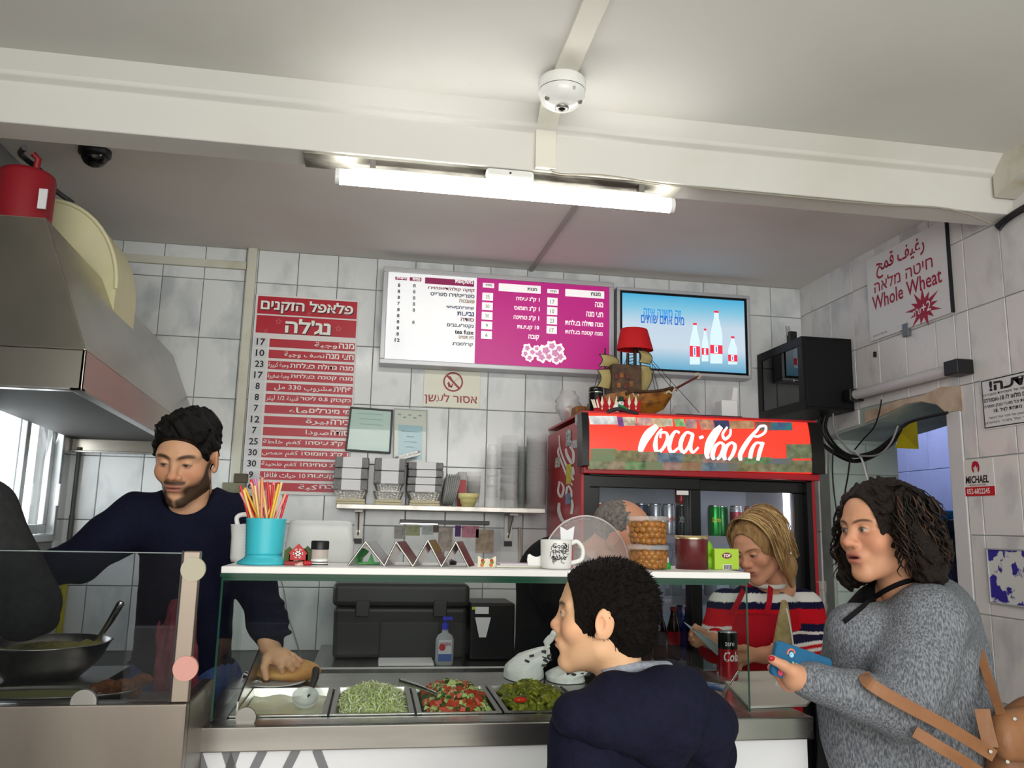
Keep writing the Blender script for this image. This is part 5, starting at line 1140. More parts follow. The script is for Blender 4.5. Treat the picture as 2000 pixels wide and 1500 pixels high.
# pans
def pan(x0,x1,lab,depth=.06):
    t = thing('food_pan', lab, 'food pan', ((x0+x1)/2,(PY0+PY1)/2,CZ-depth), group='food pans in the counter'); f = .012; z = CZ+.004
    mb = MB().frame(0,0,1,1,0,0,0,lambda u,v,d:(0,0,0)) if 0 else MB()
    oa = [(x0,PY0),(x1,PY0),(x1,PY1),(x0,PY1)]; ia = [(x0+f,PY0+f),(x1-f,PY0+f),(x1-f,PY1-f),(x0+f,PY1-f)]; ba = [(x0+f+.01,PY0+f+.01),(x1-f-.01,PY0+f+.01),(x1-f-.01,PY1-f-.01),(x0+f+.01,PY1-f-.01)]
    V = [(a,b,z-.003) for a,b in oa]+[(a,b,z) for a,b in oa]+[(a,b,z) for a,b in ia]+[(a,b,CZ-depth) for a,b in ba]
    mb.add(V, [(i,(i+1)%4,4+(i+1)%4,4+i) for i in range(4)]+[(4+i,4+(i+1)%4,8+(i+1)%4,8+i) for i in range(4)]+[(8+i,8+(i+1)%4,12+(i+1)%4,12+i) for i in range(4)]+[(12,13,14,15)])
    mb.build('pan', m_steel, t); return t
g_ = .003
pan(px[0],px[1]-g_,'steel pan of pale tahini sauce at the counter left end'); pan(px[1]+g_,px[2]-g_,'steel pan holding shredded lettuce'); pan(px[2]+g_,px[3]-g_,'steel pan holding chopped tomato and cucumber'); pan(px[3]+g_,px[4]-g_,'steel pan holding chopped pickles behind the boy')
def stuff(o,label,cat): o['kind'] = 'stuff'; return tag(o,label,cat)
# tahini
mb = MB(); n = 20; X0,X1 = px[0]+.016,px[1]-.019; V = []
rt = random.Random(4)
for i in range(n+1):
    for j in range(n+1): V.append((X0+(X1-X0)*i/n, PY0+.016+(PY1-PY0-.032)*j/n, CZ-.014+.004*math.sin(i*.7)*math.cos(j*.5)+rt.uniform(-.0008,.0008)))
mb.add(V,[(i*(n+1)+j,(i+1)*(n+1)+j,(i+1)*(n+1)+j+1,i*(n+1)+j+1) for i in range(n) for j in range(n)],True)
stuff(mb.build('tahini', pm('tahini_cream',(238,238,206),.3,noise=(9,(226,228,184),.4,.7))), 'smooth pale tahini sauce filling the first pan', 'sauce')
# lettuce: curled strips
def heap(x0,x1,hmax,fx=.5):
    def h(x,y):
        u=(x-x0)/(x1-x0); v=(y-PY0)/(PY1-PY0); return CZ-.02+hmax*(max(0,math.sin(math.pi*min(max(u,0.02),.98))**.5))*(max(0,math.sin(math.pi*min(max(v,.05),.95)))**.6)
    return h
rl = random.Random(8); mb = MB(); x0,x1 = px[1]+.018,px[2]-.018; hh = heap(x0,x1,.05)
for k in range(2600):
    x = rl.uniform(x0+.008,x1-.008); y = rl.uniform(PY0+.018,PY1-.02); z = hh(x,y)-rl.random()*.012+.004; a = rl.uniform(0,6.28); L = rl.uniform(.012,.032); wd = rl.uniform(.0014,.0035); el = rl.uniform(-.5,.5); cv = rl.uniform(-.012,.012)
    d = Vector((math.cos(a)*math.cos(el),math.sin(a)*math.cos(el),math.sin(el))); s = Vector((-math.sin(a),math.cos(a),rl.uniform(-.6,.6))).normalized(); c = Vector((x,y,z)); P3 = []
    for q in range(4):
        u = q/3-.5; pt = c+d*L*u+s*cv*(u*u-.1)+Vector((0,0,.006*math.sin(3*u+k))); P3 += [pt-s*wd/2+Vector((0,0,wd*.3)), pt+s*wd/2]
    mb.cur = rl.choice((0,0,1,1,2)); mb.add(P3,[(0,1,3,2),(2,3,5,4),(4,5,7,6)],True)
mb.cur = 0; n = 12; V = [(x0+(x1-x0)*i/n, PY0+.014+(PY1-PY0-.028)*j/n, hh(x0+(x1-x0)*i/n, PY0+.014+(PY1-PY0-.028)*j/n)-.010) for i in range(n+1) for j in range(n+1)]
mb.add(V,[(i*(n+1)+j,(i+1)*(n+1)+j,(i+1)*(n+1)+j+1,i*(n+1)+j+1) for i in range(n) for j in range(n)],True)
stuff(mb.build('shredded_lettuce',[pm('lettuce_pale',(236,242,186),.5),pm('lettuce_green',(218,232,150),.5),pm('lettuce_white',(244,246,220),.5)]), 'heap of finely shredded pale green lettuce', 'lettuce')
# chopped salad and pickles
def chop(name,label,x0,x1,mats,n,size,hm,wts,seed,disc=None):
    r = random.Random(seed); mb = MB(); h_ = heap(x0,x1,hm)
    for k in range(n):
        x = r.uniform(x0+.012,x1-.012); y = r.uniform(PY0+.022,PY1-.024); z = h_(x,y)-r.random()*.010; s = size*r.uniform(.6,1.2)
        mb.m = Matrix.Translation((x,y,z)) @ Euler((r.uniform(0,6),r.uniform(0,6),r.uniform(0,6))).to_matrix().to_4x4()
        kind = r.choices(range(len(wts)),wts)[0]; mb.cur = kind
        sx,sy,sz = s*r.uniform(.7,1.5),s*r.uniform(.6,1),s*r.uniform(.5,.9)
        if disc and kind in disc: mb.lathe([(.001,-sz*.3),(s*.8,-sz*.3),(s*.9,0),(s*.8,sz*.3),(.001,sz*.3)],n=9)
        else:
            mb.hexa([(-sx*r.uniform(.4,.6),-sy*.5,-sz*.5),(sx*.5,-sy*r.uniform(.4,.6),-sz*.5),(sx*.5,sy*.5,-sz*.5),(-sx*.5,sy*.5,-sz*r.uniform(.4,.6)),(-sx*.45,-sy*.45,sz*.5),(sx*r.uniform(.3,.5),-sy*.45,sz*.5),(sx*.45,sy*.45,sz*.5),(-sx*.45,sy*.45,sz*r.uniform(.4,.6))])
            if kind == 1:
                mb.cur = 2; mb.box((-sx*.5,-sy*.56,-sz*.5),(sx*.5,-sy*.50,sz*.5))
    mb.m = None; mb.cur = len(mats)-1; n_ = 10; V = [(x0+(x1-x0)*i/n_, PY0+.014+(PY1-PY0-.028)*j/n_, h_(x0+(x1-x0)*i/n_, PY0+.014+(PY1-PY0-.028)*j/n_)-.014) for i in range(n_+1) for j in range(n_+1)]
    mb.add(V,[(i*(n_+1)+j,(i+1)*(n_+1)+j,(i+1)*(n_+1)+j+1,i*(n_+1)+j+1) for i in range(n_) for j in range(n_)],True)
    return stuff(mb.build(name,mats),label,'salad')
m_tom = pm('tomato',(196,66,40),.3,noise=(60,(214,110,80),.5,.7)); m_cuc = pm('cucumber_flesh',(190,206,130),.35); m_cskin = pm('cucumber_skin',(30,86,30),.4); m_pars = pm('parsley',(48,92,30),.6)
chop('chopped_salad','colourful chopped tomato and cucumber salad',px[2]+.018,px[3]-.018,[m_tom,m_cuc,m_cskin,m_pars],620,.017,.055,(5,4,1.2,.8),3)
chop('pickle_slices','heap of olive green pickle slices with a red pepper piece',px[3]+.018,px[4]-.018,[pm('pickle',(128,132,34),.3,noise=(40,(104,108,22),.4,.7)),pm('pickle_light',(160,160,60),.3),pm('pickle_skin',(84,92,20),.4),pm('pickle_base',(96,98,26),.5)],480,.017,.05,(6,3,1,0),5,disc=(0,))
p = PZ(1015,1370,CZ+.03); tag(MB().sphere(p+Vector((0,-.01,.006)),(.017,.009,.007)).build('red_pepper_piece', pm('pepper_red',(206,50,24),.25)), 'small red pepper piece on the pickles', 'pepper')
# yellow peppers and bowls at the right end
rp = random.Random(6)
for k in range(9):
    p = PZ(1338+rp.uniform(-6,24),1348+rp.uniform(-6,6),CZ+.012); a = rp.uniform(0,3.1); d = Vector((math.cos(a),math.sin(a),rp.uniform(-.1,.3)))*.028
    t = thing('yellow_pepper','yellow pickled pepper heaped beside the boy','pepper',(p.x,p.y,CZ),group='yellow peppers in the pile')
    q = p+Vector((0,0,.004*(k%3))); MB().tube([q-d,q-d*.4,q+d*.4,q+d],[.004,.010,.008,.002],8).build('flesh', pm('pepper_yellow',(214,200,30),.3), t)
    MB().tube([q-d*1.5,q-d],[.0015,.002],6).build('stem', pm('pepper_stem',(120,130,40),.5), t)
p = PZ(1372,1372,CZ+.01)
tag(MB().lathe([(.001,CZ+.001),(.03,CZ+.001),(.048,CZ+.02),(.056,CZ+.034),(.058,CZ+.034),(.050,CZ+.018),(.032,CZ+.004),(.001,CZ+.004)],(p.x,p.y,0),28).build('steel_bowl', m_steel), 'small steel bowl at the right end of the glass case', 'bowl')
tag(MB().tube([P(1394,1384,2.09),P(1412,1356,2.12),P(1442,1312,2.16)],[.004,.003,.003],8).build('spoon_handle', m_chrome), 'thin steel skewer leaning in the bowl corner', 'utensil')
# ladle in tahini
ld = thing('ladle','ladle with a black handle and clear bowl in the tahini','ladle',tuple(PZ(604,1368,CZ-.01)))
b0 = PZ(604,1360,CZ+.012); MB().tube([P(617,1308,2.36),P(615,1325,2.32),P(608,1345,2.27),b0],[.010,.010,.007,.005],10).build('handle', m_black, ld)
mb = MB(); mb.m = Matrix.Translation(b0+Vector((-.008,-.02,-.004))) @ Euler((.6,.1,0)).to_matrix().to_4x4(); mb.lathe([(.001,-.022),(.018,-.018),(.030,-.002),(.033,.012),(.031,.012),(.027,0),(.015,-.014),(.001,-.018)],n=24); mb.build('bowl', milky('ladle_clear',(214,216,214),.45,.15), ld)
# tongs on salad
tg = thing('tongs','steel tongs lying across the salad pan','tongs',tuple(PZ(815,1345,CZ+.03)))
for dy in (0,.018): MB().tube([PZ(782,1331,CZ+.055)+Vector((0,dy,0)),PZ(815,1341,CZ+.05)+Vector((0,dy*.6,0)),PZ(852,1354,CZ+.045)+Vector((0,-dy*.5,0))],[.006,.006,.004],8).build('arm', m_chrome, tg)
# pita and plate
p0 = PZ(548,1338,CZ); mb = MB().lathe([(.001,CZ+.001),(.06,CZ+.001),(.085,CZ+.007),(.086,CZ+.009),(.06,CZ+.004),(.001,CZ+.004)],(p0.x-.02,p0.y+.02,0),32); tag(mb.build('paper_tray', m_card), 'white paper plate under the pita', 'plate')
mb = MB(); c = p0+Vector((.01,.05,.028)); R = []
for i in range(13):
    v = -1+2*i/12; rr = math.sqrt(max(0,1-v*v)); R.append([(c.x+.095*(rr)*math.cos(2*math.pi*j/28), c.y+.07*rr*math.sin(2*math.pi*j/28)+.0, c.z+.028*v*(1+.25*math.cos(2*math.pi*j/28-.6))) for j in range(28)])
mb.ring_loft(R); tag(mb.build('pita_bread', pm('pita',(206,160,96),.6,noise=(12,(176,116,56),.45,.7),bump=(40,.15))), 'golden pita bread under the hand of the man in navy', 'bread')
# steel fin stand left of the pans
mb = MB(); a = [P(452,1388,2.1),P(476,1290,2.42),P(476,1322,2.42),P(470,1360,2.3)]
a = [Vector((-.30,2.12,CZ)),Vector((-.30,2.50,CZ)),Vector((-.30,2.50,CZ+.10)),Vector((-.30,2.12,CZ+.02))]
mb.hexa([q for q in a]+[q+Vector((.004,0,0)) for q in a]); tag(mb.build('steel_divider', m_steel), 'upright steel divider plate beside the tahini pan', 'divider')
hk = thing('tap_handle','chrome pivot rod behind the tahini pan','fitting',tuple(P(500,1325,2.45)))
MB().tube([P(478,1318,2.47),P(498,1326,2.46),P(518,1335,2.45)],[.010,.008,.007],10).build('rod', m_chrome, hk); MB().sphere(P(519,1336,2.45),.012).build('knob', m_chrome, hk)
# carrier bags
def carrier(x0,x1,yb,yt,kx,ky,Y,seed,label):
    r = random.Random(seed); a = P(x0,yb,Y); b = P(x1,yb,Y); zt = P((x0+x1)/2,yt,Y).z; k = P(kx,ky,Y); cx = (a.x+b.x)/2; hw = (b.x-a.x)/2
    t = thing('carrier_bag',label,'bag',(cx,Y,CZ),group='tied carrier bags'); R = []; N = 32; n = 14
    ph = [r.uniform(0,6) for _ in range(6)]
    for i in range(n+1):
        v = i/n; s = (1-.10*v-.15*v*v) if v < .62 else (1-.062-.058)*(1-(v-.62)/.38)**.75+.05
        z = CZ+.002+(k.z-.015-CZ)*v; ox = (k.x-cx)*max(0,(v-.3)/.7)**1.4; ring = []
        for j in range(N):
            th = 2*math.pi*j/N; w_ = 1+.05*math.sin(3*th+ph[0]+4*v)+.035*math.sin(7*th+ph[1]-6*v)*(.4+v)+.05*v*math.sin(11*th+ph[2]); ring.append((cx+ox+hw*s*w_*math.cos(th), Y+.07+.09*s*w_*math.sin(th), z+.004*math.sin(5*th+ph[3])*v))
        R.append(ring)
    MB().ring_loft(R).build('film', pm('bag_white',(236,237,234),.32,bump=(30,.5)), t)
    MB().tube(spline([R[-1][0],k+Vector((0,.07,0)),k+Vector((.012,.06,.018)),k+Vector((.02,.05,.036))],4),[.008]*4+[.012]*4+[.010]*4+[.004],8).build('knot', pm('bag_white',(214,216,212),.32), t)
    mb = MB()
    for q in range(9):
        v = r.uniform(.62,.9); i = int(v*n); j = int(N*.6+r.uniform(0,N*.32)) % N; p = Vector(R[i][j]); mb.ribbon([p+Vector((-.006,-.004,r.uniform(-.006,.006))),p+Vector((.008,-.004,r.uniform(-.006,.006)))],.007,(0,-1,.2),.001)
    mb.build('print', m_ink, t)
carrier(990,1068,1336,1250,1078,1262,2.44,3,'larger white carrier bag with a knotted top on the counter')
carrier(1076,1150,1344,1294,1156,1296,2.40,9,'lower white carrier bag beside the chin of the boy')
# coke can on the counter, papers
p = PZ(1423,1331,CZ+.001)
ck = can(p.x,CZ+.001,p.y,(176,26,40),'black and red cola can standing in the glass case','Cola',(236,232,230),(.66,.985,(22,20,22)),grp=None,name='cola_can')
mb = MB(); text_into(mb,'zero',(-.02,CZ+.001+.145*.73,.008,CZ+.001+.145*.80),lambda u,v:(p.x+.0295*math.sin(u/.029),p.y-.0295*math.cos(u/.029),v)); mb.build('lettering', m_letw, ck)
def sheet(name,label,quad,mat,cat='paper',th=.0015):
    mb = MB(); mb.hexa([Vector(q) for q in quad]+[Vector(q)+Vector((0,0,th)) for q in quad]); return tag(mb.build(name,mat),label,cat)
def onz(x,y,z): return PZ(x,y,z)
sheet('blue_packet','blue and white packet lying near the cola can',[onz(1365,1332,CZ+.002),onz(1418,1342,CZ+.002),onz(1412,1350,CZ+.012),onz(1362,1338,CZ+.012)],pm('packet_blue',(70,110,180),.4,noise=(30,(190,200,214),.45,.6)),'packet',.006)
sheet('receipt','white printed paper slip behind the shoulder of the boy',[onz(1268,1342,CZ+.003),onz(1330,1352,CZ+.003),onz(1330,1318,CZ+.03),onz(1285,1300,CZ+.03)],pm('paper_white',(226,226,226),.6))
sheet('napkin','white paper bag lying on the counter under the phone',[onz(1512,1345,CZ+.001),onz(1572,1362,CZ+.001),onz(1600,1352,CZ+.02),onz(1520,1318,CZ+.02)],pm('paper_white',(226,226,226),.6))
sheet('cutting_board','pale board covering the right end of the counter',[onz(1462,1384,CZ+.001),onz(1575,1380,CZ+.001),onz(1640,1312,CZ+.001),onz(1400,1316,CZ+.001)],pm('board_pale',(206,208,200),.35),'board',.006)
# ================================================================ back bench with black cabinet
BZ0 = P(780,1303,3.55).z
bb = thing('back_bench','low steel bench along the tiled back wall','bench',(.3,3.85,0))
MB().box((-.22,3.55,BZ0-.03),(.84,4.19,BZ0)).build('top', m_steel, bb, bevel=.003)
for x in (-.2,.78):
    for y in (3.58,4.13): MB().box((x,y,0),(x+.035,y+.035,BZ0-.03)).build('leg', m_steel_d, bb)
MB().box((-.22,3.545,BZ0-.006),(.60,3.549,BZ0+.001)).build('edge_strip', m_whiteg, bb)
a = P(648,1296,3.75); b = P(908,1296,3.75); zt = P(780,1140,3.75).z
bc_ = thing('black_cooler','large dark grey lidded cooler box on the back bench','cooler',((a.x+b.x)/2,3.9,BZ0))
mdk = pm('cooler_dark',(42,43,44),.42,noise=(3,(34,34,36),.4,.7))
MB().hexa([(a.x,3.75,BZ0+.001),(b.x,3.75,BZ0+.001),(b.x,4.1,BZ0+.001),(a.x,4.1,BZ0+.001),(a.x-.005,3.74,zt-.1),(b.x+.005,3.74,zt-.1),(b.x+.005,4.12,zt-.1),(a.x-.005,4.12,zt-.1)]).build('tub', mdk, bc_, bevel=.02, seg=3)
MB().box((a.x-.012,3.73,zt-.098),(b.x+.012,4.13,zt)).build('lid', pm('cooler_lid',(48,49,50),.42), bc_, bevel=.022, seg=3)
for x in (a.x+.12,b.x-.12): MB().box((x-.03,3.722,zt-.14),(x+.03,3.738,zt-.07)).build('latch', mdk, bc_, bevel=.004)
MB().box((a.x+.2,3.733,zt-.35),(b.x-.12,3.738,zt-.16)).build('recess', pm('cooler_recess',(36,37,38),.5), bc_, bevel=.004)
# sanitizer
p = P(868,1297,3.58); sz_ = thing('sanitizer_bottle','clear pump bottle of sanitizer with a blue pump','bottle',(p.x,3.6,BZ0)); zt = P(868,1236,3.58).z; ww = P(886,1297,3.58).x-p.x
R = []
for z,sx in ((BZ0+.001,.9),(BZ0+.01,1),(zt-.03,1),(zt-.012,.8),(zt,.35),(zt+.012,.33)): R.append([(p.x+ww*sx*math.cos(2*math.pi*j/24)*(1 if abs(math.cos(2*math.pi*j/24))<2 else 1),3.6+ww*.62*sx*math.sin(2*math.pi*j/24),z) for j in range(24)])
MB().ring_loft(R).build('body', milky('gel_clear',(186,192,196),.35,.1), sz_)
q = (p.x-ww*.72,BZ0+.02,p.x+ww*.72,zt-.03)
lb_ = MB().box((q[0],3.6-ww*.63-.002,q[1]),(q[2],3.6-ww*.62+.001,q[3])).build('label', pm('label_pale',(206,210,216),.4), sz_, bevel=.002)
yl = 3.6-ww*.63-.003
mb = MB(); text_into(mb,'HYGIENE',(q[0]+.006,q[3]-.022,q[2]-.004,q[3]-.008),wall_fn(yl),bold=.02); mb.build('lettering', m_dr, lb_)
MB().cyl((p.x-.012,yl,q[1]+.055),(p.x-.012,yl-.001,q[1]+.055),.014,n=18).build('red_spot', pm('spot_red',(180,30,50),.4), lb_)
MB().box((q[0],yl-.0008,q[1]),(q[2],yl,q[1]+.028)).build('blue_wave', pm('wave_blue',(70,100,170),.4), lb_)
mb = MB(); mb.cyl((p.x,3.6,zt+.012),(p.x,3.6,zt+.035),.014,n=16); mb.cyl((p.x,3.6,zt+.035),(p.x,3.6,zt+.055),.006,n=12); mb.box((p.x-.012,3.585,zt+.052),(p.x+.030,3.612,zt+.064)); mb.build('pump', pm('pump_blue',(40,50,190),.35), sz_, bevel=.001)
p = P(800,1298,3.6); tag(MB().box((p.x-.13,3.57,BZ0+.001),(p.x+.10,3.72,BZ0+.012)).build('notebook', pm('paper_white',(226,226,226),.6), None, bevel=.001), 'white notepad lying in front of the cooler box', 'notepad')
pr_ = P(945,1210,3.7); rp_ = thing('receipt_printer','black receipt printer with a yellow and white label','printer',(pr_.x,3.75,BZ0))
MB().box((pr_.x-.06,3.7,BZ0+.001),(pr_.x+.14,3.95,P(945,1178,3.7).z)).build('body', m_black, rp_, bevel=.01, seg=3); zz = P(945,1185,3.7).z
MB().box((pr_.x-.04,3.694,zz-.03),(pr_.x+.02,3.699,zz)).build('label', m_card, rp_); MB().box((pr_.x-.055,3.694,zz-.012),(pr_.x-.041,3.699,zz)).build('yellow_tab', pm('tab_yellow',(200,200,40),.5), rp_); MB().hexa([(pr_.x-.04,3.69,zz-.045),(pr_.x+.03,3.69,zz-.045),(pr_.x+.03,3.694,zz-.045),(pr_.x-.04,3.694,zz-.045),(pr_.x-.02,3.69,zz-.13),(pr_.x+.01,3.69,zz-.13),(pr_.x+.01,3.694,zz-.13),(pr_.x-.02,3.694,zz-.13)]).build('paper_slip', m_card, rp_)
# ================================================================ things along the glass case shelf
def on(x, Y=2.12): return P(x,1105,Y).x
def zpx(x,y,Y): return P(x,y,Y).z
def pw(n,Y): return n*Y/F_PX          # pixels -> metres at depth Y
# water jug
Y = 2.2; x = on(470,Y); r = pw(20,Y); zt = zpx(470,1010,Y)
jg = thing('white_jug','white plastic jug with a handle left of the straw cup','jug',(x,Y,WT))
MB().lathe([(.001,WT),(r*.9,WT),(r,WT+.01),(r*1.02,zt-.05),(r*1.15,zt-.02),(r*1.2,zt-.018),(r*.8,zt-.02),(.001,zt-.016)],(x,Y,0),28).build('body', m_whiteg, jg)
MB().tube(spline([(x-r*.5,Y-.008,zt-.02),(x-r*.62,Y-.008,zt-.002),(x-r*.2,Y-.008,zt+.006),(x+r*.5,Y-.008,zt+.004),(x+r*.6,Y-.008,zt-.02)],5),.006,8).build('handle', m_whiteg, jg)
# straw cup
Y = 2.1; x = on(514,Y); r0 = pw(33,Y); r1 = pw(36,Y); zt = zpx(514,1012,Y)
sc_ = thing('straw_cup','turquoise textured cup full of coloured straws','cup',(x,Y,WT))
prof = [(.001,WT+.001),(pw(47,Y),WT+.001),(pw(46,Y),WT+.006),(r0*1.05,WT+.016),(r0*.98,WT+.024)]
nr = 22; prof2 = []
for k in range(nr+1):
    z = WT+.024+(zt-WT-.024)*k/nr; prof2.append((r0+(r1-r0)*k/nr+(.0009 if k%2 else -.0005), z))
mt = pm('turquoise',(64,188,204),.35)
MB().lathe(prof+prof2+[(r1*.93,zt),(r1*.9,zt-.03),(r0*.85,WT+.03),(.001,WT+.03)],(x,Y,0),56,flute=(28,.006)).build('cup', mt, sc_)
rs = random.Random(12)
scol = [(214,40,44),(236,150,150),(240,200,120),(214,36,40),(240,190,60),(244,210,150),(210,40,50),(236,160,150),(230,120,200),(236,206,130),(240,220,160),(226,110,196),(244,206,140),(240,150,100),(236,170,190),(214,50,50),(240,180,120),(244,190,170)]
sname = ['red','pink','pale yellow','scarlet','yellow','cream','crimson','salmon','magenta','straw-coloured','ivory','violet pink','beige','orange','rose','dark red','apricot','peach']
for k in range(26):
    a = rs.uniform(0,6.283); q = rs.uniform(.2,.82)*r1; bx,by = x+q*math.cos(a)*.6, Y+q*math.sin(a)*.6
    u = (k+.5)/26; topx = 466+u*96+rs.uniform(-5,5); topy = 955-18*math.sin(math.pi*u)+rs.uniform(-8,14); tp = P(topx,topy,Y+q*math.sin(a)*.9)
    c = scol[k%18]; dirv = (Vector((tp.x,tp.y,tp.z))-Vector((bx,by,WT+.035)))
    o = MB().tube([(bx,by,WT+.035),Vector((bx,by,WT+.035))+dirv*.6,tp],.0032,8).build('drinking_straw', pm('straw_%d'%(k%18),c,.35))
    side = 'left' if u<.34 else 'middle' if u<.67 else 'right'
    tag(o,'%s drinking straw in the %s of the turquoise cup%s'%(sname[k%18],side,'' if k<18 else ', towards the back'),'straw','straws in the turquoise cup')
# clear box behind
Y = 2.28; xa, xb = on(556,Y), on(690,Y); zt = zpx(620,1016,Y)
bx_o = thing('clear_container','large upturned frosted plastic container on the case shelf','container',((xa+xb)/2,Y,WT))
mfr = milky('frosted_plastic',(222,224,222),.45,.3); R = []
for z,s,rr in ((WT+.001,1.0,.012),(WT+.05,.985,.012),(WT+.055,.95,.012),(zt-.02,.93,.016),(zt-.004,.90,.02),(zt,.84,.02),(zt,.001,.0005)):
    w_, d_ = (xb-xa)*s, .11*s; R.append([((xa+xb)/2+a, Y+b, z) for a,b in rrect(max(w_,.002),max(d_,.002),min(rr,.0004+rr*s))])
MB().ring_loft(R, cap1=False).build('shell', mfr, bx_o)
# snowflake house
Y = 2.06; hx = on(581,Y); hz = WT
hs = thing('snowflake_ornament','small red house ornament with a white snowflake among green','ornament',(hx,Y,WT)); u_ = pw(1,Y)
MB().box((hx-24*u_,Y-.006,WT),(hx+24*u_,Y+.02,WT+8*u_)).build('base', pm('orn_red',(150,26,34),.5,noise=(60,(220,190,180),.5,.6)), hs, bevel=.002)
for dx,h,c in ((-17,34,(70,90,40)),(16,36,(64,84,44)),(-8,30,(206,190,150)),(9,32,(96,110,60))):
    mb = MB(); mb.prism([(-9,6),(9,6),(8,h-8),(0,h),(-8,h-8)], lambda a,b,s: (hx+(dx+a)*u_,Y+.004+.008*s,WT+b*u_)); mb.build('tree', pm('orn_%d_%d_%d'%c,c,.7,bump=(120,.4)), hs)
mb = MB(); mb.prism([(-14,10),(14,10),(14,20),(17,22),(0,40),(-17,22),(-14,20)], lambda a,b,s: (hx+a*u_,Y-.006+.008*s,WT+b*u_)); mb.build('house', pm('orn_house',(180,22,30),.5), hs)
mb = MB()
for k in range(6):
    a = math.pi*k/3; d = Vector((math.cos(a),0,math.sin(a))); c = Vector((hx,Y-.0065,WT+22*u_)); mb.ribbon([c,c+d*9*u_],2.2*u_,(0,-1,0),.0006)
    e = c+d*6*u_; 
    for s in (-.6,.6): dd = Vector((math.cos(a+s),0,math.sin(a+s))); mb.ribbon([e,e+dd*3.4*u_],1.6*u_,(0,-1,0),.0006)
mb.build('snowflake', m_letw, hs)
for k in range(3): MB().sphere((hx+(14+4*k)*u_,Y-.008,WT+5*u_),.006,10,8).build('bauble', pm('bauble_red',(190,40,50),.3), hs)
# shaker jar
Y = 2.06; x = on(623,Y); r = pw(16,Y); zt = zpx(623,1056,Y)
jr = thing('shaker_jar','clear shaker jar with a black lid and striped base','jar',(x,Y,WT)); zl = zpx(623,1073,Y); zs = zpx(623,1090,Y)
MB().lathe([(r*.98,zs),(r*.98,zl)],(x,Y,0),24).build('glass', milky('jar_glass',(206,190,180),.5,.1), jr)
MB().lathe([(.001,WT),(r,WT),(r,zs-.004),(r*.9,zs),(.001,zs)],(x,Y,0),24).build('base', m_whiteg, jr)
for z in (zs-.010,zs-.016): MB().lathe([(r*1.01,z),(r*1.01,z+.0025)],(x,Y,0),24).build('stripe', m_ink, jr)
MB().lathe([(r*1.04,zl),(r*1.04,zt-.003),(r*.96,zt),(.001,zt)],(x,Y,0),24).build('lid', m_black, jr)
# zigzag steel taco rack
Y = 2.1; zk = thing('taco_rack','zigzag folded steel rack standing on the case shelf','rack',(on(795,Y),Y,WT)); pxs = [(680,1110),(714,1058),(750,1110),(773,1058),(805,1110),(834,1055),(860,1110),(888,1058),(912,1110)]
pts = [(P(x,y,Y).x, WT+.001 if y > 1100 else P(x,y,Y).z) for x,y in pxs]
for (xa,za),(xb,zb) in zip(pts,pts[1:]):
    n_ = Vector((zb-za,0,-(xb-xa))).normalized()*.0012; mb = MB(); q = [Vector((xa,Y-.028,za)),Vector((xb,Y-.028,zb)),Vector((xb+.026,Y+.06,zb)),Vector((xa+.026,Y+.06,za))]; mb.hexa([p-n_ for p in q]+[p+n_ for p in q]); mb.build('fold', m_chrome, zk)
    mb = MB(); mb.tube([q[0],q[1]],.0028,6); mb.build('front_edge', m_steel, zk)
# green sponge box
Y = 2.16; a,b = on(698,Y),on(742,Y); gs = thing('green_sponge','bright green wedge-shaped plastic dish under the zigzag rack','dish',((a+b)/2,Y,WT)); z1 = zpx(720,1098,Y); z2 = zpx(720,1088,Y)
mb = MB(); mb.prism([(a,WT+.001),(b,WT+.001),(b,z1),(a+(b-a)*.75,z1),(a+(b-a)*.6,z2+.01),(a+(b-a)*.45,z1),(a,z1)], lambda u,v,s:(u,Y-.02+.04*s,v)); mb.build('dish', pm('sponge_green',(20,150,50),.4), gs, bevel=.001)
x = on(878,2.18); tag(MB().lathe([(.001,WT),(.02,WT),(.021,WT+.008),(.012,WT+.012),(.001,WT+.012)],(x,2.2,0),20).build('small_dish', m_black), 'small black dish behind the zigzag rack', 'dish')
# butterfly card holder
Y = 2.08; ch_ = thing('card_holder','cream butterfly-shaped card holder with painted fruit','holder',(on(950,Y),Y,WT)); 
for xs_,mir in (((932,952),1),((951,969),-1)):
    a,b = on(xs_[0],Y),on(xs_[1],Y); z = zpx(950,1087,Y); H = z-WT; w_ = b-a
    pol = [(0,.0),(.05,.5),(.02,.95),(.2,1.0),(.35,.82),(.7,.72),(1,.8),(1,0)] if mir == 1 else [(0,0),(0,.8),(.3,.72),(.65,.85),(.85,1.0),(1,.92),(.95,.5),(1,0)]
    mb = MB(); mb.prism([(a+u*w_,WT+.001+v*H) for u,v in pol], lambda u,v,s:(u,Y-.003+.006*s+(0 if mir==1 else .004),v)); wing = mb.build('wing', pm('wood_cream',(222,216,190),.5), ch_)
    for k,(u,v,c) in enumerate(((.45,.25,(206,120,60)),(.55,.5,(110,140,60)),(.5,.62,(190,60,40)))):
        MB().sphere((a+u*w_,Y-.004+(0 if mir==1 else .004),WT+v*H),(.0045,.0015,.005),8,6).build('fruit_print', pm('fruit_%d'%k,c,.6), wing)
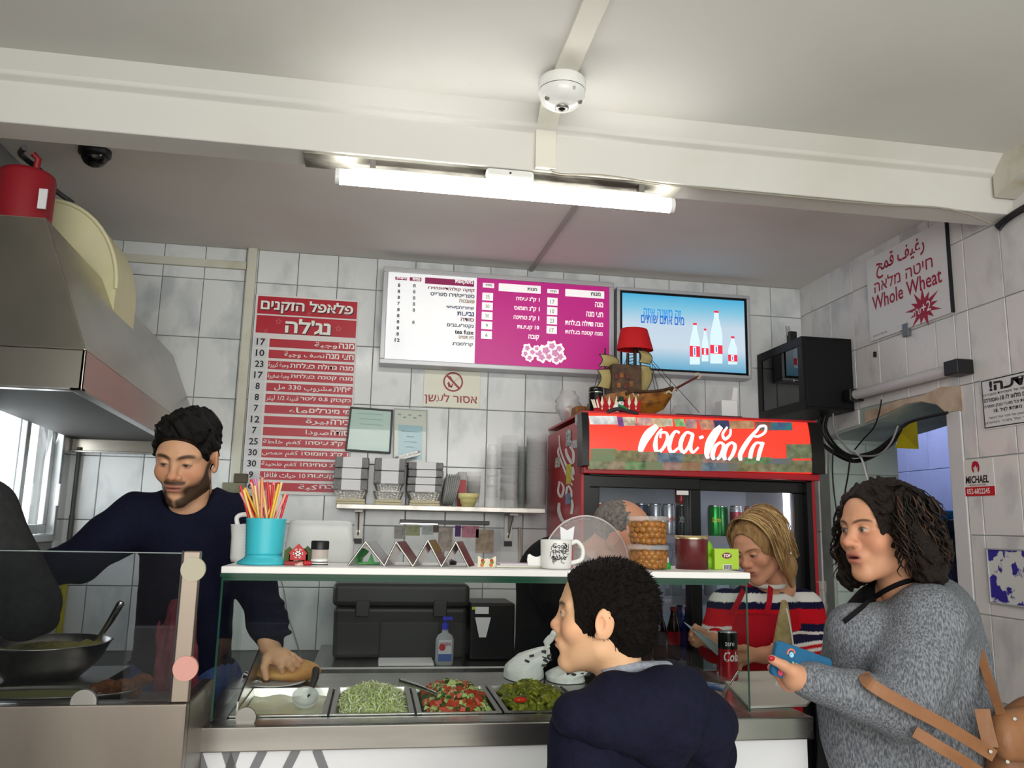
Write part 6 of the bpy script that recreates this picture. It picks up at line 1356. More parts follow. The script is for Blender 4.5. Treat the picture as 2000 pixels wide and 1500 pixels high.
# white notebook tray with scooped end
Y = 2.1; a,b = on(966,Y),on(1056,Y); nb_ = thing('napkin_tray','flat pale tray with a white scooped end beside the mug','tray',((a+b)/2,Y,WT))
MB().box((a,Y-.03,WT+.001),(b,Y+.05,WT+.006)).build('base', pm('tray_pale',(206,206,190),.4), nb_, bevel=.001)
MB().box((a+.01,Y-.031,WT+.0062),(b-.02,Y+.045,WT+.010)).build('sheets', pm('paper_lilac',(206,196,206),.6), nb_)
a,b = on(1025,Y),on(1061,Y); H = zpx(1043,1086,Y)-WT; mb = MB(); w_ = b-a
mb.prism([(a+u*w_,WT+.0065+v*H) for u,v in ((.05,0),(.0,.5),(.03,.9),(.12,1),(.25,.86),(.45,.74),(.62,.78),(.8,.98),(.92,.95),(1,.6),(.97,0))], lambda u,v,s:(u,Y-.034+.006*s,v)); mb.build('scooped_end', m_whiteg, nb_, bevel=.001)
# mug
Y = 2.06; x = on(1086,Y); r = pw(31,Y); zt = zpx(1086,1054,Y)
mg = thing('mug','white mug printed with black ornamental script','mug',(x,Y,WT))
MB().lathe([(.001,WT+.001),(r*.9,WT+.001),(r*.97,WT+.006),(r,zt-.004),(r,zt),(r*.92,zt),(r*.9,WT+.008),(.001,WT+.008)],(x,Y,0),36).build('cup', m_whiteg, mg)
MB().tube(spline([(x+r*.9,Y,zt-.010),(x+r*1.35,Y,zt-.004),(x+r*1.72,Y,zt-.022),(x+r*1.62,Y,zt-.048),(x+r*.9,Y,WT+.014)],6),.0055,10).build('handle', m_whiteg, mg)
mb = MB(); rg = random.Random(21); cyl_ = lambda u,v: (x+r*1.012*math.sin(u/r),Y-r*1.012*math.cos(u/r),v)
for k in range(16):
    u0,v0 = rg.uniform(-.022,.022), WT+.022+rg.uniform(0,.045); pts = []
    for q in range(7): a = q/6*rg.uniform(3.5,5.5)+k; rr = .004+.0007*q; pts.append(cyl_(u0+rr*math.cos(a),v0+rr*math.sin(a)))
    mb.tube(pts,.0007,4)
for v,s in ((.058,'Good'),(.044,'things'),(.030,'take')): text_into(mb,s,(-.018,WT+v-.006,.018,WT+v+.006),cyl_,bold=.01)
mb.build('print', m_ink, mg)
mb = MB(); c = P(1104,1040,Y+.01)
rc = thing('towelette','white and red packet standing behind the mug','packet',(c.x,Y+.05,WT)); Yq = Y+.045
pk = [P(1096,1060,Yq),P(1119,1056,Yq),P(1122,1028,Yq),P(1108,1036,Yq),P(1094,1028,Yq)]
mb = MB(); mb.prism([(p.x,p.z) for p in pk], lambda u,v,s:(u,Yq+.004*s,v)); 
pk0 = [(P(1096,1060,Yq).x,WT+.001),(P(1119,1060,Yq).x,WT+.001),(P(1119,1056,Yq).x,P(1119,1056,Yq).z),(P(1096,1060,Yq).x,P(1096,1056,Yq).z)]
mb.build('packet', m_card, rc); MB().prism(pk0, lambda u,v,s:(u,Yq+.001+.004*s,v)).build('lower_packet', pm('packet_red',(200,40,50),.5), rc)
# cake dome
Y = 2.22; a,b = on(1066,Y),on(1236,Y); x = (a+b)/2; r = (b-a)/2; zt = zpx(1150,1006,Y); H = zt-WT
dm = thing('clear_dome','large clear plastic dome cover tilted behind the mug','dome',(x,Y,WT))
mb = MB(); R = []; cdz = WT+.012
for k in range(15):
    t = math.pi/2*k/14; R.append((max(r*math.cos(t),.001), H*.97*math.sin(t)))
mb.lathe([(r*1.03,.0),(r*1.03,.004)]+R,(x,Y+r*.35,cdz-.01),48,sy=.55); mb.build('shell', milky('dome_clear',(200,194,194),.72,.08), dm)
MB().tube([(x+r*math.cos(t),Y+r*.35-r*.02,cdz-.01+H*.97*math.sin(t)) for t in np.linspace(0,math.pi,40)],.0025,6).build('rim', milky('dome_rim',(226,220,220),.35,.1), dm)
# olive tubs
m_tubc = glassmat('tub_clear',(248,248,244),.02,k=.6); ol = bpy.data.meshes.new('olive')
mo = MB().sphere((0,0,0),(.0125,.0102,.0102),12,8); ol.from_pydata(mo.v,[],mo.f); ol.polygons.foreach_set('use_smooth',[True]*len(mo.f))
ol_b = ol.copy()
ol.materials.append(pm('olive_amber',(168,106,40),.22,noise=(50,(120,92,34),.4,.7),rnd=3)); ol_b.materials.append(pm('olive_brown',(146,94,44),.22,noise=(50,(160,110,50),.4,.7),rnd=5))
Y = 2.1
ro = random.Random(5)
def tub(z0,zt,label,glabel):
    xa,xb = on(1228,Y),on(1303,Y); x = (xa+xb)/2; r = (xb-xa)/2; H = zt-z0
    t = thing('olive_tub',label,'tub',(x,Y,z0))
    MB().lathe([(.001,z0+.001),(r*.84,z0+.001),(r*.87,z0+.004),(r*.95,zt-.012)],(x,Y,0),36).build('pot', m_tubc, t)
    MB().lathe([(r*.97,zt-.012),(r*1.04,zt-.011),(r*1.04,zt-.003),(r*.98,zt),(r*.9,zt-.002),(.001,zt-.003)],(x,Y,0),36).build('lid', milky('tub_lid_clear',(226,226,224),.72,.1), t)
    MB().lathe([(.001,z0+.004),(r*.62,z0+.004),(r*.66,zt-.03),(.001,zt-.03)],(x,Y,0),20).build('brine', pm('brine_amber',(96,60,26),.3), t)
    n = 0
    for lay in range(4):
        zz = z0+.012+lay*(H-.030)/3.3; N = 17
        for k in range(N):
            a = 2*math.pi*(k+.5*(lay%2))/N
            if math.sin(a) > .45: continue
            q = r*(.75+.05*lay/3)+ro.uniform(-.002,.001); o = bpy.data.objects.new('olive', ol if ro.random()<.5 else ol_b); COL.objects.link(o)
            o.location = (x+q*math.cos(a),Y+q*math.sin(a),zz+ro.uniform(-.002,.002)); o.rotation_euler = (ro.uniform(-.5,.5),ro.uniform(-.7,.7),a+math.pi/2+ro.uniform(-.5,.5)); tag(o,glabel,'olive',glabel[:28].strip()+' group'); n += 1
z0 = WT; z1 = zpx(1265,1064,Y); z2 = zpx(1265,1008,Y)
tub(z0,z1,'lower clear tub of amber olives','amber olive inside the lower clear tub'); tub(z1,z2,'upper clear tub of amber olives stacked on another','amber olive inside the upper clear tub')
# little green bottle, maroon canister, green box
Y = 2.12; x = on(1301,Y); lb2 = thing('dropper_bottle','tiny bottle with a green cap between tub and canister','bottle',(x,Y,WT)); MB().lathe([(.001,WT),(.012,WT),(.012,WT+.014),(.009,WT+.016)],(x,Y,0),16).build('cap', pm('cap_green',(24,160,50),.4), lb2); MB().lathe([(.007,WT+.016),(.007,WT+.03),(.001,WT+.031)],(x,Y,0),14).build('nozzle', m_whiteg, lb2)
Y = 2.14; xa,xb = on(1321,Y),on(1381,Y); x=(xa+xb)/2; r=(xb-xa)/2; zt = zpx(1350,1046,Y)
cn2 = thing('maroon_canister','maroon cylindrical canister with a gold rim','canister',(x,Y,WT)); MB().lathe([(.001,WT),(r,WT),(r,zt-.006),(r*.96,zt-.002)],(x,Y,0),36).build('body', pm('maroon',(92,30,34),.3), cn2); MB().lathe([(r*1.03,zt-.009),(r*1.03,zt-.001),(r*.97,zt),(r*.9,zt-.002),(.001,zt-.003)],(x,Y,0),36).build('rim', pm('gold_rim',(206,186,140),.25,metal=.8), cn2)
Y = 2.12; xa,xb = on(1396,Y),on(1444,Y); zt = zpx(1420,1072,Y)
tb = thing('top_carton','lime green TOP carton at the right end of the case shelf','carton',((xa+xb)/2,Y,WT)); MB().box((xa,Y,WT+.0005),(xb,Y+.045,zt)).build('box', pm('lime',(168,204,50),.4,noise=(6,(150,190,40),.4,.7)), tb, bevel=.0015)
cxx = (xa+xb)/2; mb = MB(); mb.prism([(cxx+.014*math.cos(a),zt-.018+.008*math.sin(a)) for a in np.linspace(0,6.283,20,endpoint=False)], lambda u,v,s:(u,Y-.0003-.0004*s,v)); mb.build('badge', pm('badge_maroon',(110,20,40),.4), tb)
mb = MB(); text_into(mb,'TOP',(cxx-.010,zt-.0225,cxx+.010,zt-.0135),wall_fn(Y-.0012),bold=.03); mb.build('lettering', m_letw, tb)
MB().box((cxx-.012,Y-.0008,WT+.001),(cxx+.014,Y,WT+.014)).build('barcode_patch', m_letw, tb); mb = MB(); rb_ = random.Random(1); xx = cxx-.010
while xx < cxx+.012: w_ = rb_.choice((.0006,.0012)); mb.box((xx,Y-.0014,WT+.002),(xx+w_,Y-.0009,WT+.013)); xx += w_+rb_.choice((.0006,.001))
o_ = mb.build('barcode', m_ink, tb); o_['kind'] = 'stuff'
MB().sphere((xa-.012,Y+.03,WT+.055),(.02,.015,.022)).build('green_flap', pm('flap_green',(120,180,40),.5), tb); MB().sphere((xa-.006,Y+.03,WT+.018),(.018,.014,.02)).build('green_flap', pm('flap_green',(120,180,40),.5), tb)
# ================================================================ left counter with glass guard
LY, LX1, LZ = 1.78, -.348, 1.158
lc = thing('frying_counter','brushed steel frying counter with a glass guard at the left','counter',(-.9,2.1,0))
m_lst = pm('counter_brushed',(150,142,134),.33,metal=1,noise=(3,(120,112,104),.4,.7,(1,1,.3)))
mb = MB(); mb.box((-1.06,LY-.01,0),(LX1+.003,LY+.02,LZ)); mb.box((LX1-.025,LY+.021,0),(LX1+.003,2.05,LZ-.002)); mb.build('front', m_lst, lc, bevel=.004)
mb = MB(); mb.box((-1.06,LY+.021,LZ-.03),(LX1-.026,LY+.05,LZ-.002)); mb.box((-1.06,LY+.051,LZ-.05),(LX1-.026,2.05,LZ-.03)); mb.box((-1.06,2.051,LZ-.05),(-.62,2.40,LZ-.03)); mb.build('worktop', m_steel_d, lc)
MB().box((LX1-.030,LY-.002,LZ+.001),(LX1+.002,LY+.022,1.452)).build('post', pm('post_steel',(150,138,126),.45,metal=.85), lc, bevel=.002)
MB().box((LX1-.034,LY+.003,LZ+.001),(LX1-.031,LY+.018,1.452)).build('seal', m_black, lc)
MB().box((-1.05,LY+.006,LZ+.001),(LX1-.035,LY+.012,1.447)).build('guard_pane', glassmat('guard_glass',(222,224,226),.006,k=.2), lc)
MB().box((-1.05,LY+.0055,1.447),(LX1-.035,LY+.0125,1.449)).build('pane_edge', pm('edge_grey',(120,130,130),.2), lc)
for x,y,c in ((372,1112,(176,170,150)),(357,1305,(206,150,140))):
    p = P(x+6,y,LY); MB().cyl((p.x,LY-.006,p.z),(p.x,LY+.004,p.z),.024,n=28).build('clamp_disc', pm('clamp_%d'%x,c,.6), lc, bevel=.002)
p = P(165,1368,LY); MB().cyl((p.x,LY-.006,LZ+.004),(p.x,LY+.004,LZ+.004),.024,n=28).build('clamp_disc', m_steel, lc, bevel=.002)
WZ = LZ-.03
# mixing bowl with chickpea mix
bc0 = P(92,1252,2.22); rr = pw(102,2.22); zr = bc0.z; zbt = WZ+.002
bw_ = thing('mixing_bowl','large steel mixing bowl behind the glass guard','bowl',(bc0.x,2.22,zbt))
MB().lathe([(.001,zbt),(rr*.55,zbt),(rr*.85,zbt+(zr-zbt)*.45),(rr,zr-.004),(rr*1.03,zr),(rr*.98,zr),(rr*.82,zbt+(zr-zbt)*.47),(rr*.5,zbt+.006),(.001,zbt+.006)],(bc0.x,2.22,0),44).build('bowl', m_steel, bw_)
mb = MB(); rm = random.Random(3); n = 16; V=[]
for i in range(n+1):
    for j in range(28):
        q = rr*.93*i/n; a = 2*math.pi*j/28; V.append((bc0.x+q*math.cos(a),2.22+q*math.sin(a),zr-.022+.012*(1-i/n)+rm.uniform(-.005,.006)+.02*math.exp(-((q*math.cos(a)-rr*.7)**2+(q*math.sin(a))**2)/.003)))
mb.add(V,[(i*28+j,i*28+(j+1)%28,(i+1)*28+(j+1)%28,(i+1)*28+j) for i in range(n) for j in range(28)],True)
stuff(mb.build('chickpea_mix', pm('chickpea',(150,140,70),.7,noise=(60,(120,120,50),.4,.7),bump=(90,.6))),'rough green-brown chickpea mix in the mixing bowl','food')
sp0 = P(190,1250,2.22); spn = thing('serving_spoon','steel spoon with a thick handle standing in the chickpea mix','spoon',tuple(sp0))
MB().tube([sp0+Vector((-.01,0,-.02)),sp0,P(216,1212,2.2),P(236,1178,2.18),P(238,1175,2.18)],[.006,.005,.008,.009,.006],10).build('handle', m_chrome, spn); MB().sphere(sp0+Vector((-.02,0,-.022)),(.025,.02,.012)).build('bowl', m_chrome, spn)
# falafel balls and pan
rf = random.Random(9); fpos = [(192,1346),(210,1340),(226,1348),(240,1338),(254,1344),(268,1334),(278,1328),(258,1352),(205,1352)]
for k,(x,y) in enumerate(fpos):
    p = P(x,y,1.98); z = max(p.z,WZ+.006); mb = MB(); R=[]
    for i in range(11):
        t = math.pi*(i/10-.5); R.append([(p.x+.021*(1+.10*rf.uniform(-1,1))*math.cos(t)*math.cos(2*math.pi*j/16),1.98+.020*(1+.10*rf.uniform(-1,1))*math.cos(t)*math.sin(2*math.pi*j/16),z+.014*math.sin(t)) for j in range(16)])
    mb.ring_loft(R); tag(mb.build('falafel_ball', pm('falafel',(122,72,30),.8,noise=(70,(84,44,18),.4,.65),bump=(120,.8))),'crisp brown falafel ball behind the glass guard','falafel','fried falafel in the tray')
p = P(85,1352,1.93); tr_ = thing('frying_pan_tray','shallow steel oil tray behind the glass guard','tray',(p.x,1.92,WZ))
mb = MB(); mb.lathe([(.001,WZ+.002),(.17,WZ+.002),(.19,WZ+.02),(.20,WZ+.024),(.198,WZ+.026),(.185,WZ+.018),(.165,WZ+.005),(.001,WZ+.005)],(p.x-.02,1.95,0),40,sy=.42); mb.build('tray', m_steel, tr_); MB().lathe([(.001,WZ+.012),(.176,WZ+.012)],(p.x-.02,1.95,0),40,sy=.40).build('oil', pm('oil',(150,150,96),.08), tr_)
pb = P(6,1238,2.3); tag(MB().box((pb.x-.02,2.36,WZ+.001),(pb.x+.03,2.395,pb.z+.01)).build('purple_box', pm('box_purple',(120,50,170),.5,noise=(12,(220,110,90),.5,.55)), None, bevel=.004), 'purple and orange box at the left edge behind the bowl', 'box')
# ================================================================ implicit-surface modelling for people
class SDF:
    def __init__(s, lo, hi, h):
        s.lo = np.array(lo, np.float32); s.h = h; n = np.ceil((np.array(hi)-np.array(lo))/h).astype(int)+1; s.n = n
        s.ax = [s.lo[i]+h*np.arange(n[i], dtype=np.float32) for i in range(3)]; s.D = np.full(tuple(n), .2, np.float32)
    def box(s, lo, hi):
        a = np.clip(np.floor((np.array(lo)-s.lo)/s.h).astype(int),0,s.n); b = np.clip(np.ceil((np.array(hi)-s.lo)/s.h).astype(int)+1,0,s.n)
        if np.any(b <= a): return None
        sl = tuple(slice(a[i],b[i]) for i in range(3)); return sl, s.ax[0][sl[0]][:,None,None], s.ax[1][sl[1]][None,:,None], s.ax[2][sl[2]][None,None,:]
    def mix(s, sl, d, k, op):
        A = s.D[sl]
        if op == '+':
            if k <= 0: s.D[sl] = np.minimum(A,d)
            else: hh = np.maximum(k-np.abs(A-d),0)/k; s.D[sl] = np.minimum(A,d)-hh*hh*k*.25
        else:
            d = -d
            if k <= 0: s.D[sl] = np.maximum(A,d)
            else: hh = np.maximum(k-np.abs(A-d),0)/k; s.D[sl] = np.maximum(A,d)+hh*hh*k*.25
    def ell(s, c, r, k=.01, op='+', rot=None):
        c = np.array(c,float); r = np.array(r,float) if hasattr(r,'__len__') else np.array([r]*3); m = r.max()+k+3*s.h; q = s.box(c-m,c+m)
        if q is None: return s
        sl,x,y,z = q; x,y,z = x-c[0],y-c[1],z-c[2]
        if rot is not None:
            R = np.array(rot.to_matrix() if hasattr(rot,'to_matrix') else rot); x,y,z = [R[0,i]*x+R[1,i]*y+R[2,i]*z for i in range(3)]
        k0 = np.sqrt((x/r[0])**2+(y/r[1])**2+(z/r[2])**2); k1 = np.sqrt((x/r[0]**2)**2+(y/r[1]**2)**2+(z/r[2]**2)**2)+1e-6
        s.mix(sl, (k0*(k0-1)/k1).astype(np.float32), k, op); return s
    def cap(s, a, b, ra, rb=None, k=.01, op='+', flat=None):
        """tapered capsule; flat=(axis vector, factor) squashes it along an axis"""
        rb = ra if rb is None else rb; a = np.array(a,float); b = np.array(b,float); m = max(ra,rb)*(1 if not flat else max(1,1/flat[1]))+k+3*s.h; q = s.box(np.minimum(a,b)-m,np.maximum(a,b)+m)
        if q is None: return s
        sl,x,y,z = q; d = b-a; L = (d@d)+1e-9
        t = np.clip(((x-a[0])*d[0]+(y-a[1])*d[1]+(z-a[2])*d[2])/L,0,1)
        px,py,pz = x-a[0]-t*d[0], y-a[1]-t*d[1], z-a[2]-t*d[2]
        if flat:
            f = np.array(flat[0],float); f /= np.linalg.norm(f); w_ = (px*f[0]+py*f[1]+pz*f[2])*(flat[1]-1); px,py,pz = px+w_*f[0],py+w_*f[1],pz+w_*f[2]
        s.mix(sl, (np.sqrt(px*px+py*py+pz*pz)-(ra+(rb-ra)*t)).astype(np.float32), k, op); return s
    def chain(s, pts, rr, k=.01, **kw):
        for i in range(len(pts)-1): s.cap(pts[i],pts[i+1],rr[i],rr[i+1],k,**kw)
        return s
    def plane(s, c, n, op='-', k=.005):
        """cut away everything on the side the normal points to"""
        n = np.array(n,float); n /= np.linalg.norm(n); c = np.array(c,float); x,y,z = s.ax[0][:,None,None],s.ax[1][None,:,None],s.ax[2][None,None,:]
        d = -((x-c[0])*n[0]+(y-c[1])*n[1]+(z-c[2])*n[2]); s.mix((slice(None),)*3, d.astype(np.float32), k, op); return s
    def warp(s, fn):
        x,y,z = s.ax[0][:,None,None],s.ax[1][None,:,None],s.ax[2][None,None,:]; s.D = (s.D+fn(x,y,z)).astype(np.float32); return s
    def mesh(s):
        D = s.D; inside = D < 0; c = [inside[i:D.shape[0]-1+i, j:D.shape[1]-1+j, k:D.shape[2]-1+k] for i in (0,1) for j in (0,1) for k in (0,1)]
        tot = sum(q.astype(np.int8) for q in c); idx = np.argwhere((tot > 0) & (tot < 8)); N = len(idx)
        if N == 0: return np.zeros((0,3)), np.zeros((0,4),int)
        off = [(i,j,k) for i in (0,1) for j in (0,1) for k in (0,1)]; vals = np.stack([D[idx[:,0]+o[0],idx[:,1]+o[1],idx[:,2]+o[2]] for o in off],1)
        P_ = np.zeros((N,3)); cnt_ = np.zeros(N)
        for a in range(8):
            for b in range(a+1,8):
                df = np.array(off[b])-np.array(off[a])
                if np.abs(df).sum() != 1: continue
                va,vb = vals[:,a],vals[:,b]; m = (va<0)!=(vb<0); t = np.where(m, va/np.where(m,va-vb,1), 0); pos = np.array(off[a])+t[:,None]*df; P_[m] += pos[m]; cnt_[m] += 1
        P_ /= cnt_[:,None]; V = s.lo+(idx+P_)*s.h; vid = -np.ones(tot.shape,np.int64); vid[idx[:,0],idx[:,1],idx[:,2]] = np.arange(N); Fq = []
        for ax in range(3):
            A = np.moveaxis(inside,ax,0); cr = A[:-1]!=A[1:]; W = np.moveaxis(vid,ax,0); e = np.argwhere(cr[:,1:-1,1:-1]); i,j,k = e[:,0],e[:,1]+1,e[:,2]+1
            q = np.stack([W[i,j-1,k-1],W[i,j,k-1],W[i,j,k],W[i,j-1,k]],1); fl = A[i,j,k]
            if ax == 1: fl = ~fl
            q[~fl] = q[~fl][:,::-1]; Fq.append(q)
        Fq = np.concatenate(Fq); return V, Fq[(Fq>=0).all(1)]
def np_obj(name, V, Fq, mat, parent, col=None, M4=None, smooth=True):
    if M4 is not None: m = np.array(M4); V = V @ m[:3,:3].T + m[:3,3]
    inv = np.array(WM(parent).inverted()); V = V @ inv[:3,:3].T + inv[:3,3]
    me = bpy.data.meshes.new(name); me.vertices.add(len(V)); me.vertices.foreach_set('co', V.astype(np.float32).ravel())
    n = len(Fq); w_ = Fq.shape[1]; me.loops.add(n*w_); me.loops.foreach_set('vertex_index', Fq.astype(np.int32).ravel()); me.polygons.add(n); me.polygons.foreach_set('loop_start', np.arange(0,n*w_,w_,dtype=np.int32)); me.polygons.foreach_set('use_smooth', [smooth]*n)
    me.update(calc_edges=True); me.validate()
    for q in (mat if isinstance(mat,list) else [mat]): me.materials.append(q)
    if col is not None:
        a = me.color_attributes.new('skin','FLOAT_COLOR','POINT'); c4 = np.ones((len(V),4),np.float32); c4[:,:3] = col; a.data.foreach_set('color', c4.ravel())
    o = bpy.data.objects.new(name, me); COL.objects.link(o); o.parent = parent; return o
def lin3(c): return np.array(lin(c)[:3])
def blob(p, c, r):
    q = (p-np.array(c))/np.array(r); return np.exp(-(q*q).sum(1))
def make_head(skin, s=1.0, jaw=1.0, nose=1.0, mouth_open=0.0, beard=0.0, lips=(150,78,74), brow=(40,28,22), brow_w=1.0, eye=(52,38,28), blush=(206,120,100), h=.0022, fem=False, neck_r=.056, neck=(0,.045,-.22), ear=1.0, lid=.5, cheek=1.0, brow_up=0.0):
    g = SDF((-.11,-.15,-.24),(.11,.135,.14),h)
    g.ell((0,.018,.035),(.076,.098,.088),.01)                                   # cranium
    g.ell((0,-.022,.012),(.068,.072,.075),.03)                                  # forehead and temples
    g.ell((0,-.028,.044),(.058,.058,.052),.03)                                  # forehead
    g.ell((0,-.032,-.045),(.056*jaw,.062,.078),.03)                             # face
    g.cap((-.046*jaw,-.004,-.072),(-.012,-.072,-.106),.018,.016,.03); g.cap((.046*jaw,-.004,-.072),(.012,-.072,-.106),.018,.016,.03)   # jaw line
    g.ell((0,-.078,-.108),(.020,.017,.016),.02)                                 # chin
    for q in (-1,1):
        g.ell((q*.042*cheek,-.066,-.030),(.024,.022,.024),.025)                 # cheekbones
        g.cap((q*.012,-.090,.022),(q*.050,-.074,.020),.010,.008,.018)           # brow ridge
        g.ell((q*.032,-.104,.001),(.021,.016,.014),.012,'-')                    # eye socket
    g.cap((0,-.088,.016),(0,-.108,-.026),.008,.010,.014)                        # nose bridge
    g.ell((0,-.112*1.0-.004*(nose-1)*10,-.031),(.012*nose,.012*nose,.011),.010)
    for q in (-1,1): g.ell((q*.012*nose,-.102,-.036),(.009*nose,.011,.008),.007); g.ell((q*.0065,-.109,-.0425),(.0038,.005,.003),.003,'-')
    mo = mouth_open
    g.ell((0,-.090,-.066),(.030,.016,.020),.02)                                 # mouth mound
    g.ell((0,-.101,-.0605+mo*.25),(.023,.009,.0055),.006); g.ell((0,-.099,-.0735-mo),(.019,.0095,.0065),.006)
    g.ell((0,-.109,-.067-mo*.4),(.022,.006+mo,.0012+mo*.55),.003,'-')
    g.ell((0,-.106,-.088-mo*.8),(.018,.008,.005),.014,'-')                      # dip above chin
    for q in (-1,1):
        e = Euler((0,0,q*.35))
        g.ell((q*.080,.010,-.008),(.008*ear,.021*ear,.033*ear),.008,'+',e); g.ell((q*.0905,.002,-.008),(.0055,.0105,.017),.004,'-',e); g.ell((q*.0895,.013,.012),(.0035,.0045,.010),.004,'-',e); g.ell((q*.078,-.002,-.034),(.006,.009,.009),.006)
        g.ell((q*.031,-.0835,.0015),(.0145,.0135,.0125),.003)                   # eyeball with lids
    g.cap((0,.028,-.06),neck,neck_r,neck_r*1.08,.03)
    if not fem: g.ell((0,-.012,-.135),(.012,.012,.014),.02)
    V,Fq = g.mesh(); base = lin3(skin); C = np.tile(base,(len(V),1)); x,y,z = V[:,0],V[:,1],V[:,2]
    def paint(w_,c):
        nonlocal C
        w_ = np.clip(w_,0,1)[:,None]; C = C*(1-w_)+lin3(c)*w_
    fr = (y < -.03)
    paint(.45*(blob(V,(.045,-.07,-.03),(.03,.04,.025))+blob(V,(-.045,-.07,-.03),(.03,.04,.025))+blob(V,(0,-.12,-.032),(.018,.02,.014))), blush)
    paint(.35*(blob(V,(.085,.01,-.005),(.02,.03,.035))+blob(V,(-.085,.01,-.005),(.02,.03,.035))), blush)
    if beard:
        bw = np.clip((-.052-z)/.02,0,1)*(y<.03)*np.clip((z+.138)/.012,0,1); side = np.clip((np.abs(x)-.036)/.014,0,1)*np.clip((.015-z)/.03,0,1)*np.clip((y+.062-np.clip(z+.05,0,.1)*.5)/.015,0,1)*(y<-.008)*(z>-.13)*(np.abs(x)<.074)
        bl_ = np.maximum(bw*np.clip((np.abs(x)-.012)/.02+np.clip((-.092-z)/.012,0,1),0,1), side); must = np.exp(-((z+.052)/.006)**2)*np.clip((.034-np.abs(x))/.008,0,1)*(y<-.08)
        paint(beard*np.clip(1.3*np.maximum(bl_,must),0,1),(24,17,13))
    mid = -.067-mo*.4
    lipw = np.exp(-((z-mid)/(.0105+mo*.7))**4)*np.exp(-(x/.0235)**6)*(y<-.088); paint(.8*lipw, lips)
    paint(np.exp(-((z-mid)/(.0016+mo*.5))**2)*np.exp(-(x/.021)**6)*(y<-.085)*(y>-.1035 if mo>.004 else y<0), (60,20,18))
    for q in (-1,1):
        bx_ = (x*q-.032)/.024; bz = z-(.0235+brow_up-.006*bx_**2+.002*bx_); paint(.9*np.exp(-(bz/(.0042*brow_w))**4)*np.exp(-bx_**6)*(y<-.05), brow)
        ex,ez = (x*q-.031)/.0135,(z-.0005)/.0062; ew = np.exp(-((ex**2+ez**2))**3)*(y<-.07)*(1-lid*np.clip((z+.001)/.004,0,1)); paint(.92*ew,(206,198,190))
        paint(np.exp(-(((x*q-.031)/.0072)**2+((z-.0005)/.0068)**2)**3)*(y<-.08)*(1-lid*np.clip((z-.0)/.003,0,1)), eye)
        paint(np.exp(-(((x*q-.031)/.0032)**2+((z-.0005)/.0032)**2)**3)*(y<-.08)*(1-lid*np.clip((z-.0)/.003,0,1)),(14,12,12))
        arc = z-(.0075-.0045*np.clip(ex,-1.3,1.3)**2-lid*.006); paint(.9*np.exp(-(arc/.0022)**2)*np.exp(-(ex/1.1)**6)*(y<-.065), (30,20,18))
        paint(.3*np.exp(-(((x*q-.031)/.018)**2+((z+.010)/.006)**2))*(y<-.06), (140,86,76))
    return V*s, Fq, C
def scalp(g, t=.0):
    """hair shell a few millimetres outside the skull"""
    g.ell((0,.020,.038),(.082+t,.104+t,.094+t),.01); g.ell((0,-.020,.015),(.079+t,.083+t,.086+t),.02); g.ell((0,-.028,.044),(.068+t,.068+t,.063+t),.03)
def hair_cap(fn, h=.003, lo=(-.125,-.14,-.2), hi=(.125,.15,.16)):
    g = SDF(lo,hi,h); fn(g); return g.mesh()
def noise3(V, f, seed=0):
    r = np.random.RandomState(seed); o = 0
    for k in range(6):
        d = r.normal(size=3); d /= np.linalg.norm(d); o = o+np.sin((V@d)*f*(.7+.6*r.rand())+r.rand()*6.28)
    return o/6
def gnoise(f, seed):
    r = np.random.RandomState(seed); K = [(r.normal(size=3),f*(.7+.6*r.rand()),r.rand()*6.28) for _ in range(7)]
    def fn(x,y,z):
        o = 0
        for d,ff,p in K:
            d = d/np.linalg.norm(d); o = o+np.sin((x*d[0]+y*d[1]+z*d[2])*ff+p)
        return o/7
    return fn
def HM(center, yaw, pitch=0, roll=0):
    return Matrix.Translation(center) @ Matrix.Rotation(math.radians(yaw),4,'Z') @ Matrix.Rotation(math.radians(pitch),4,'X') @ Matrix.Rotation(math.radians(roll),4,'Y')
def merge(parts):
    V,Fq,C = [],[],[]; o = 0
    for v,f,c in parts: V.append(v); Fq.append(f+o); C.append(c); o += len(v)
    return np.concatenate(V),np.concatenate(Fq),np.concatenate(C)
def xf(V,M4): m = np.array(M4); return V@m[:3,:3].T+m[:3,3]
def hand(skin, wrist, palm, fingers, thumb, r=.0085, wr=.025, fwd=None, h=.0025, nails=None, fore=None, palm_r=.021):
    """fingers: list of joint lists (knuckle .. tip); thumb likewise"""
    pts = np.array([wrist,palm]+[p for f in fingers for p in f]+list(thumb)+([fore] if fore is not None else [])); g = SDF(pts.min(0)-.045,pts.max(0)+.045,h)
    if fore is not None: g.cap(fore,wrist,wr*1.15,wr,.012)
    w_ = np.array(wrist); 
    g.cap(wrist,palm,wr*.92,palm_r,.014)
    for f in fingers:
        g.cap(palm,f[0],palm_r*.72,r*1.25,.014); rr = [r*1.12,r*1.02,r*.94,r*.82][:len(f)]; g.chain(f,rr,.004)
    g.cap(w_*.6+np.array(palm)*.4,thumb[0],wr*.62,r*1.45,.014); g.chain(thumb,[r*1.4,r*1.2,r*1.05,r*.9][:len(thumb)],.005)
    V,Fq = g.mesh(); C = np.tile(lin3(skin),(len(V),1))
    for f in fingers+[list(thumb)]:
        for p in f[1:-1]: b = blob(V,p,(r*1.2,)*3)[:,None]*.3; C = C*(1-b)+lin3(tuple(int(v*.78) for v in skin))*b
        b = blob(V,f[-1],(r*1.3,)*3)[:,None]*.35; C = C*(1-b)+lin3((min(255,skin[0]+6),int(skin[1]*.82),int(skin[2]*.8)))*b
    return V,Fq,C
m_skin = pm('skin',(200,150,120),.48,attr='skin',spec=.35)
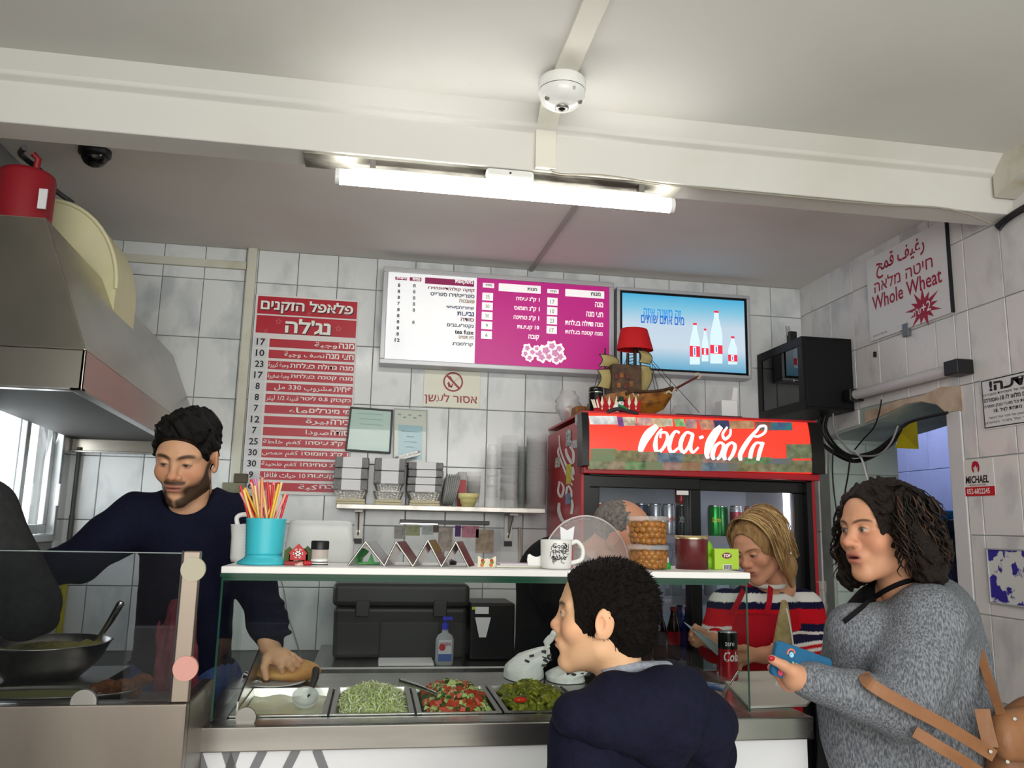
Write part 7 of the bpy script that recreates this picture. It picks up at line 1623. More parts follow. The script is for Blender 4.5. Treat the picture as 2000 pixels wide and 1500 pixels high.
m_skin.node_tree.nodes['Principled BSDF'].inputs['Subsurface Weight'].default_value = .0
def strands(mb, roots, fn, r=.0012, n=6, seg=5):
    for k,p in enumerate(roots): mb.tube(fn(k,p), r, n)
# ================================================================ people
def pv(x,y,Y): return np.array(P(x,y,Y))
def cloth_mat(name, c, c2=None, sc=60, rough=.85, bump=(220,.25), st=(1,1,1)): return pm(name, c, rough, spec=.2, noise=(sc,c2,.35,.65,st) if c2 else None, bump=bump, sheen=.0)
def wr(amp, f, seed, zst=.35):
    n = gnoise(f,seed); return lambda x,y,z: amp*n(x,y,z*zst)
def hair_tubes(name, paths, r, mat, parent, n=5):
    mb = MB()
    for k,p in enumerate(paths): mb.cur = k % (len(mat) if isinstance(mat,list) else 1); q = r if not isinstance(r,(list,tuple)) else r; mb.tube(p, [q*(1-.75*(i/(len(p)-1))**2) for i in range(len(p))], n)
    o = mb.build(name, mat, parent); o['kind'] = 'stuff'; return o

# ---------------------------------------------------------------- man in the navy sweater
man = thing('person','bearded man in a navy sweater looking down behind the counters','person',tuple(P(370,1400,2.52)[:2])+(0,))
SK = (206,158,124); Ym = 2.5
Hm = HM(P(366,893,Ym), -8, 17, 2)
V,Fq,C = make_head(SK, 1.0, jaw=1.0, nose=1.06, beard=.9, lid=1.0, brow_w=1.35, brow=(26,18,14), lips=(160,92,84), blush=(198,110,84), neck=(.0,.055,-.20), neck_r=.056)
parts = [(xf(V,Hm),Fq,C)]
# his left hand spread above the pita
Yh = 2.41
wrist = pv(527,1262,Yh+.03); palm = pv(541,1282,Yh)
F_ = [[pv(541,1291,Yh-.02),pv(549,1301,Yh-.03),pv(551,1311,Yh-.02)],[pv(551,1287,Yh-.02),pv(564,1297,Yh-.03),pv(571,1307,Yh-.02)],[pv(557,1281,Yh-.01),pv(572,1290,Yh-.02),pv(582,1299,Yh-.01)],[pv(559,1275,Yh+.005),pv(573,1282,Yh),pv(586,1291,Yh+.005)]]
Tm = [pv(521,1286,Yh-.01),pv(516,1304,Yh-.02),pv(520,1323,Yh-.02)]
parts.append(hand(SK, wrist, palm, F_, Tm, r=.0085, wr=.026, fore=pv(524,1250,Yh+.035)))
# trunk under the sweater, one coarse skin-coloured core joining head and arms
g = SDF(pv(40,1000,2.3)-np.array([.2,.3,.5]),pv(560,940,2.8)+np.array([.1,.2,.1]),.012)
nb = pv(375,962,2.55); shL = pv(266,1012,2.53); shR = pv(468,1012,2.56); elL = pv(160,1092,2.48); wrL = pv(48,1122,2.40); elR = pv(503,1150,2.54); wrR = pv(528,1256,2.45); chest = pv(370,1075,2.57); waist = pv(352,1340,2.58)
g.cap(chest,waist,.11,.11,.03,flat=((0,1,0),1.4)); g.cap(shL,shR,.04,.04,.04); g.chain([shL,elL,wrL],[.04,.035,.025]); g.chain([shR,elR,wrR],[.04,.035,.022]); g.cap(nb,nb+np.array([0,-.01,.05]),.05,.05,.03)
Vb,Fb = g.mesh(); parts.append((Vb,Fb,np.tile(lin3(SK),(len(Vb),1))))
V,Fq,C = merge(parts); np_obj('body',V,Fq,m_skin,man,C)
m_navy = cloth_mat('navy_knit',(16,19,42),(12,14,33),90)
g = SDF(np.minimum(wrL,waist)-np.array([.08,.25,.12]),np.maximum(shR,wrR)+np.array([.12,.25,.2]),.0065)
g.cap(chest+np.array([0,0,.02]),waist,.135,.135,.03,flat=((0,1,0),1.3)); g.cap(shL,shR,.062,.062,.06); g.cap(shL*.35+shR*.65+np.array([0,0,.035]),shL*.65+shR*.35+np.array([0,0,.035]),.055,.055,.05)
g.chain([shL,shL*.5+elL*.5,elL,wrL],[.072,.064,.054,.040],.035); g.chain([shR,shR*.5+elR*.5,elR,elR*.4+wrR*.6,wrR],[.066,.060,.052,.047,.036],.035)
g.warp(wr(.007,55,2,.5)); g.warp(wr(.0025,140,5,.6))
for f in (.25,.45,.62,.8): c = elR*(1-f)+wrR*f; g.ell(c+np.array([.02,-.02,0]),(.05,.045,.010),.018)          # pushed-up cuff folds
for f in (.35,.6): c = elL*(1-f)+wrL*f; g.ell(c,(.016,.05,.05),.018)
cn_ = np.array(Hm @ Vector((0,.05,-.155))); g.cap(nb+np.array([-.004,-.05,.0]),cn_+np.array([0,-.03,.10]),.068,.075,.012,'-')
V,Fq = g.mesh(); np_obj('sweater',V,Fq,m_navy,man)
# (the ribbed edge of the neck is part of the sweater)
ctr = nb+np.array([-.002,-.035,.012]); pts = [ctr+np.array([.076*math.cos(a),.060*math.sin(a),.012*math.sin(a)-.012*max(0,-math.sin(a))]) for a in np.linspace(0,2*math.pi,40)]
# hair: dense dark top, faded sides
def f(g):
    scalp(g); g.ell((.0,-.010,.088),(.068,.088,.046),.03); g.ell((.0,-.055,.092),(.055,.040,.030),.03); g.ell((.01,.05,.085),(.062,.06,.05),.03)
    g.warp(lambda x,y,z: .005*np.sin(x*110+2*np.sin(z*60))*np.sin(y*90+1)+.003*np.sin(x*260+z*200)*np.sin(y*240))
    g.ell((0,-.140,-.005),(.2,.086,.090),.004,'-'); g.ell((0,-.078,-.078),(.1,.060,.070),.004,'-'); g.plane((0,.0,-.03),(0,-.75,-1),k=.004); g.ell((.09,-.01,-.02),(.03,.035,.045),.006,'-'); g.ell((-.09,-.01,-.02),(.03,.035,.045),.006,'-')
V,Fq = hair_cap(f,.003); m_hb = pm('hair_black',(11,9,8),.5,spec=.2,bump=(400,.4)); np_obj('hair',V,Fq,m_hb,man,M4=Hm)
rh = random.Random(3); paths = []
for k in range(420):
    a = rh.uniform(0,6.28); q = math.sqrt(rh.random()); x,y = .066*q*math.cos(a), -.005+.085*q*math.sin(a); z = .128-.045*(q**2)+rh.uniform(-.006,.002)
    d = Vector((x*.22+rh.uniform(-.006,.008),.008+y*.12+rh.uniform(-.006,.010),rh.uniform(.002,.012))); p0 = Vector((x,y,z)); paths.append([Hm@(p0-d*.3),Hm@(p0+d*.4+Vector((0,0,.003))),Hm@(p0+d*.9)])
hair_tubes('hair_strands',paths,.0022,m_hb,man,5)
# maroon cloth tucked at his hip
g = SDF(pv(300,1360,2.3)-.06,pv(385,1165,2.5)+.06,.005); Yt = 2.40
g.cap(pv(352,1200,Yt),pv(345,1335,Yt-.02),.040,.052,.02,flat=((0,1,0),2.2)); g.cap(pv(330,1225,Yt),pv(328,1330,Yt-.01),.020,.030,.02); g.cap(pv(366,1190,Yt),pv(370,1330,Yt),.025,.03,.02); g.warp(lambda x,y,z: .007*np.sin(x*150+z*16)+.003*np.sin(x*330-z*30))
V,Fq = g.mesh(); np_obj('apron_cloth',V,Fq,cloth_mat('maroon_cloth',(128,60,72),(104,44,58),40),man)
g = SDF(waist-np.array([.2,.2,.95]),waist+np.array([.2,.2,.06]),.014)
for dx in (-.075,.075): g.chain([waist+np.array([dx,0,.0]),waist+np.array([dx*1.1,.0,-.42]),waist+np.array([dx*1.1,.02,-.86])],[.10,.075,.055],.03)
V,Fq = g.mesh(); np_obj('trousers',V,Fq,cloth_mat('denim_blue',(64,80,130),(52,66,110),60),man)

# ---------------------------------------------------------------- boy in the navy hoodie
boy = thing('person','dark-haired boy in a navy hoodie seen from behind in front of the counter','person',tuple(P(1235,1500,1.5)[:2])+(0,))
SK = (224,178,138); Yb = 1.5
Hb = HM(P(1180,1203,Yb), -112, -3, 0); sb = .81
V,Fq,C = make_head(SK, sb, jaw=.93, nose=.95, lid=.35, lips=(206,124,112), brow=(48,34,26), blush=(222,140,112), neck=(.0,.07,-.22), neck_r=.050, fem=True, ear=1.02)
parts = [(xf(V,Hb),Fq,C)]
nb = pv(1218,1352,1.52); sN = pv(1146,1436,1.42); sF = pv(1322,1424,1.62); hip = pv(1240,1760,1.54)
g = SDF(np.minimum(nb,hip)-np.array([.28,.3,.45]),np.maximum(nb,sF)+np.array([.3,.3,.12]),.012)
eN = pv(1130,1600,1.38); wN = pv(1130,1780,1.45); eF = pv(1378,1470,1.64); wF = pv(1330,1600,1.62)
g.cap(nb-np.array([0,0,.06]),hip,.085,.09,.03); g.cap(sN,sF,.03,.03,.03); g.chain([sN,eN,wN],[.03,.026,.02]); g.chain([sF,eF,wF],[.03,.026,.02]); g.cap(nb,nb-np.array([0,0,.08]),.045,.06,.03)
for dx in (-.06,.06): g.chain([hip+np.array([dx,0,0]),hip+np.array([dx,.0,-.32]),np.array([hip[0]+dx,hip[1],.05])],[.07,.05,.038],.02)
Vb,Fb = g.mesh(); parts.append((Vb,Fb,np.tile(lin3(SK),(len(Vb),1)))); V,Fq,C = merge(parts); bodb_ = np_obj('body',V,Fq,m_skin,boy,C)
m_hood_ = cloth_mat('hoodie_navy',(19,20,42),(15,16,35),80)
lo = np.minimum(np.minimum(nb,hip),np.minimum(wN,eN))-np.array([.12,.2,.06]); hi = np.maximum(np.maximum(nb,sF),eF)+np.array([.12,.2,.10])
g = SDF(lo,hi,.0065); ax_ = sF-sN; perp = np.array([-ax_[1],ax_[0],0]); perp /= np.linalg.norm(perp)
g.cap(nb-np.array([0,0,.10]),hip,.125,.135,.03,flat=(perp,1.15)); g.cap(sN,sF,.052,.052,.06); g.cap(sN*.55+nb*.45-np.array([0,0,.012]),sF*.55+nb*.45-np.array([0,0,.012]),.048,.048,.05)
g.chain([sN,eN,wN],[.062,.060,.05],.04); g.chain([sF,eF],[.062,.060],.04); g.chain([eF,wF],[.058,.048],.02)
# hood lying on the back and shoulders
fd = np.array(Hb @ Vector((0,-1,0)) - Hb @ Vector((0,0,0))); fd[2] = 0; fd /= np.linalg.norm(fd); sd = np.array([-fd[1],fd[0],0])
rc_ = nb+np.array([.005,.0,.0]); 
for a in np.linspace(0,2*math.pi,28,endpoint=False):
    o = fd*math.cos(a)*.080+sd*math.sin(a)*.086; up = -.034*math.cos(a)-.014; rr_ = .022+.014*max(0,-math.cos(a)); g.ell(rc_+o+np.array([0,0,up]),(rr_,)*3,.025)
bk = rc_-fd*.10; g.ell(bk+np.array([.01,-.03,-.035]),(.085,.070,.055),.03,'+',Euler((.3,0,.6))); g.cap(bk+np.array([0,-.03,-.03]),bk-fd*.03+np.array([.01,-.05,-.105]),.060,.018,.03,flat=(perp,1.3))
g.warp(wr(.006,42,7,.5)); g.warp(wr(.002,120,9,.6))
g.cap(rc_+np.array([0,0,-.02]),rc_+np.array([0,0,.12]),.064,.080,.012,'-')
V,Fq = g.mesh(); ho_ = np_obj('hoodie',V,Fq,m_hood_,boy)
sf = surf(ho_)
bd = [sf(x,y,.004) for x,y in ((1122,1396),(1176,1412),(1228,1428),(1270,1446),(1302,1464),(1326,1430),(1342,1385),(1338,1345))]; ct = [sf(x,y,.006) for x,y in ((1200,1370),(1250,1385),(1290,1400),(1300,1360))]
bd = [p for p in bd if p is not None]; ct = [p for p in ct if p is not None]
if len(bd) > 4 and ct:
    al = np.array(bd+ct); g = SDF(al.min(0)-.06,al.max(0)+.06,.005); g.chain(bd,[.020]*len(bd),.03)
    for c in ct:
        for p in bd: g.cap(c,p,.026,.018,.035)
    g.warp(wr(.003,60,4,.6)); V,Fq = g.mesh(); np_obj('hood',V,Fq,m_hood_,boy)
# grey lining folded out round the neck
up_ = ((1132,1346),(1150,1326),(1176,1308),(1208,1298),(1244,1290),(1280,1286),(1306,1292)); lo_ = ((1124,1362),(1154,1350),(1186,1338),(1222,1326),(1258,1314),(1290,1304),(1314,1304))
sb_ = surf(bodb_,ho_); R = []
for (xu,yu),(xl,yl) in zip(up_,lo_):
    a_ = sb_(xu,yu,.006); b_ = sb_(xl,yl,.006)
    if a_ is None or b_ is None: continue
    if abs(a_[1]-1.5) > .12: a_ = pv(xu,yu,1.50)
    if abs(b_[1]-1.5) > .12: b_ = pv(xl,yl,1.49)
    m_ = (a_+b_)/2+np.array([0,-.010,.004]); th = np.array([0,.012,0]); R.append([tuple(a_),tuple(m_),tuple(b_+np.array([0,-.004,0])),tuple(b_+th),tuple(m_+th),tuple(a_+th)])
MB().ring_loft(R).build('hood_lining', cloth_mat('lining_grey',(164,168,178),(140,146,158),120), boy, sub=1)
g = SDF(hip-np.array([.25,.25,hip[2]-.01]),hip+np.array([.25,.25,.05]),.014)
for dx in (-.065,.065): g.chain([hip+np.array([dx,0,0]),hip+np.array([dx,.0,-.32]),np.array([hip[0]+dx,hip[1],.06])],[.095,.07,.055],.03)
V,Fq = g.mesh(); np_obj('trousers',V,Fq,cloth_mat('trousers_dark',(34,34,40)),boy)
def f(g):
    scalp(g); g.ell((0,.055,-.02),(.066,.062,.075),.02)
    g.warp(lambda x,y,z: .0016*np.sin(x*330)*np.sin(y*310+1)*np.sin(z*290+2))
    g.ell((0,-.140,.0),(.2,.086,.100),.004,'-'); g.ell((0,-.078,-.080),(.1,.062,.072),.004,'-'); g.ell((.092,.004,-.040),(.030,.026,.052),.006,'-'); g.ell((-.092,.004,-.040),(.030,.026,.052),.006,'-'); g.ell((0,.06,-.145),(.1,.09,.06),.02,'-')
V,Fq = hair_cap(f,.0028); V = V*sb; m_hd = pm('hair_dark_brown',(23,17,14),.65,spec=.15,noise=(130,(15,11,9),.35,.6),bump=(420,.6)); np_obj('hair',V,Fq,m_hd,boy,M4=Hb)
rh = random.Random(6); paths = []; nv = len(V)
cen = np.array([0,.02,.03])*sb
for k in range(2600):
    p = V[rh.randrange(nv)]; n_ = (p-cen); n_ = n_/np.linalg.norm(n_)
    if p[2] < -.06*sb or np.linalg.norm(p-cen) < .07*sb or (p[1] < -.03*sb and p[2] < .085*sb): continue
    d = Vector(n_*.0045+np.array([rh.uniform(-.003,.003),rh.uniform(.0,.004),rh.uniform(-.004,.002)])); p = Vector(p); paths.append([Hb@(p-d*.3),Hb@(p+d)])
hair_tubes('hair_strands',paths,.0011,m_hd,boy,3)

# ---------------------------------------------------------------- woman in the grey cardigan
wom = thing('person','woman with dark curly hair in a grey knit cardigan holding a phone','person',tuple(P(1770,1400,1.9)[:2])+(0,))
SK = (204,150,118); sw = .94
Hw = HM(P(1722,1034,1.84), -79, 2, -2)
V,Fq,C = make_head(SK, sw, jaw=1.08, nose=1.08, lid=.25, mouth_open=.005, lips=(176,96,92), brow=(66,44,36), brow_w=.8, blush=(206,122,100), fem=True, cheek=1.06, neck=(0,.06,-.2), neck_r=.054, eye=(70,58,44))
parts = [(xf(V,Hw),Fq,C)]
# hand gripping the phone
Yp = 1.66
wrist = pv(1578,1328,Yp+.01); palm = pv(1551,1322,Yp+.004)
F_ = [[pv(1533,1306,Yp+.022),pv(1522,1298,Yp+.034),pv(1512,1285,Yp+.036)],[pv(1536,1316,Yp+.026),pv(1522,1314,Yp+.038),pv(1506,1304,Yp+.038)],[pv(1541,1328,Yp+.026),pv(1528,1328,Yp+.036),pv(1517,1318,Yp+.036)],[pv(1549,1341,Yp+.022),pv(1537,1342,Yp+.03),pv(1527,1333,Yp+.03)]]
Tm = [pv(1548,1311,Yp-.012),pv(1531,1300,Yp-.014),pv(1508,1288,Yp-.010)]
parts.append(hand(SK, wrist, palm, F_, Tm, r=.0088, wr=.027, fore=pv(1606,1336,Yp+.012), palm_r=.024))
nb = pv(1752,1150,1.88); sN = pv(1812,1212,1.75); sF = pv(1790,1200,2.06); elN = pv(1768,1388,1.70); wrN = pv(1578,1328,1.67); belly = pv(1762,1480,1.90); hip = belly+np.array([0.02,0,-.25])
g = SDF(np.minimum(np.minimum(nb,hip),np.minimum(wrN,elN))-np.array([.1,.25,.3]),np.maximum(sF,nb)+np.array([.2,.3,.1]),.013)
g.cap(nb+np.array([.03,.03,-.1]),hip,.085,.09,.03); g.cap(sN,sF,.04,.04,.04); g.chain([sN,elN,wrN],[.04,.035,.022]); g.cap(nb,nb-np.array([0,0,.1]),.05,.08,.03)
Vb,Fb = g.mesh(); parts.append((Vb,Fb,np.tile(lin3(SK),(len(Vb),1)))); V,Fq,C = merge(parts); bod_ = np_obj('body',V,Fq,m_skin,wom,C)
# red nail
nl = pv(1507,1286,Yp-.019); MB().sphere(nl,(.0075,.004,.0055),12,8).build('thumb_nail', pm('nail_red',(170,20,44),.2), wom)
m_card = None
mk = pm('heather_knit',(142,146,152),.9,spec=.15,noise=(240,(88,92,100),.36,.62,(1.2,1.2,.42)),bump=(260,.4,(2.2,2.2,.10)))
lo = np.minimum(np.minimum(nb,hip),np.minimum(wrN,elN))-np.array([.14,.28,.12]); hi = np.maximum(sF,nb)+np.array([.22,.3,.08])
g = SDF(lo,hi,.0068)
bust = pv(1672,1238,1.83); bustF = pv(1660,1238,2.0); bellyF = pv(1668,1330,1.90)
g.cap(pv(1800,1230,1.92),hip+np.array([.01,0,0]),.135,.165,.04); g.cap(sN,sF,.070,.070,.06); g.cap(pv(1835,1200,1.80),pv(1835,1200,2.02),.070,.070,.05)
g.cap(bust,bustF,.062,.062,.07); g.cap(bust*.4+nb*.6+np.array([.01,-.03,-.03]),bust,.045,.055,.05); g.cap(bellyF,hip+np.array([-.03,0,0]),.085,.12,.07); g.cap(pv(1870,1290,1.92),hip+np.array([.08,0,0]),.075,.12,.06)
g.chain([sN,sN*.45+elN*.55,elN],[.082,.080,.066],.03); g.chain([elN,elN*.5+wrN*.5,wrN],[.062,.050,.038],.02)
g.warp(wr(.006,36,3,.4)); g.warp(wr(.002,110,8,.5))
for q in (.72,.80,.88,.96): c = elN*(1-q)+wrN*q; g.ell(c,(.012,.040,.040),.010,'+',Euler((0,.3,0)))
g.cap(pv(1690,1400,1.90),pv(1700,1640,1.90),.095,.10,.05); g.cap(pv(1860,1400,1.90),pv(1870,1640,1.90),.09,.11,.06)
cn_ = np.array(Hw @ Vector((0,.05,-.17))); g.cap(cn_-np.array([0,0,.02]),cn_+np.array([-.01,0,.12]),.058,.075,.012,'-')
g.cap(nb+np.array([-.050,.02,.03]),pv(1640,1206,1.96),.030,.014,.02,'-')
V,Fq = g.mesh(); ca_ = np_obj('cardigan',V,Fq,mk,wom)
# black top under it and the dark neckline edge
g = SDF(lo,hi,.010); g.cap(pv(1735,1210,1.92),hip+np.array([-.055,.0,0]),.095,.150,.04); g.cap(bust+np.array([.01,.02,0]),bustF+np.array([-.004,-.02,0]),.056,.056,.05); g.cap(pv(1668,1330,1.92),pv(1676,1640,1.92),.080,.095,.06); g.cap(cn_-np.array([0,0,.05]),cn_+np.array([-.01,0,.2]),.060,.075,.012,'-')
V,Fq = g.mesh(); top_ = np_obj('top',V,Fq,cloth_mat('black_jersey',(20,20,22)),wom)
sf = surf(ca_,bod_,top_); q = [sf(x,y,.001) for x,y in ((1786,1132),(1766,1137),(1748,1144),(1728,1154),(1706,1168),(1686,1184),(1664,1202),(1648,1215))]; q = [p for p in q if p is not None and p[1] < 2.0]
if len(q) > 2: MB().tube(spline(q,6),.006,8).build('neckline', cloth_mat('black_jersey',(20,20,22)), wom)
g = SDF(np.array([hip[0]-.25,hip[1]-.25,.0]),hip+np.array([.25,.25,.05]),.015)
for dy in (-.09,.09): g.chain([hip+np.array([0,dy,0]),np.array([hip[0],hip[1]+dy,.48]),np.array([hip[0],hip[1]+dy,.06])],[.125,.085,.06],.03)
V,Fq = g.mesh(); np_obj('trousers',V,Fq,cloth_mat('trousers_dark',(34,34,40)),wom)
# curly hair
def f(g):
    scalp(g,.002); g.ell((0,.085,-.05),(.098,.062,.085),.04)
    for q in (-1,1): g.cap((q*.082,.005,.02),(q*.104,.035,-.105),.030,.040,.03); g.cap((q*.075,-.035,.055),(q*.088,-.022,.0),.020,.022,.02)
    g.cap((-.095,-.02,-.02),(-.098,-.03,-.125),.024,.030,.02); g.ell((.03,.12,-.06),(.06,.035,.07),.04)
    g.warp(lambda x,y,z: .006*np.sin(z*95+3*np.sin(x*50+y*40))*np.sin(x*80-y*70)+.003*np.sin(z*220+x*160)*np.sin(y*210))
    g.ell((0,-.130,-.020),(.086,.092,.122),.004,'-')
V,Fq = hair_cap(f,.0034,(-.16,-.14,-.2),(.16,.19,.16)); V = V*sw
m_ha = pm('hair_brown_a',(25,16,12),.5,spec=.25,bump=(300,.5)); m_hb2 = pm('hair_brown_b',(52,32,21),.5,spec=.3); m_hc = pm('hair_brown_c',(17,12,10),.5,spec=.25)
np_obj('hair',V,Fq,m_ha,wom,M4=Hw)
rh = random.Random(10); paths = []
for k in range(330):
    side = rh.random()
    if side < .45: a = rh.uniform(-.9,1.2); x0 = .090+rh.uniform(-.008,.012); y0 = .03+.085*math.sin(a)*.8-.02; z0 = rh.uniform(-.02,.085)
    elif side < .68: x0 = -.094+rh.uniform(-.012,.004); y0 = rh.uniform(-.055,.06); z0 = rh.uniform(-.03,.06)
    else: t = rh.uniform(-1.3,1.3); x0 = .095*math.sin(t); y0 = .055+.085*math.cos(t); z0 = rh.uniform(-.04,.08)
    L = rh.uniform(.09,.15) if z0 > .02 else rh.uniform(.07,.11); f_ = rh.uniform(1.3,2.6); rad = rh.uniform(.005,.009); ph = rh.uniform(0,6.28); pts = []; out = Vector((x0,y0-.02,0)).normalized()
    for i in range(15):
        t = i/14; w_ = rad*min(1,t*3); c = Vector((x0,y0,z0))+out*(.020*math.sin(t*1.9))+Vector((0,0,-L*t)); pts.append(Hw@((c+Vector((w_*math.cos(ph+6.28*f_*t),w_*math.sin(ph+6.28*f_*t),0)))*sw))
    paths.append(pts)
hair_tubes('curls',paths,.0030,[m_ha,m_hb2,m_hc],wom,5)
paths = []
for k in range(150):      # combed-back top strands from the parting
    x0 = rh.uniform(-.05,.06); y0 = -.034+abs(x0)*.3+rh.uniform(-.004,.012); s_ = 1 if x0 > -.012 else -1; pts = []
    for i in range(8):
        t = i/7; ang = t*1.5; pts.append(Hw@(Vector((x0*(1-t)+s_*.093*math.sin(ang)*(.4+.6*t), y0+t*(.10+.05*rh.random()), .122-.09*t*t+.008*math.sin(t*3)-.25*abs(x0)*(1-t)))*sw))
    paths.append(pts)
hair_tubes('top_strands',paths,.0018,[m_ha,m_hc],wom,4)
# phone
ph_c = [pv(1516,1249,Yp+.010),pv(1630,1290,Yp+.030),pv(1612,1352,Yp+.026),pv(1500,1304,Yp+.004)]
ux = Vector(ph_c[1]-ph_c[0]).normalized(); uy = Vector(ph_c[3]-ph_c[0]); uy = (uy-ux*uy.dot(ux)).normalized(); un = ux.cross(uy); ctr = Vector(ph_c[0])+ux*.072+uy*.036
M4 = Matrix.Translation(ctr) @ Matrix((ux,uy,un)).transposed().to_4x4()
phn = thing('phone','teal phone case with raised stickers in the hand of the woman','phone',tuple(ctr)); 
def local(mb): mb.m = M4; return mb
mb = local(MB()); rr_ = rrect(.144,.072,.010,6); mb.ring_loft([[(x*s,y*s,z) for x,y in rr_] for s,z in ((.97,-.006),(1,-.004),(1,.004),(.97,.006))]); mb.build('case', pm('case_teal',(24,92,134),.4), phn)
side_ = -1 if (M4.to_3x3() @ Vector((0,0,1))).y > 0 else 1
zf = .0062*side_
def deco(nm,x,y,r,c,kind='disc'):
    mb = local(MB())
    if kind == 'disc': mb.lathe([(r,min(zf,zf+.002*side_)),(r*.8,max(zf,zf+.002*side_)),(.001,max(zf,zf+.002*side_))],(x,y,0),18)
    else:
        pol = star_poly(r,5,.5) if kind == 'star' else [(r*(1 if i%2==0 else .72)*math.cos(math.pi*i/9), r*(1 if i%2==0 else .72)*math.sin(math.pi*i/9)) for i in range(18)]
        mb.prism([(x+a,y+b) for a,b in pol], lambda u,v,s:(u,v,zf+.002*side_*s))
    mb.build(nm, pm('deco_%d_%d_%d'%c,c,.4), phn)
deco('star_sticker',-.022,.004,.010,(190,216,170),'star'); deco('daisy_sticker',.026,.006,.012,(216,214,130),'daisy'); deco('daisy_centre',.026,.006,.004,(240,236,210))
deco('cloud_sticker',-.034,-.016,.006,(150,200,226)); mb = local(MB()); mb.tube([(-.034+.009*math.cos(a),-.018-.009*math.sin(a),zf) for a in np.linspace(.4,3.6,10)],.0022,6); mb.build('rainbow_sticker', pm('deco_rainbow',(220,120,90),.4), phn)
deco('round_sticker',-.052,.026,.007,(206,80,110))
# backpack and straps
m_lea = pm('tan_leather',(146,100,66),.5,noise=(9,(124,82,52),.4,.7),bump=(60,.15))
bp = thing('backpack','tan leather backpack hanging behind the grey cardigan','bag',tuple(pv(1985,1480,1.72)))
g = SDF(pv(1905,1620,1.6)-.1,pv(2080,1370,1.85)+.1,.007); g.cap(pv(2030,1450,1.74),pv(2040,1640,1.74),.105,.125,.03,flat=((0,1,0),1.9)); g.cap(pv(1966,1432,1.74),pv(1958,1620,1.74),.030,.045,.05); g.warp(wr(.005,50,4)); V,Fq = g.mesh(); np_obj('pouch',V,Fq,m_lea,bp)
g = SDF(pv(1915,1500,1.6)-.08,pv(2040,1400,1.75)+.08,.006); g.cap(pv(1962,1412,1.69),pv(2050,1396,1.69),.026,.026,.02); g.cap(pv(1962,1440,1.678),pv(2050,1436,1.678),.026,.026,.03); g.cap(pv(1968,1468,1.672),pv(2050,1470,1.672),.020,.020,.03); V,Fq = g.mesh(); np_obj('flap',V,Fq,m_lea,bp)
for x,y in ((1935,1468),(1968,1488),(1982,1404)): MB().cyl(pv(x,y,1.62),pv(x,y,1.605),.0045,.0035,12).build('stud', m_steel_d, bp)
def strap(pts,w_,nm='strap'):
    q = spline(pts,8); mb = MB(); R = []
    for i in range(len(q)):
        d = q[min(i+1,len(q)-1)]-q[max(i-1,0)]; d = d/np.linalg.norm(d); vw = np.array([0,0,CAM_H])-q[i]; n_ = vw-d*(d@vw); n_ /= np.linalg.norm(n_); t_ = np.cross(d,n_); R.append([tuple(q[i]-t_*w_/2),tuple(q[i]+t_*w_/2),tuple(q[i]+t_*w_/2+n_*.004),tuple(q[i]-t_*w_/2+n_*.004)])
    mb.ring_loft(R, smooth=False); mb.build(nm, m_lea, bp, bevel=.001)
strap([pv(1688,1318,1.66),pv(1700,1336,1.615),pv(1760,1372,1.60),pv(1850,1420,1.60),pv(1940,1475,1.62)],.026)
strap([pv(1785,1428,1.62),pv(1830,1456,1.61),pv(1880,1486,1.61),pv(1930,1520,1.63)],.024)
strap([pv(1898,1225,1.86),pv(1912,1270,1.82),pv(1932,1330,1.76),pv(1955,1395,1.68)],.020)
strap([pv(1918,1385,1.66),pv(1925,1420,1.65),pv(1935,1460,1.64)],.030,'buckle_strap')

# ---------------------------------------------------------------- cashier in the red striped sweater
red = thing('person','blond woman in a red striped sweater looking down at papers','person',tuple(P(1490,1300,2.95)[:2])+(0,))
SK = (206,150,120); sr = .95
Hr = HM(P(1481,1066,2.9), -60, 24, -4)
V,Fq,C = make_head(SK, sr, jaw=1.02, lid=.9, lips=(176,96,90), brow=(110,80,54), brow_w=.8, blush=(208,126,104), fem=True, neck=(0,.05,-.2), neck_r=.052, h=.0026)
parts = [(xf(V,Hr),Fq,C)]
Yr = 2.64
def simple_hand(w0,p0,dirs,th,r=.008): return hand(SK,w0,p0,dirs,th,r=r,wr=.024,h=.003,palm_r=.020)
w0 = pv(1392,1250,2.68); p0 = pv(1372,1246,2.66)
parts.append(hand(SK,w0,p0,[[pv(1360,1240,2.65),pv(1354,1230,2.64),pv(1358,1222,2.63)],[pv(1357,1246,2.65),pv(1350,1238,2.64),pv(1352,1230,2.62)],[pv(1357,1253,2.65),pv(1349,1248,2.64),pv(1350,1240,2.62)],[pv(1360,1259,2.66),pv(1353,1256,2.65),pv(1353,1249,2.63)]],[pv(1372,1234,2.64),pv(1364,1228,2.62),pv(1358,1226,2.61)],r=.008,wr=.024,h=.003,fore=pv(1412,1252,2.70)))
w1 = pv(1492,1280,2.66); p1 = pv(1462,1280,2.64)
parts.append(hand(SK,w1,p1,[[pv(1446,1272,2.63),pv(1436,1276,2.62),pv(1430,1286,2.61)],[pv(1445,1280,2.63),pv(1434,1285,2.62),pv(1430,1295,2.61)],[pv(1447,1288,2.63),pv(1438,1294,2.62),pv(1436,1302,2.61)],[pv(1451,1294,2.64),pv(1444,1301,2.63),pv(1444,1308,2.62)]],[pv(1454,1266,2.62),pv(1440,1266,2.60),pv(1430,1272,2.59)],r=.0085,wr=.026,h=.003,fore=pv(1530,1272,2.70)))
nb = pv(1494,1142,2.97); sL = pv(1418,1188,2.93); sR = pv(1568,1190,3.02); eL = pv(1398,1258,2.84); wL = pv(1400,1250,2.70); eR = pv(1592,1272,2.90); wR = pv(1496,1278,2.68); hip = pv(1490,1480,2.98)
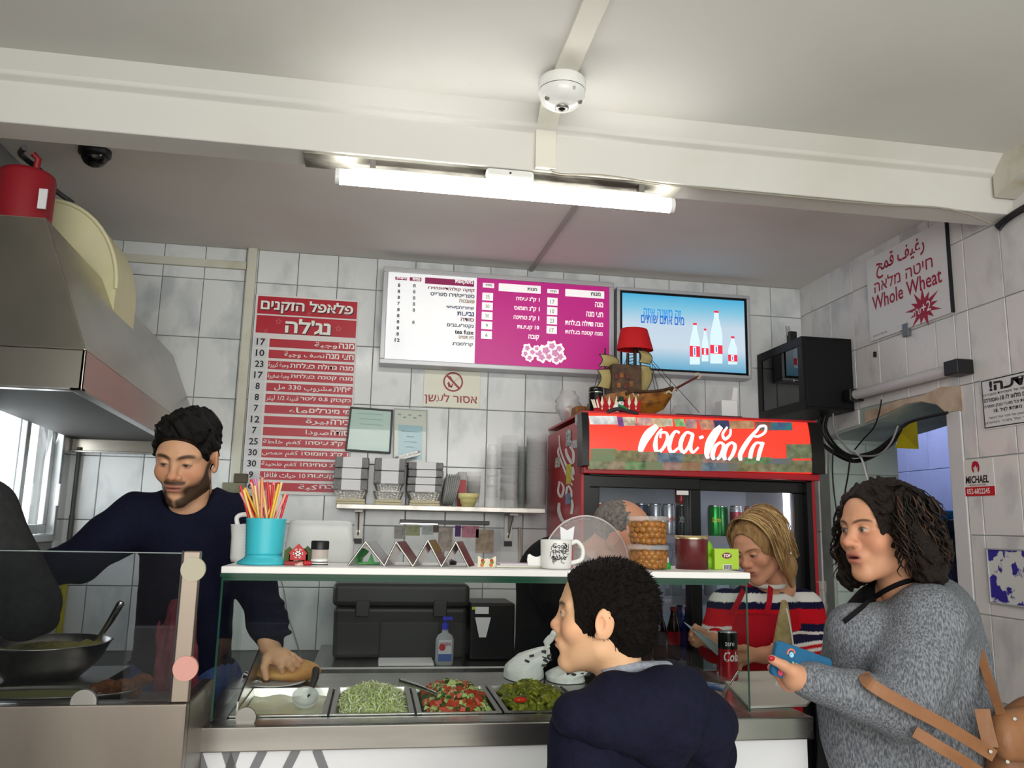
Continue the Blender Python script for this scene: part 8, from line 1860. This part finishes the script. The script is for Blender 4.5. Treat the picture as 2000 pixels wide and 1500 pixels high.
g = SDF(np.minimum(np.minimum(nb,hip),np.minimum(wL,eL))-np.array([.15,.25,.1]),np.maximum(nb,np.maximum(sR,eR))+np.array([.15,.25,.1]),.013)
g.cap(nb-np.array([0,0,.1]),hip,.10,.12,.03); g.cap(sL,sR,.04,.04,.04); g.chain([sL,eL,wL],[.04,.035,.022]); g.chain([sR,eR,wR],[.04,.038,.022]); g.cap(nb,nb-np.array([0,0,.1]),.05,.07,.03)
Vb,Fb = g.mesh(); parts.append((Vb,Fb,np.tile(lin3(SK),(len(Vb),1)))); V,Fq,C = merge(parts); np_obj('body',V,Fq,m_skin,red,C)
lo = np.minimum(np.minimum(nb,hip),np.minimum(wL,eL))-np.array([.16,.25,.05]); hi = np.maximum(nb,np.maximum(sR,eR))+np.array([.16,.25,.09]); g = SDF(lo,hi,.0056)
ch0 = pv(1488,1205,2.97)
g.cap(ch0,hip,.130,.150,.03,flat=((0,1,0),1.1)); g.cap(sL,sR,.062,.062,.05); g.cap(sL*.6+sR*.4+np.array([0,0,.03]),sL*.4+sR*.6+np.array([0,0,.03]),.06,.06,.05); g.cap(pv(1440,1250,2.86),pv(1500,1250,2.89),.060,.060,.07)
g.chain([sL,eL,wL],[.066,.058,.040],.03); g.chain([sR,eR],[.078,.072],.035); g.chain([eR,eR*.35+wR*.65],[.066,.050],.03)
g.warp(wr(.005,50,12,.5)); cn_ = np.array(Hr @ Vector((0,.045,-.15))); g.cap(nb+np.array([-.01,-.03,0]),nb+np.array([-.02,-.06,.14]),.056,.07,.012,'-')
V,Fq = g.mesh()
def seg_t(V,a,b):
    d = b-a; t = np.clip((V-a)@d/(d@d),0,1); return t, np.linalg.norm(V-a-t[:,None]*d,axis=1)
t1,d1 = seg_t(V,sR,eR); t2,d2 = seg_t(V,eR,wR); t3,d3 = seg_t(V,sL,eL); t4,d4 = seg_t(V,eL,wL); tT,dT = seg_t(V,ch0,hip)
C = np.tile(lin3((196,20,34)),(len(V),1)); navy,whi = lin3((24,24,58)),lin3((226,226,222))
zz = V[:,2]; z0 = P(1480,1165,2.86).z
def bands(s, spec):
    for a,b,c in spec: C_ = (s>=a)&(s<b); yield C_,c
s_body = (z0-zz)
torso = (dT*1.0 < np.minimum(d1,np.minimum(d2,np.minimum(d3,d4)))+.055)
for m_,c in bands(s_body,((-.030,-.008,navy),(-.008,.022,whi),(.022,.045,navy),(.165,.185,navy),(.185,.215,whi),(.215,.25,navy))): C[m_&torso] = c
sA = np.where(d1<d2,t1*np.linalg.norm(eR-sR),np.linalg.norm(eR-sR)+t2*np.linalg.norm(wR-eR))
arm = ~torso & (np.minimum(d1,d2)<np.minimum(d3,d4))
for m_,c in bands(s_body,((-.030,-.008,navy),(-.008,.026,whi),(.026,.050,navy),(.100,.110,navy),(.110,.125,navy),(.125,.132,whi),(.132,.150,navy),(.150,.160,whi),(.172,.180,whi))): C[m_&arm] = c
armL = ~torso & ~arm
for m_,c in bands(s_body,((-.030,-.008,navy),(-.008,.022,whi),(.022,.045,navy),(.10,.11,whi),(.125,.14,navy),(.14,.16,whi))): C[m_&armL] = c
m_str = pm('striped_knit',(196,20,34),.9,spec=.15,attr='skin',bump=(260,.2)); np_obj('sweater',V,Fq,m_str,red,C)
# white neckband, red apron
ctr_ = nb+np.array([-.012,-.040,.012]); MB().tube([ctr_+np.array([.066*math.cos(a),.052*math.sin(a),.014*math.sin(a)]) for a in np.linspace(0,2*math.pi,36)],.009,8).build('neckband', cloth_mat('rib_white',(214,212,206)), red)
g = SDF(lo,hi,.0075); g.cap(pv(1462,1215,2.93),hip+np.array([-.02,-.03,0]),.122,.150,.03,flat=((0,1,0),1.05)); g.cap(pv(1440,1250,2.845),pv(1490,1252,2.865),.060,.060,.07); g.plane(pv(1460,1196,2.9),(0,0,1)); g.plane(hip+np.array([0,.0,0]),(0,1,0)); g.plane(pv(1520,1300,2.9),(1,.2,0)); g.plane(pv(1400,1300,2.85),(-1,.2,0)); V,Fq = g.mesh(); np_obj('apron',V,Fq,cloth_mat('apron_red',(168,16,34)),red)
for a,b,c in (((1428,1200),(1440,1178),(1452,1152)),((1496,1200),(1502,1176),(1505,1146))): strap_ = spline([pv(a[0],a[1],2.78),pv(b[0],b[1],2.80),pv(c[0],c[1],2.86)],5); MB().ribbon([tuple(q) for q in strap_],.020,(0,-1,.2),.003).build('apron_strap', cloth_mat('apron_red',(168,16,34)), red)
# straight blond hair
def f(g):
    scalp(g,.001); g.ell((0,.075,-.03),(.085,.055,.08),.03)
    g.cap((.080,.005,.03),(.094,.015,-.10),.024,.030,.02); g.cap((-.080,-.01,.03),(-.090,-.01,-.07),.022,.020,.02); g.cap((.092,.02,-.08),(.088,.0,-.165),.028,.012,.02)
    g.warp(lambda x,y,z: .0012*np.sin(x*190+y*150)+.0008*np.sin(y*330-x*100)); g.ell((0,-.130,-.020),(.084,.092,.120),.004,'-'); g.ell((.098,-.03,-.02),(.022,.036,.05),.008,'-')
V,Fq = hair_cap(f,.0034,(-.14,-.14,-.21),(.14,.16,.15)); V = V*sr; m_b1 = pm('hair_blond_a',(168,132,84),.45,spec=.4,noise=(14,(120,90,54),.4,.7,(6,6,.5)),bump=(200,.5,(5,5,.4))); m_b2 = pm('hair_blond_b',(196,164,112),.45,spec=.4); m_b3 = pm('hair_blond_c',(118,88,54),.45,spec=.4); np_obj('hair',V,Fq,m_b1,red,M4=Hr)
rh = random.Random(15); paths = []
for k in range(260):
    s_ = 1 if rh.random() < .6 else -1; y0 = rh.uniform(-.075,.08); pts = []; yo = rh.uniform(-.015,.02)
    for i in range(9):
        t = i/8; ang = min(1.57,t*2.1); x = s_*(.004+.094*math.sin(ang))+(s_*.004*rh.uniform(-1,1)); z = .038+.098*math.cos(ang) if t < .75 else .038+.098*math.cos(1.57)-(t-.75)*(.5 if s_>0 else .34); pts.append(Hr@(Vector((x,y0*(1-.2*t)+yo*t+.02,z))*sr))
    paths.append(pts)
hair_tubes('hair_strands',paths,.0022,[m_b1,m_b2,m_b3],red,4)
for k in range(1): pass
# papers she holds, pouch
mb = MB(); q = [pv(1336,1216,2.62),pv(1362,1232,2.60),pv(1420,1272,2.58),pv(1400,1280,2.60)]; mb.hexa([Vector(p) for p in q]+[Vector(p)+Vector((0,.002,.002)) for p in q]); tag(mb.build('banknote_sheet', pm('paper_bluegrey',(170,180,186),.6)), 'thin grey paper held by the blond woman', 'paper')
g = SDF(pv(1500,1310,2.56)-.06,pv(1560,1180,2.62)+.06,.004); g.cap(pv(1531,1192,2.58),pv(1527,1300,2.58),.012,.034,.012,flat=((0,1,0),1.3)); g.cap(pv(1536,1195,2.575),pv(1543,1300,2.57),.007,.018,.01); g.warp(wr(.004,90,3,.3)); V,Fq = g.mesh()
pz_ = V[:,2].min(); V[:,2] += max(0,CZ+.008-pz_); po = thing('cloth_pouch','folded beige cloth pouch standing beside the striped sleeve','pouch',tuple(V.mean(0)[:2])+(CZ,)); np_obj('cloth',V,Fq,cloth_mat('beige_cloth',(178,162,118),(150,134,92),40),po); 
MB().tube(spline([pv(1536,1188,2.555),pv(1542,1215,2.55),pv(1548,1250,2.55),pv(1552,1290,2.55)],6),.0025,6).build('white_piping', m_whiteg, po)

# ---------------------------------------------------------------- grey-haired man bent behind the dome
old = thing('person','balding grey-haired man in black bent down behind the clear dome','person',tuple(P(1120,1300,2.85)[:2])+(0,))
SK = (196,140,112)
Ho = HM(P(1214,1052,2.78), 62, 36, 0)
V,Fq,C = make_head(SK, 1.02, jaw=1.05, lid=.9, neck=(0,.07,-.2), h=.003, blush=(206,110,90)); parts = [(xf(V,Ho),Fq,C)]
hipO = pv(1080,1520,2.95); sho = pv(1130,1135,2.86); shN = pv(1095,1135,2.70); shF = pv(1150,1130,3.02); elO = pv(1130,1285,2.74); wrO = pv(1190,1322,2.70)
g = SDF(np.minimum(hipO,shN)-np.array([.2,.3,.1]),np.maximum(shF,wrO)+np.array([.2,.2,.2]),.014); g.cap(sho,hipO,.1,.11,.03); g.cap(shN,shF,.04,.04,.04); g.chain([shN,elO,wrO],[.04,.035,.022]); Vb,Fb = g.mesh(); parts.append((Vb,Fb,np.tile(lin3(SK),(len(Vb),1))))
parts.append(hand(SK,wrO,wrO+np.array([.05,-.01,-.02]),[[wrO+np.array([.09,-.01+.012*k,-.02+.01*k]),wrO+np.array([.11,-.01+.012*k,-.035+.01*k]),wrO+np.array([.12,-.01+.012*k,-.05+.01*k])] for k in range(4)],[wrO+np.array([.05,-.04,-.02]),wrO+np.array([.08,-.045,-.035]),wrO+np.array([.095,-.045,-.05])],h=.0035))
V,Fq,C = merge(parts); np_obj('body',V,Fq,m_skin,old,C)
g = SDF(np.minimum(hipO,shN)-np.array([.26,.3,.05]),np.maximum(shF,wrO)+np.array([.1,.2,.22]),.009); g.cap(pv(1095,1150,2.86),hipO,.150,.165,.04); g.cap(shN,shF,.085,.085,.06); g.cap(pv(1075,1110,2.86),pv(1130,1120,2.86),.10,.09,.06); g.chain([shN,elO,wrO],[.085,.066,.045],.04); g.warp(wr(.007,45,6,.5)); c_ = np.array(Ho @ Vector((0,.05,-.13))); g.cap(c_,c_+np.array([.05,0,.12]),.062,.08,.012,'-'); V,Fq = g.mesh(); np_obj('jacket',V,Fq,cloth_mat('jacket_black',(19,19,21)),old)
def f(g):
    g.ell((0,.026,.030),(.081,.100,.088),.01); g.warp(lambda x,y,z: .002*np.sin(x*260)*np.sin(y*240)*np.sin(z*250)); g.ell((0,-.05,.12),(.062,.085,.065),.01,'-'); g.ell((0,-.12,-.02),(.1,.078,.1),.01,'-'); g.ell((.09,-.004,-.03),(.03,.032,.045),.008,'-'); g.ell((-.09,-.004,-.03),(.03,.032,.045),.008,'-')
V,Fq = hair_cap(f,.0034); np_obj('hair',V*1.02,Fq,pm('hair_grey',(126,120,114),.7,noise=(90,(84,80,76),.4,.65),bump=(400,.5)),old,M4=Ho)
# ---------------------------------------------------------------- dark sleeve at the left edge
lef = thing('person','person in a dark jacket at the left edge, only the bent elbow showing','person',(-1.28,2.1,0))
SK = (196,150,120); shl = pv(-50,1010,2.06); elb = pv(46,1186,2.04); wri = pv(86,1206,2.24); tor = np.array([-1.28,2.12,1.38]); hipL = np.array([-1.28,2.12,.92])
g = SDF(np.minimum(tor,hipL)-np.array([.25,.3,.1]),np.maximum(elb,shl)+np.array([.2,.45,.2]),.014); g.cap(tor,hipL,.1,.12,.03); g.cap(tor,shl,.05,.04,.04); g.chain([shl,elb,wri],[.04,.035,.025]); g.cap(tor+np.array([-.03,0,.1]),tor+np.array([-.03,0,.22]),.055,.055,.03); g.ell(tor+np.array([-.03,-.01,.32]),(.078,.1,.115),.03)
Vb,Fb = g.mesh(); np_obj('body',Vb,Fb,m_skin,lef,np.tile(lin3(SK),(len(Vb),1)))
g = SDF(np.minimum(tor,hipL)-np.array([.25,.3,.05]),np.maximum(elb,shl)+np.array([.16,.4,.12]),.008); g.cap(tor-np.array([0,0,.02]),hipL,.13,.14,.04); g.cap(tor,shl,.10,.075,.05); g.chain([shl,elb],[.088,.074],.04); g.chain([elb,wri],[.064,.040],.03); g.warp(wr(.007,48,5,.5)); V,Fq = g.mesh(); np_obj('jacket',V,Fq,cloth_mat('jacket_charcoal',(46,47,48),(38,38,40),60),lef)

# ---------------------------------------------------------------- clear film hanging between fridge and archway
mb = MB(); rb = random.Random(31); V = []
for i in range(9):
    for j in range(4):
        p = P(1591+j*8+(rb.uniform(-2,2) if j else 0), 1135+i*13, 3.475+(.012*rb.uniform(-1,1) if j else 0)); V.append(tuple(p))
mb.add(V,[(i*4+j,i*4+j+1,(i+1)*4+j+1,(i+1)*4+j) for i in range(8) for j in range(3)],True); mb.add([(a,b+.003,c) for a,b,c in V],[(i*4+j,(i+1)*4+j,(i+1)*4+j+1,i*4+j+1) for i in range(8) for j in range(3)],True)
tag(mb.build('plastic_film', milky('hanging_film',(190,188,184),.7,.08)), 'crinkled clear plastic film hanging right of the striped sleeve', 'film')
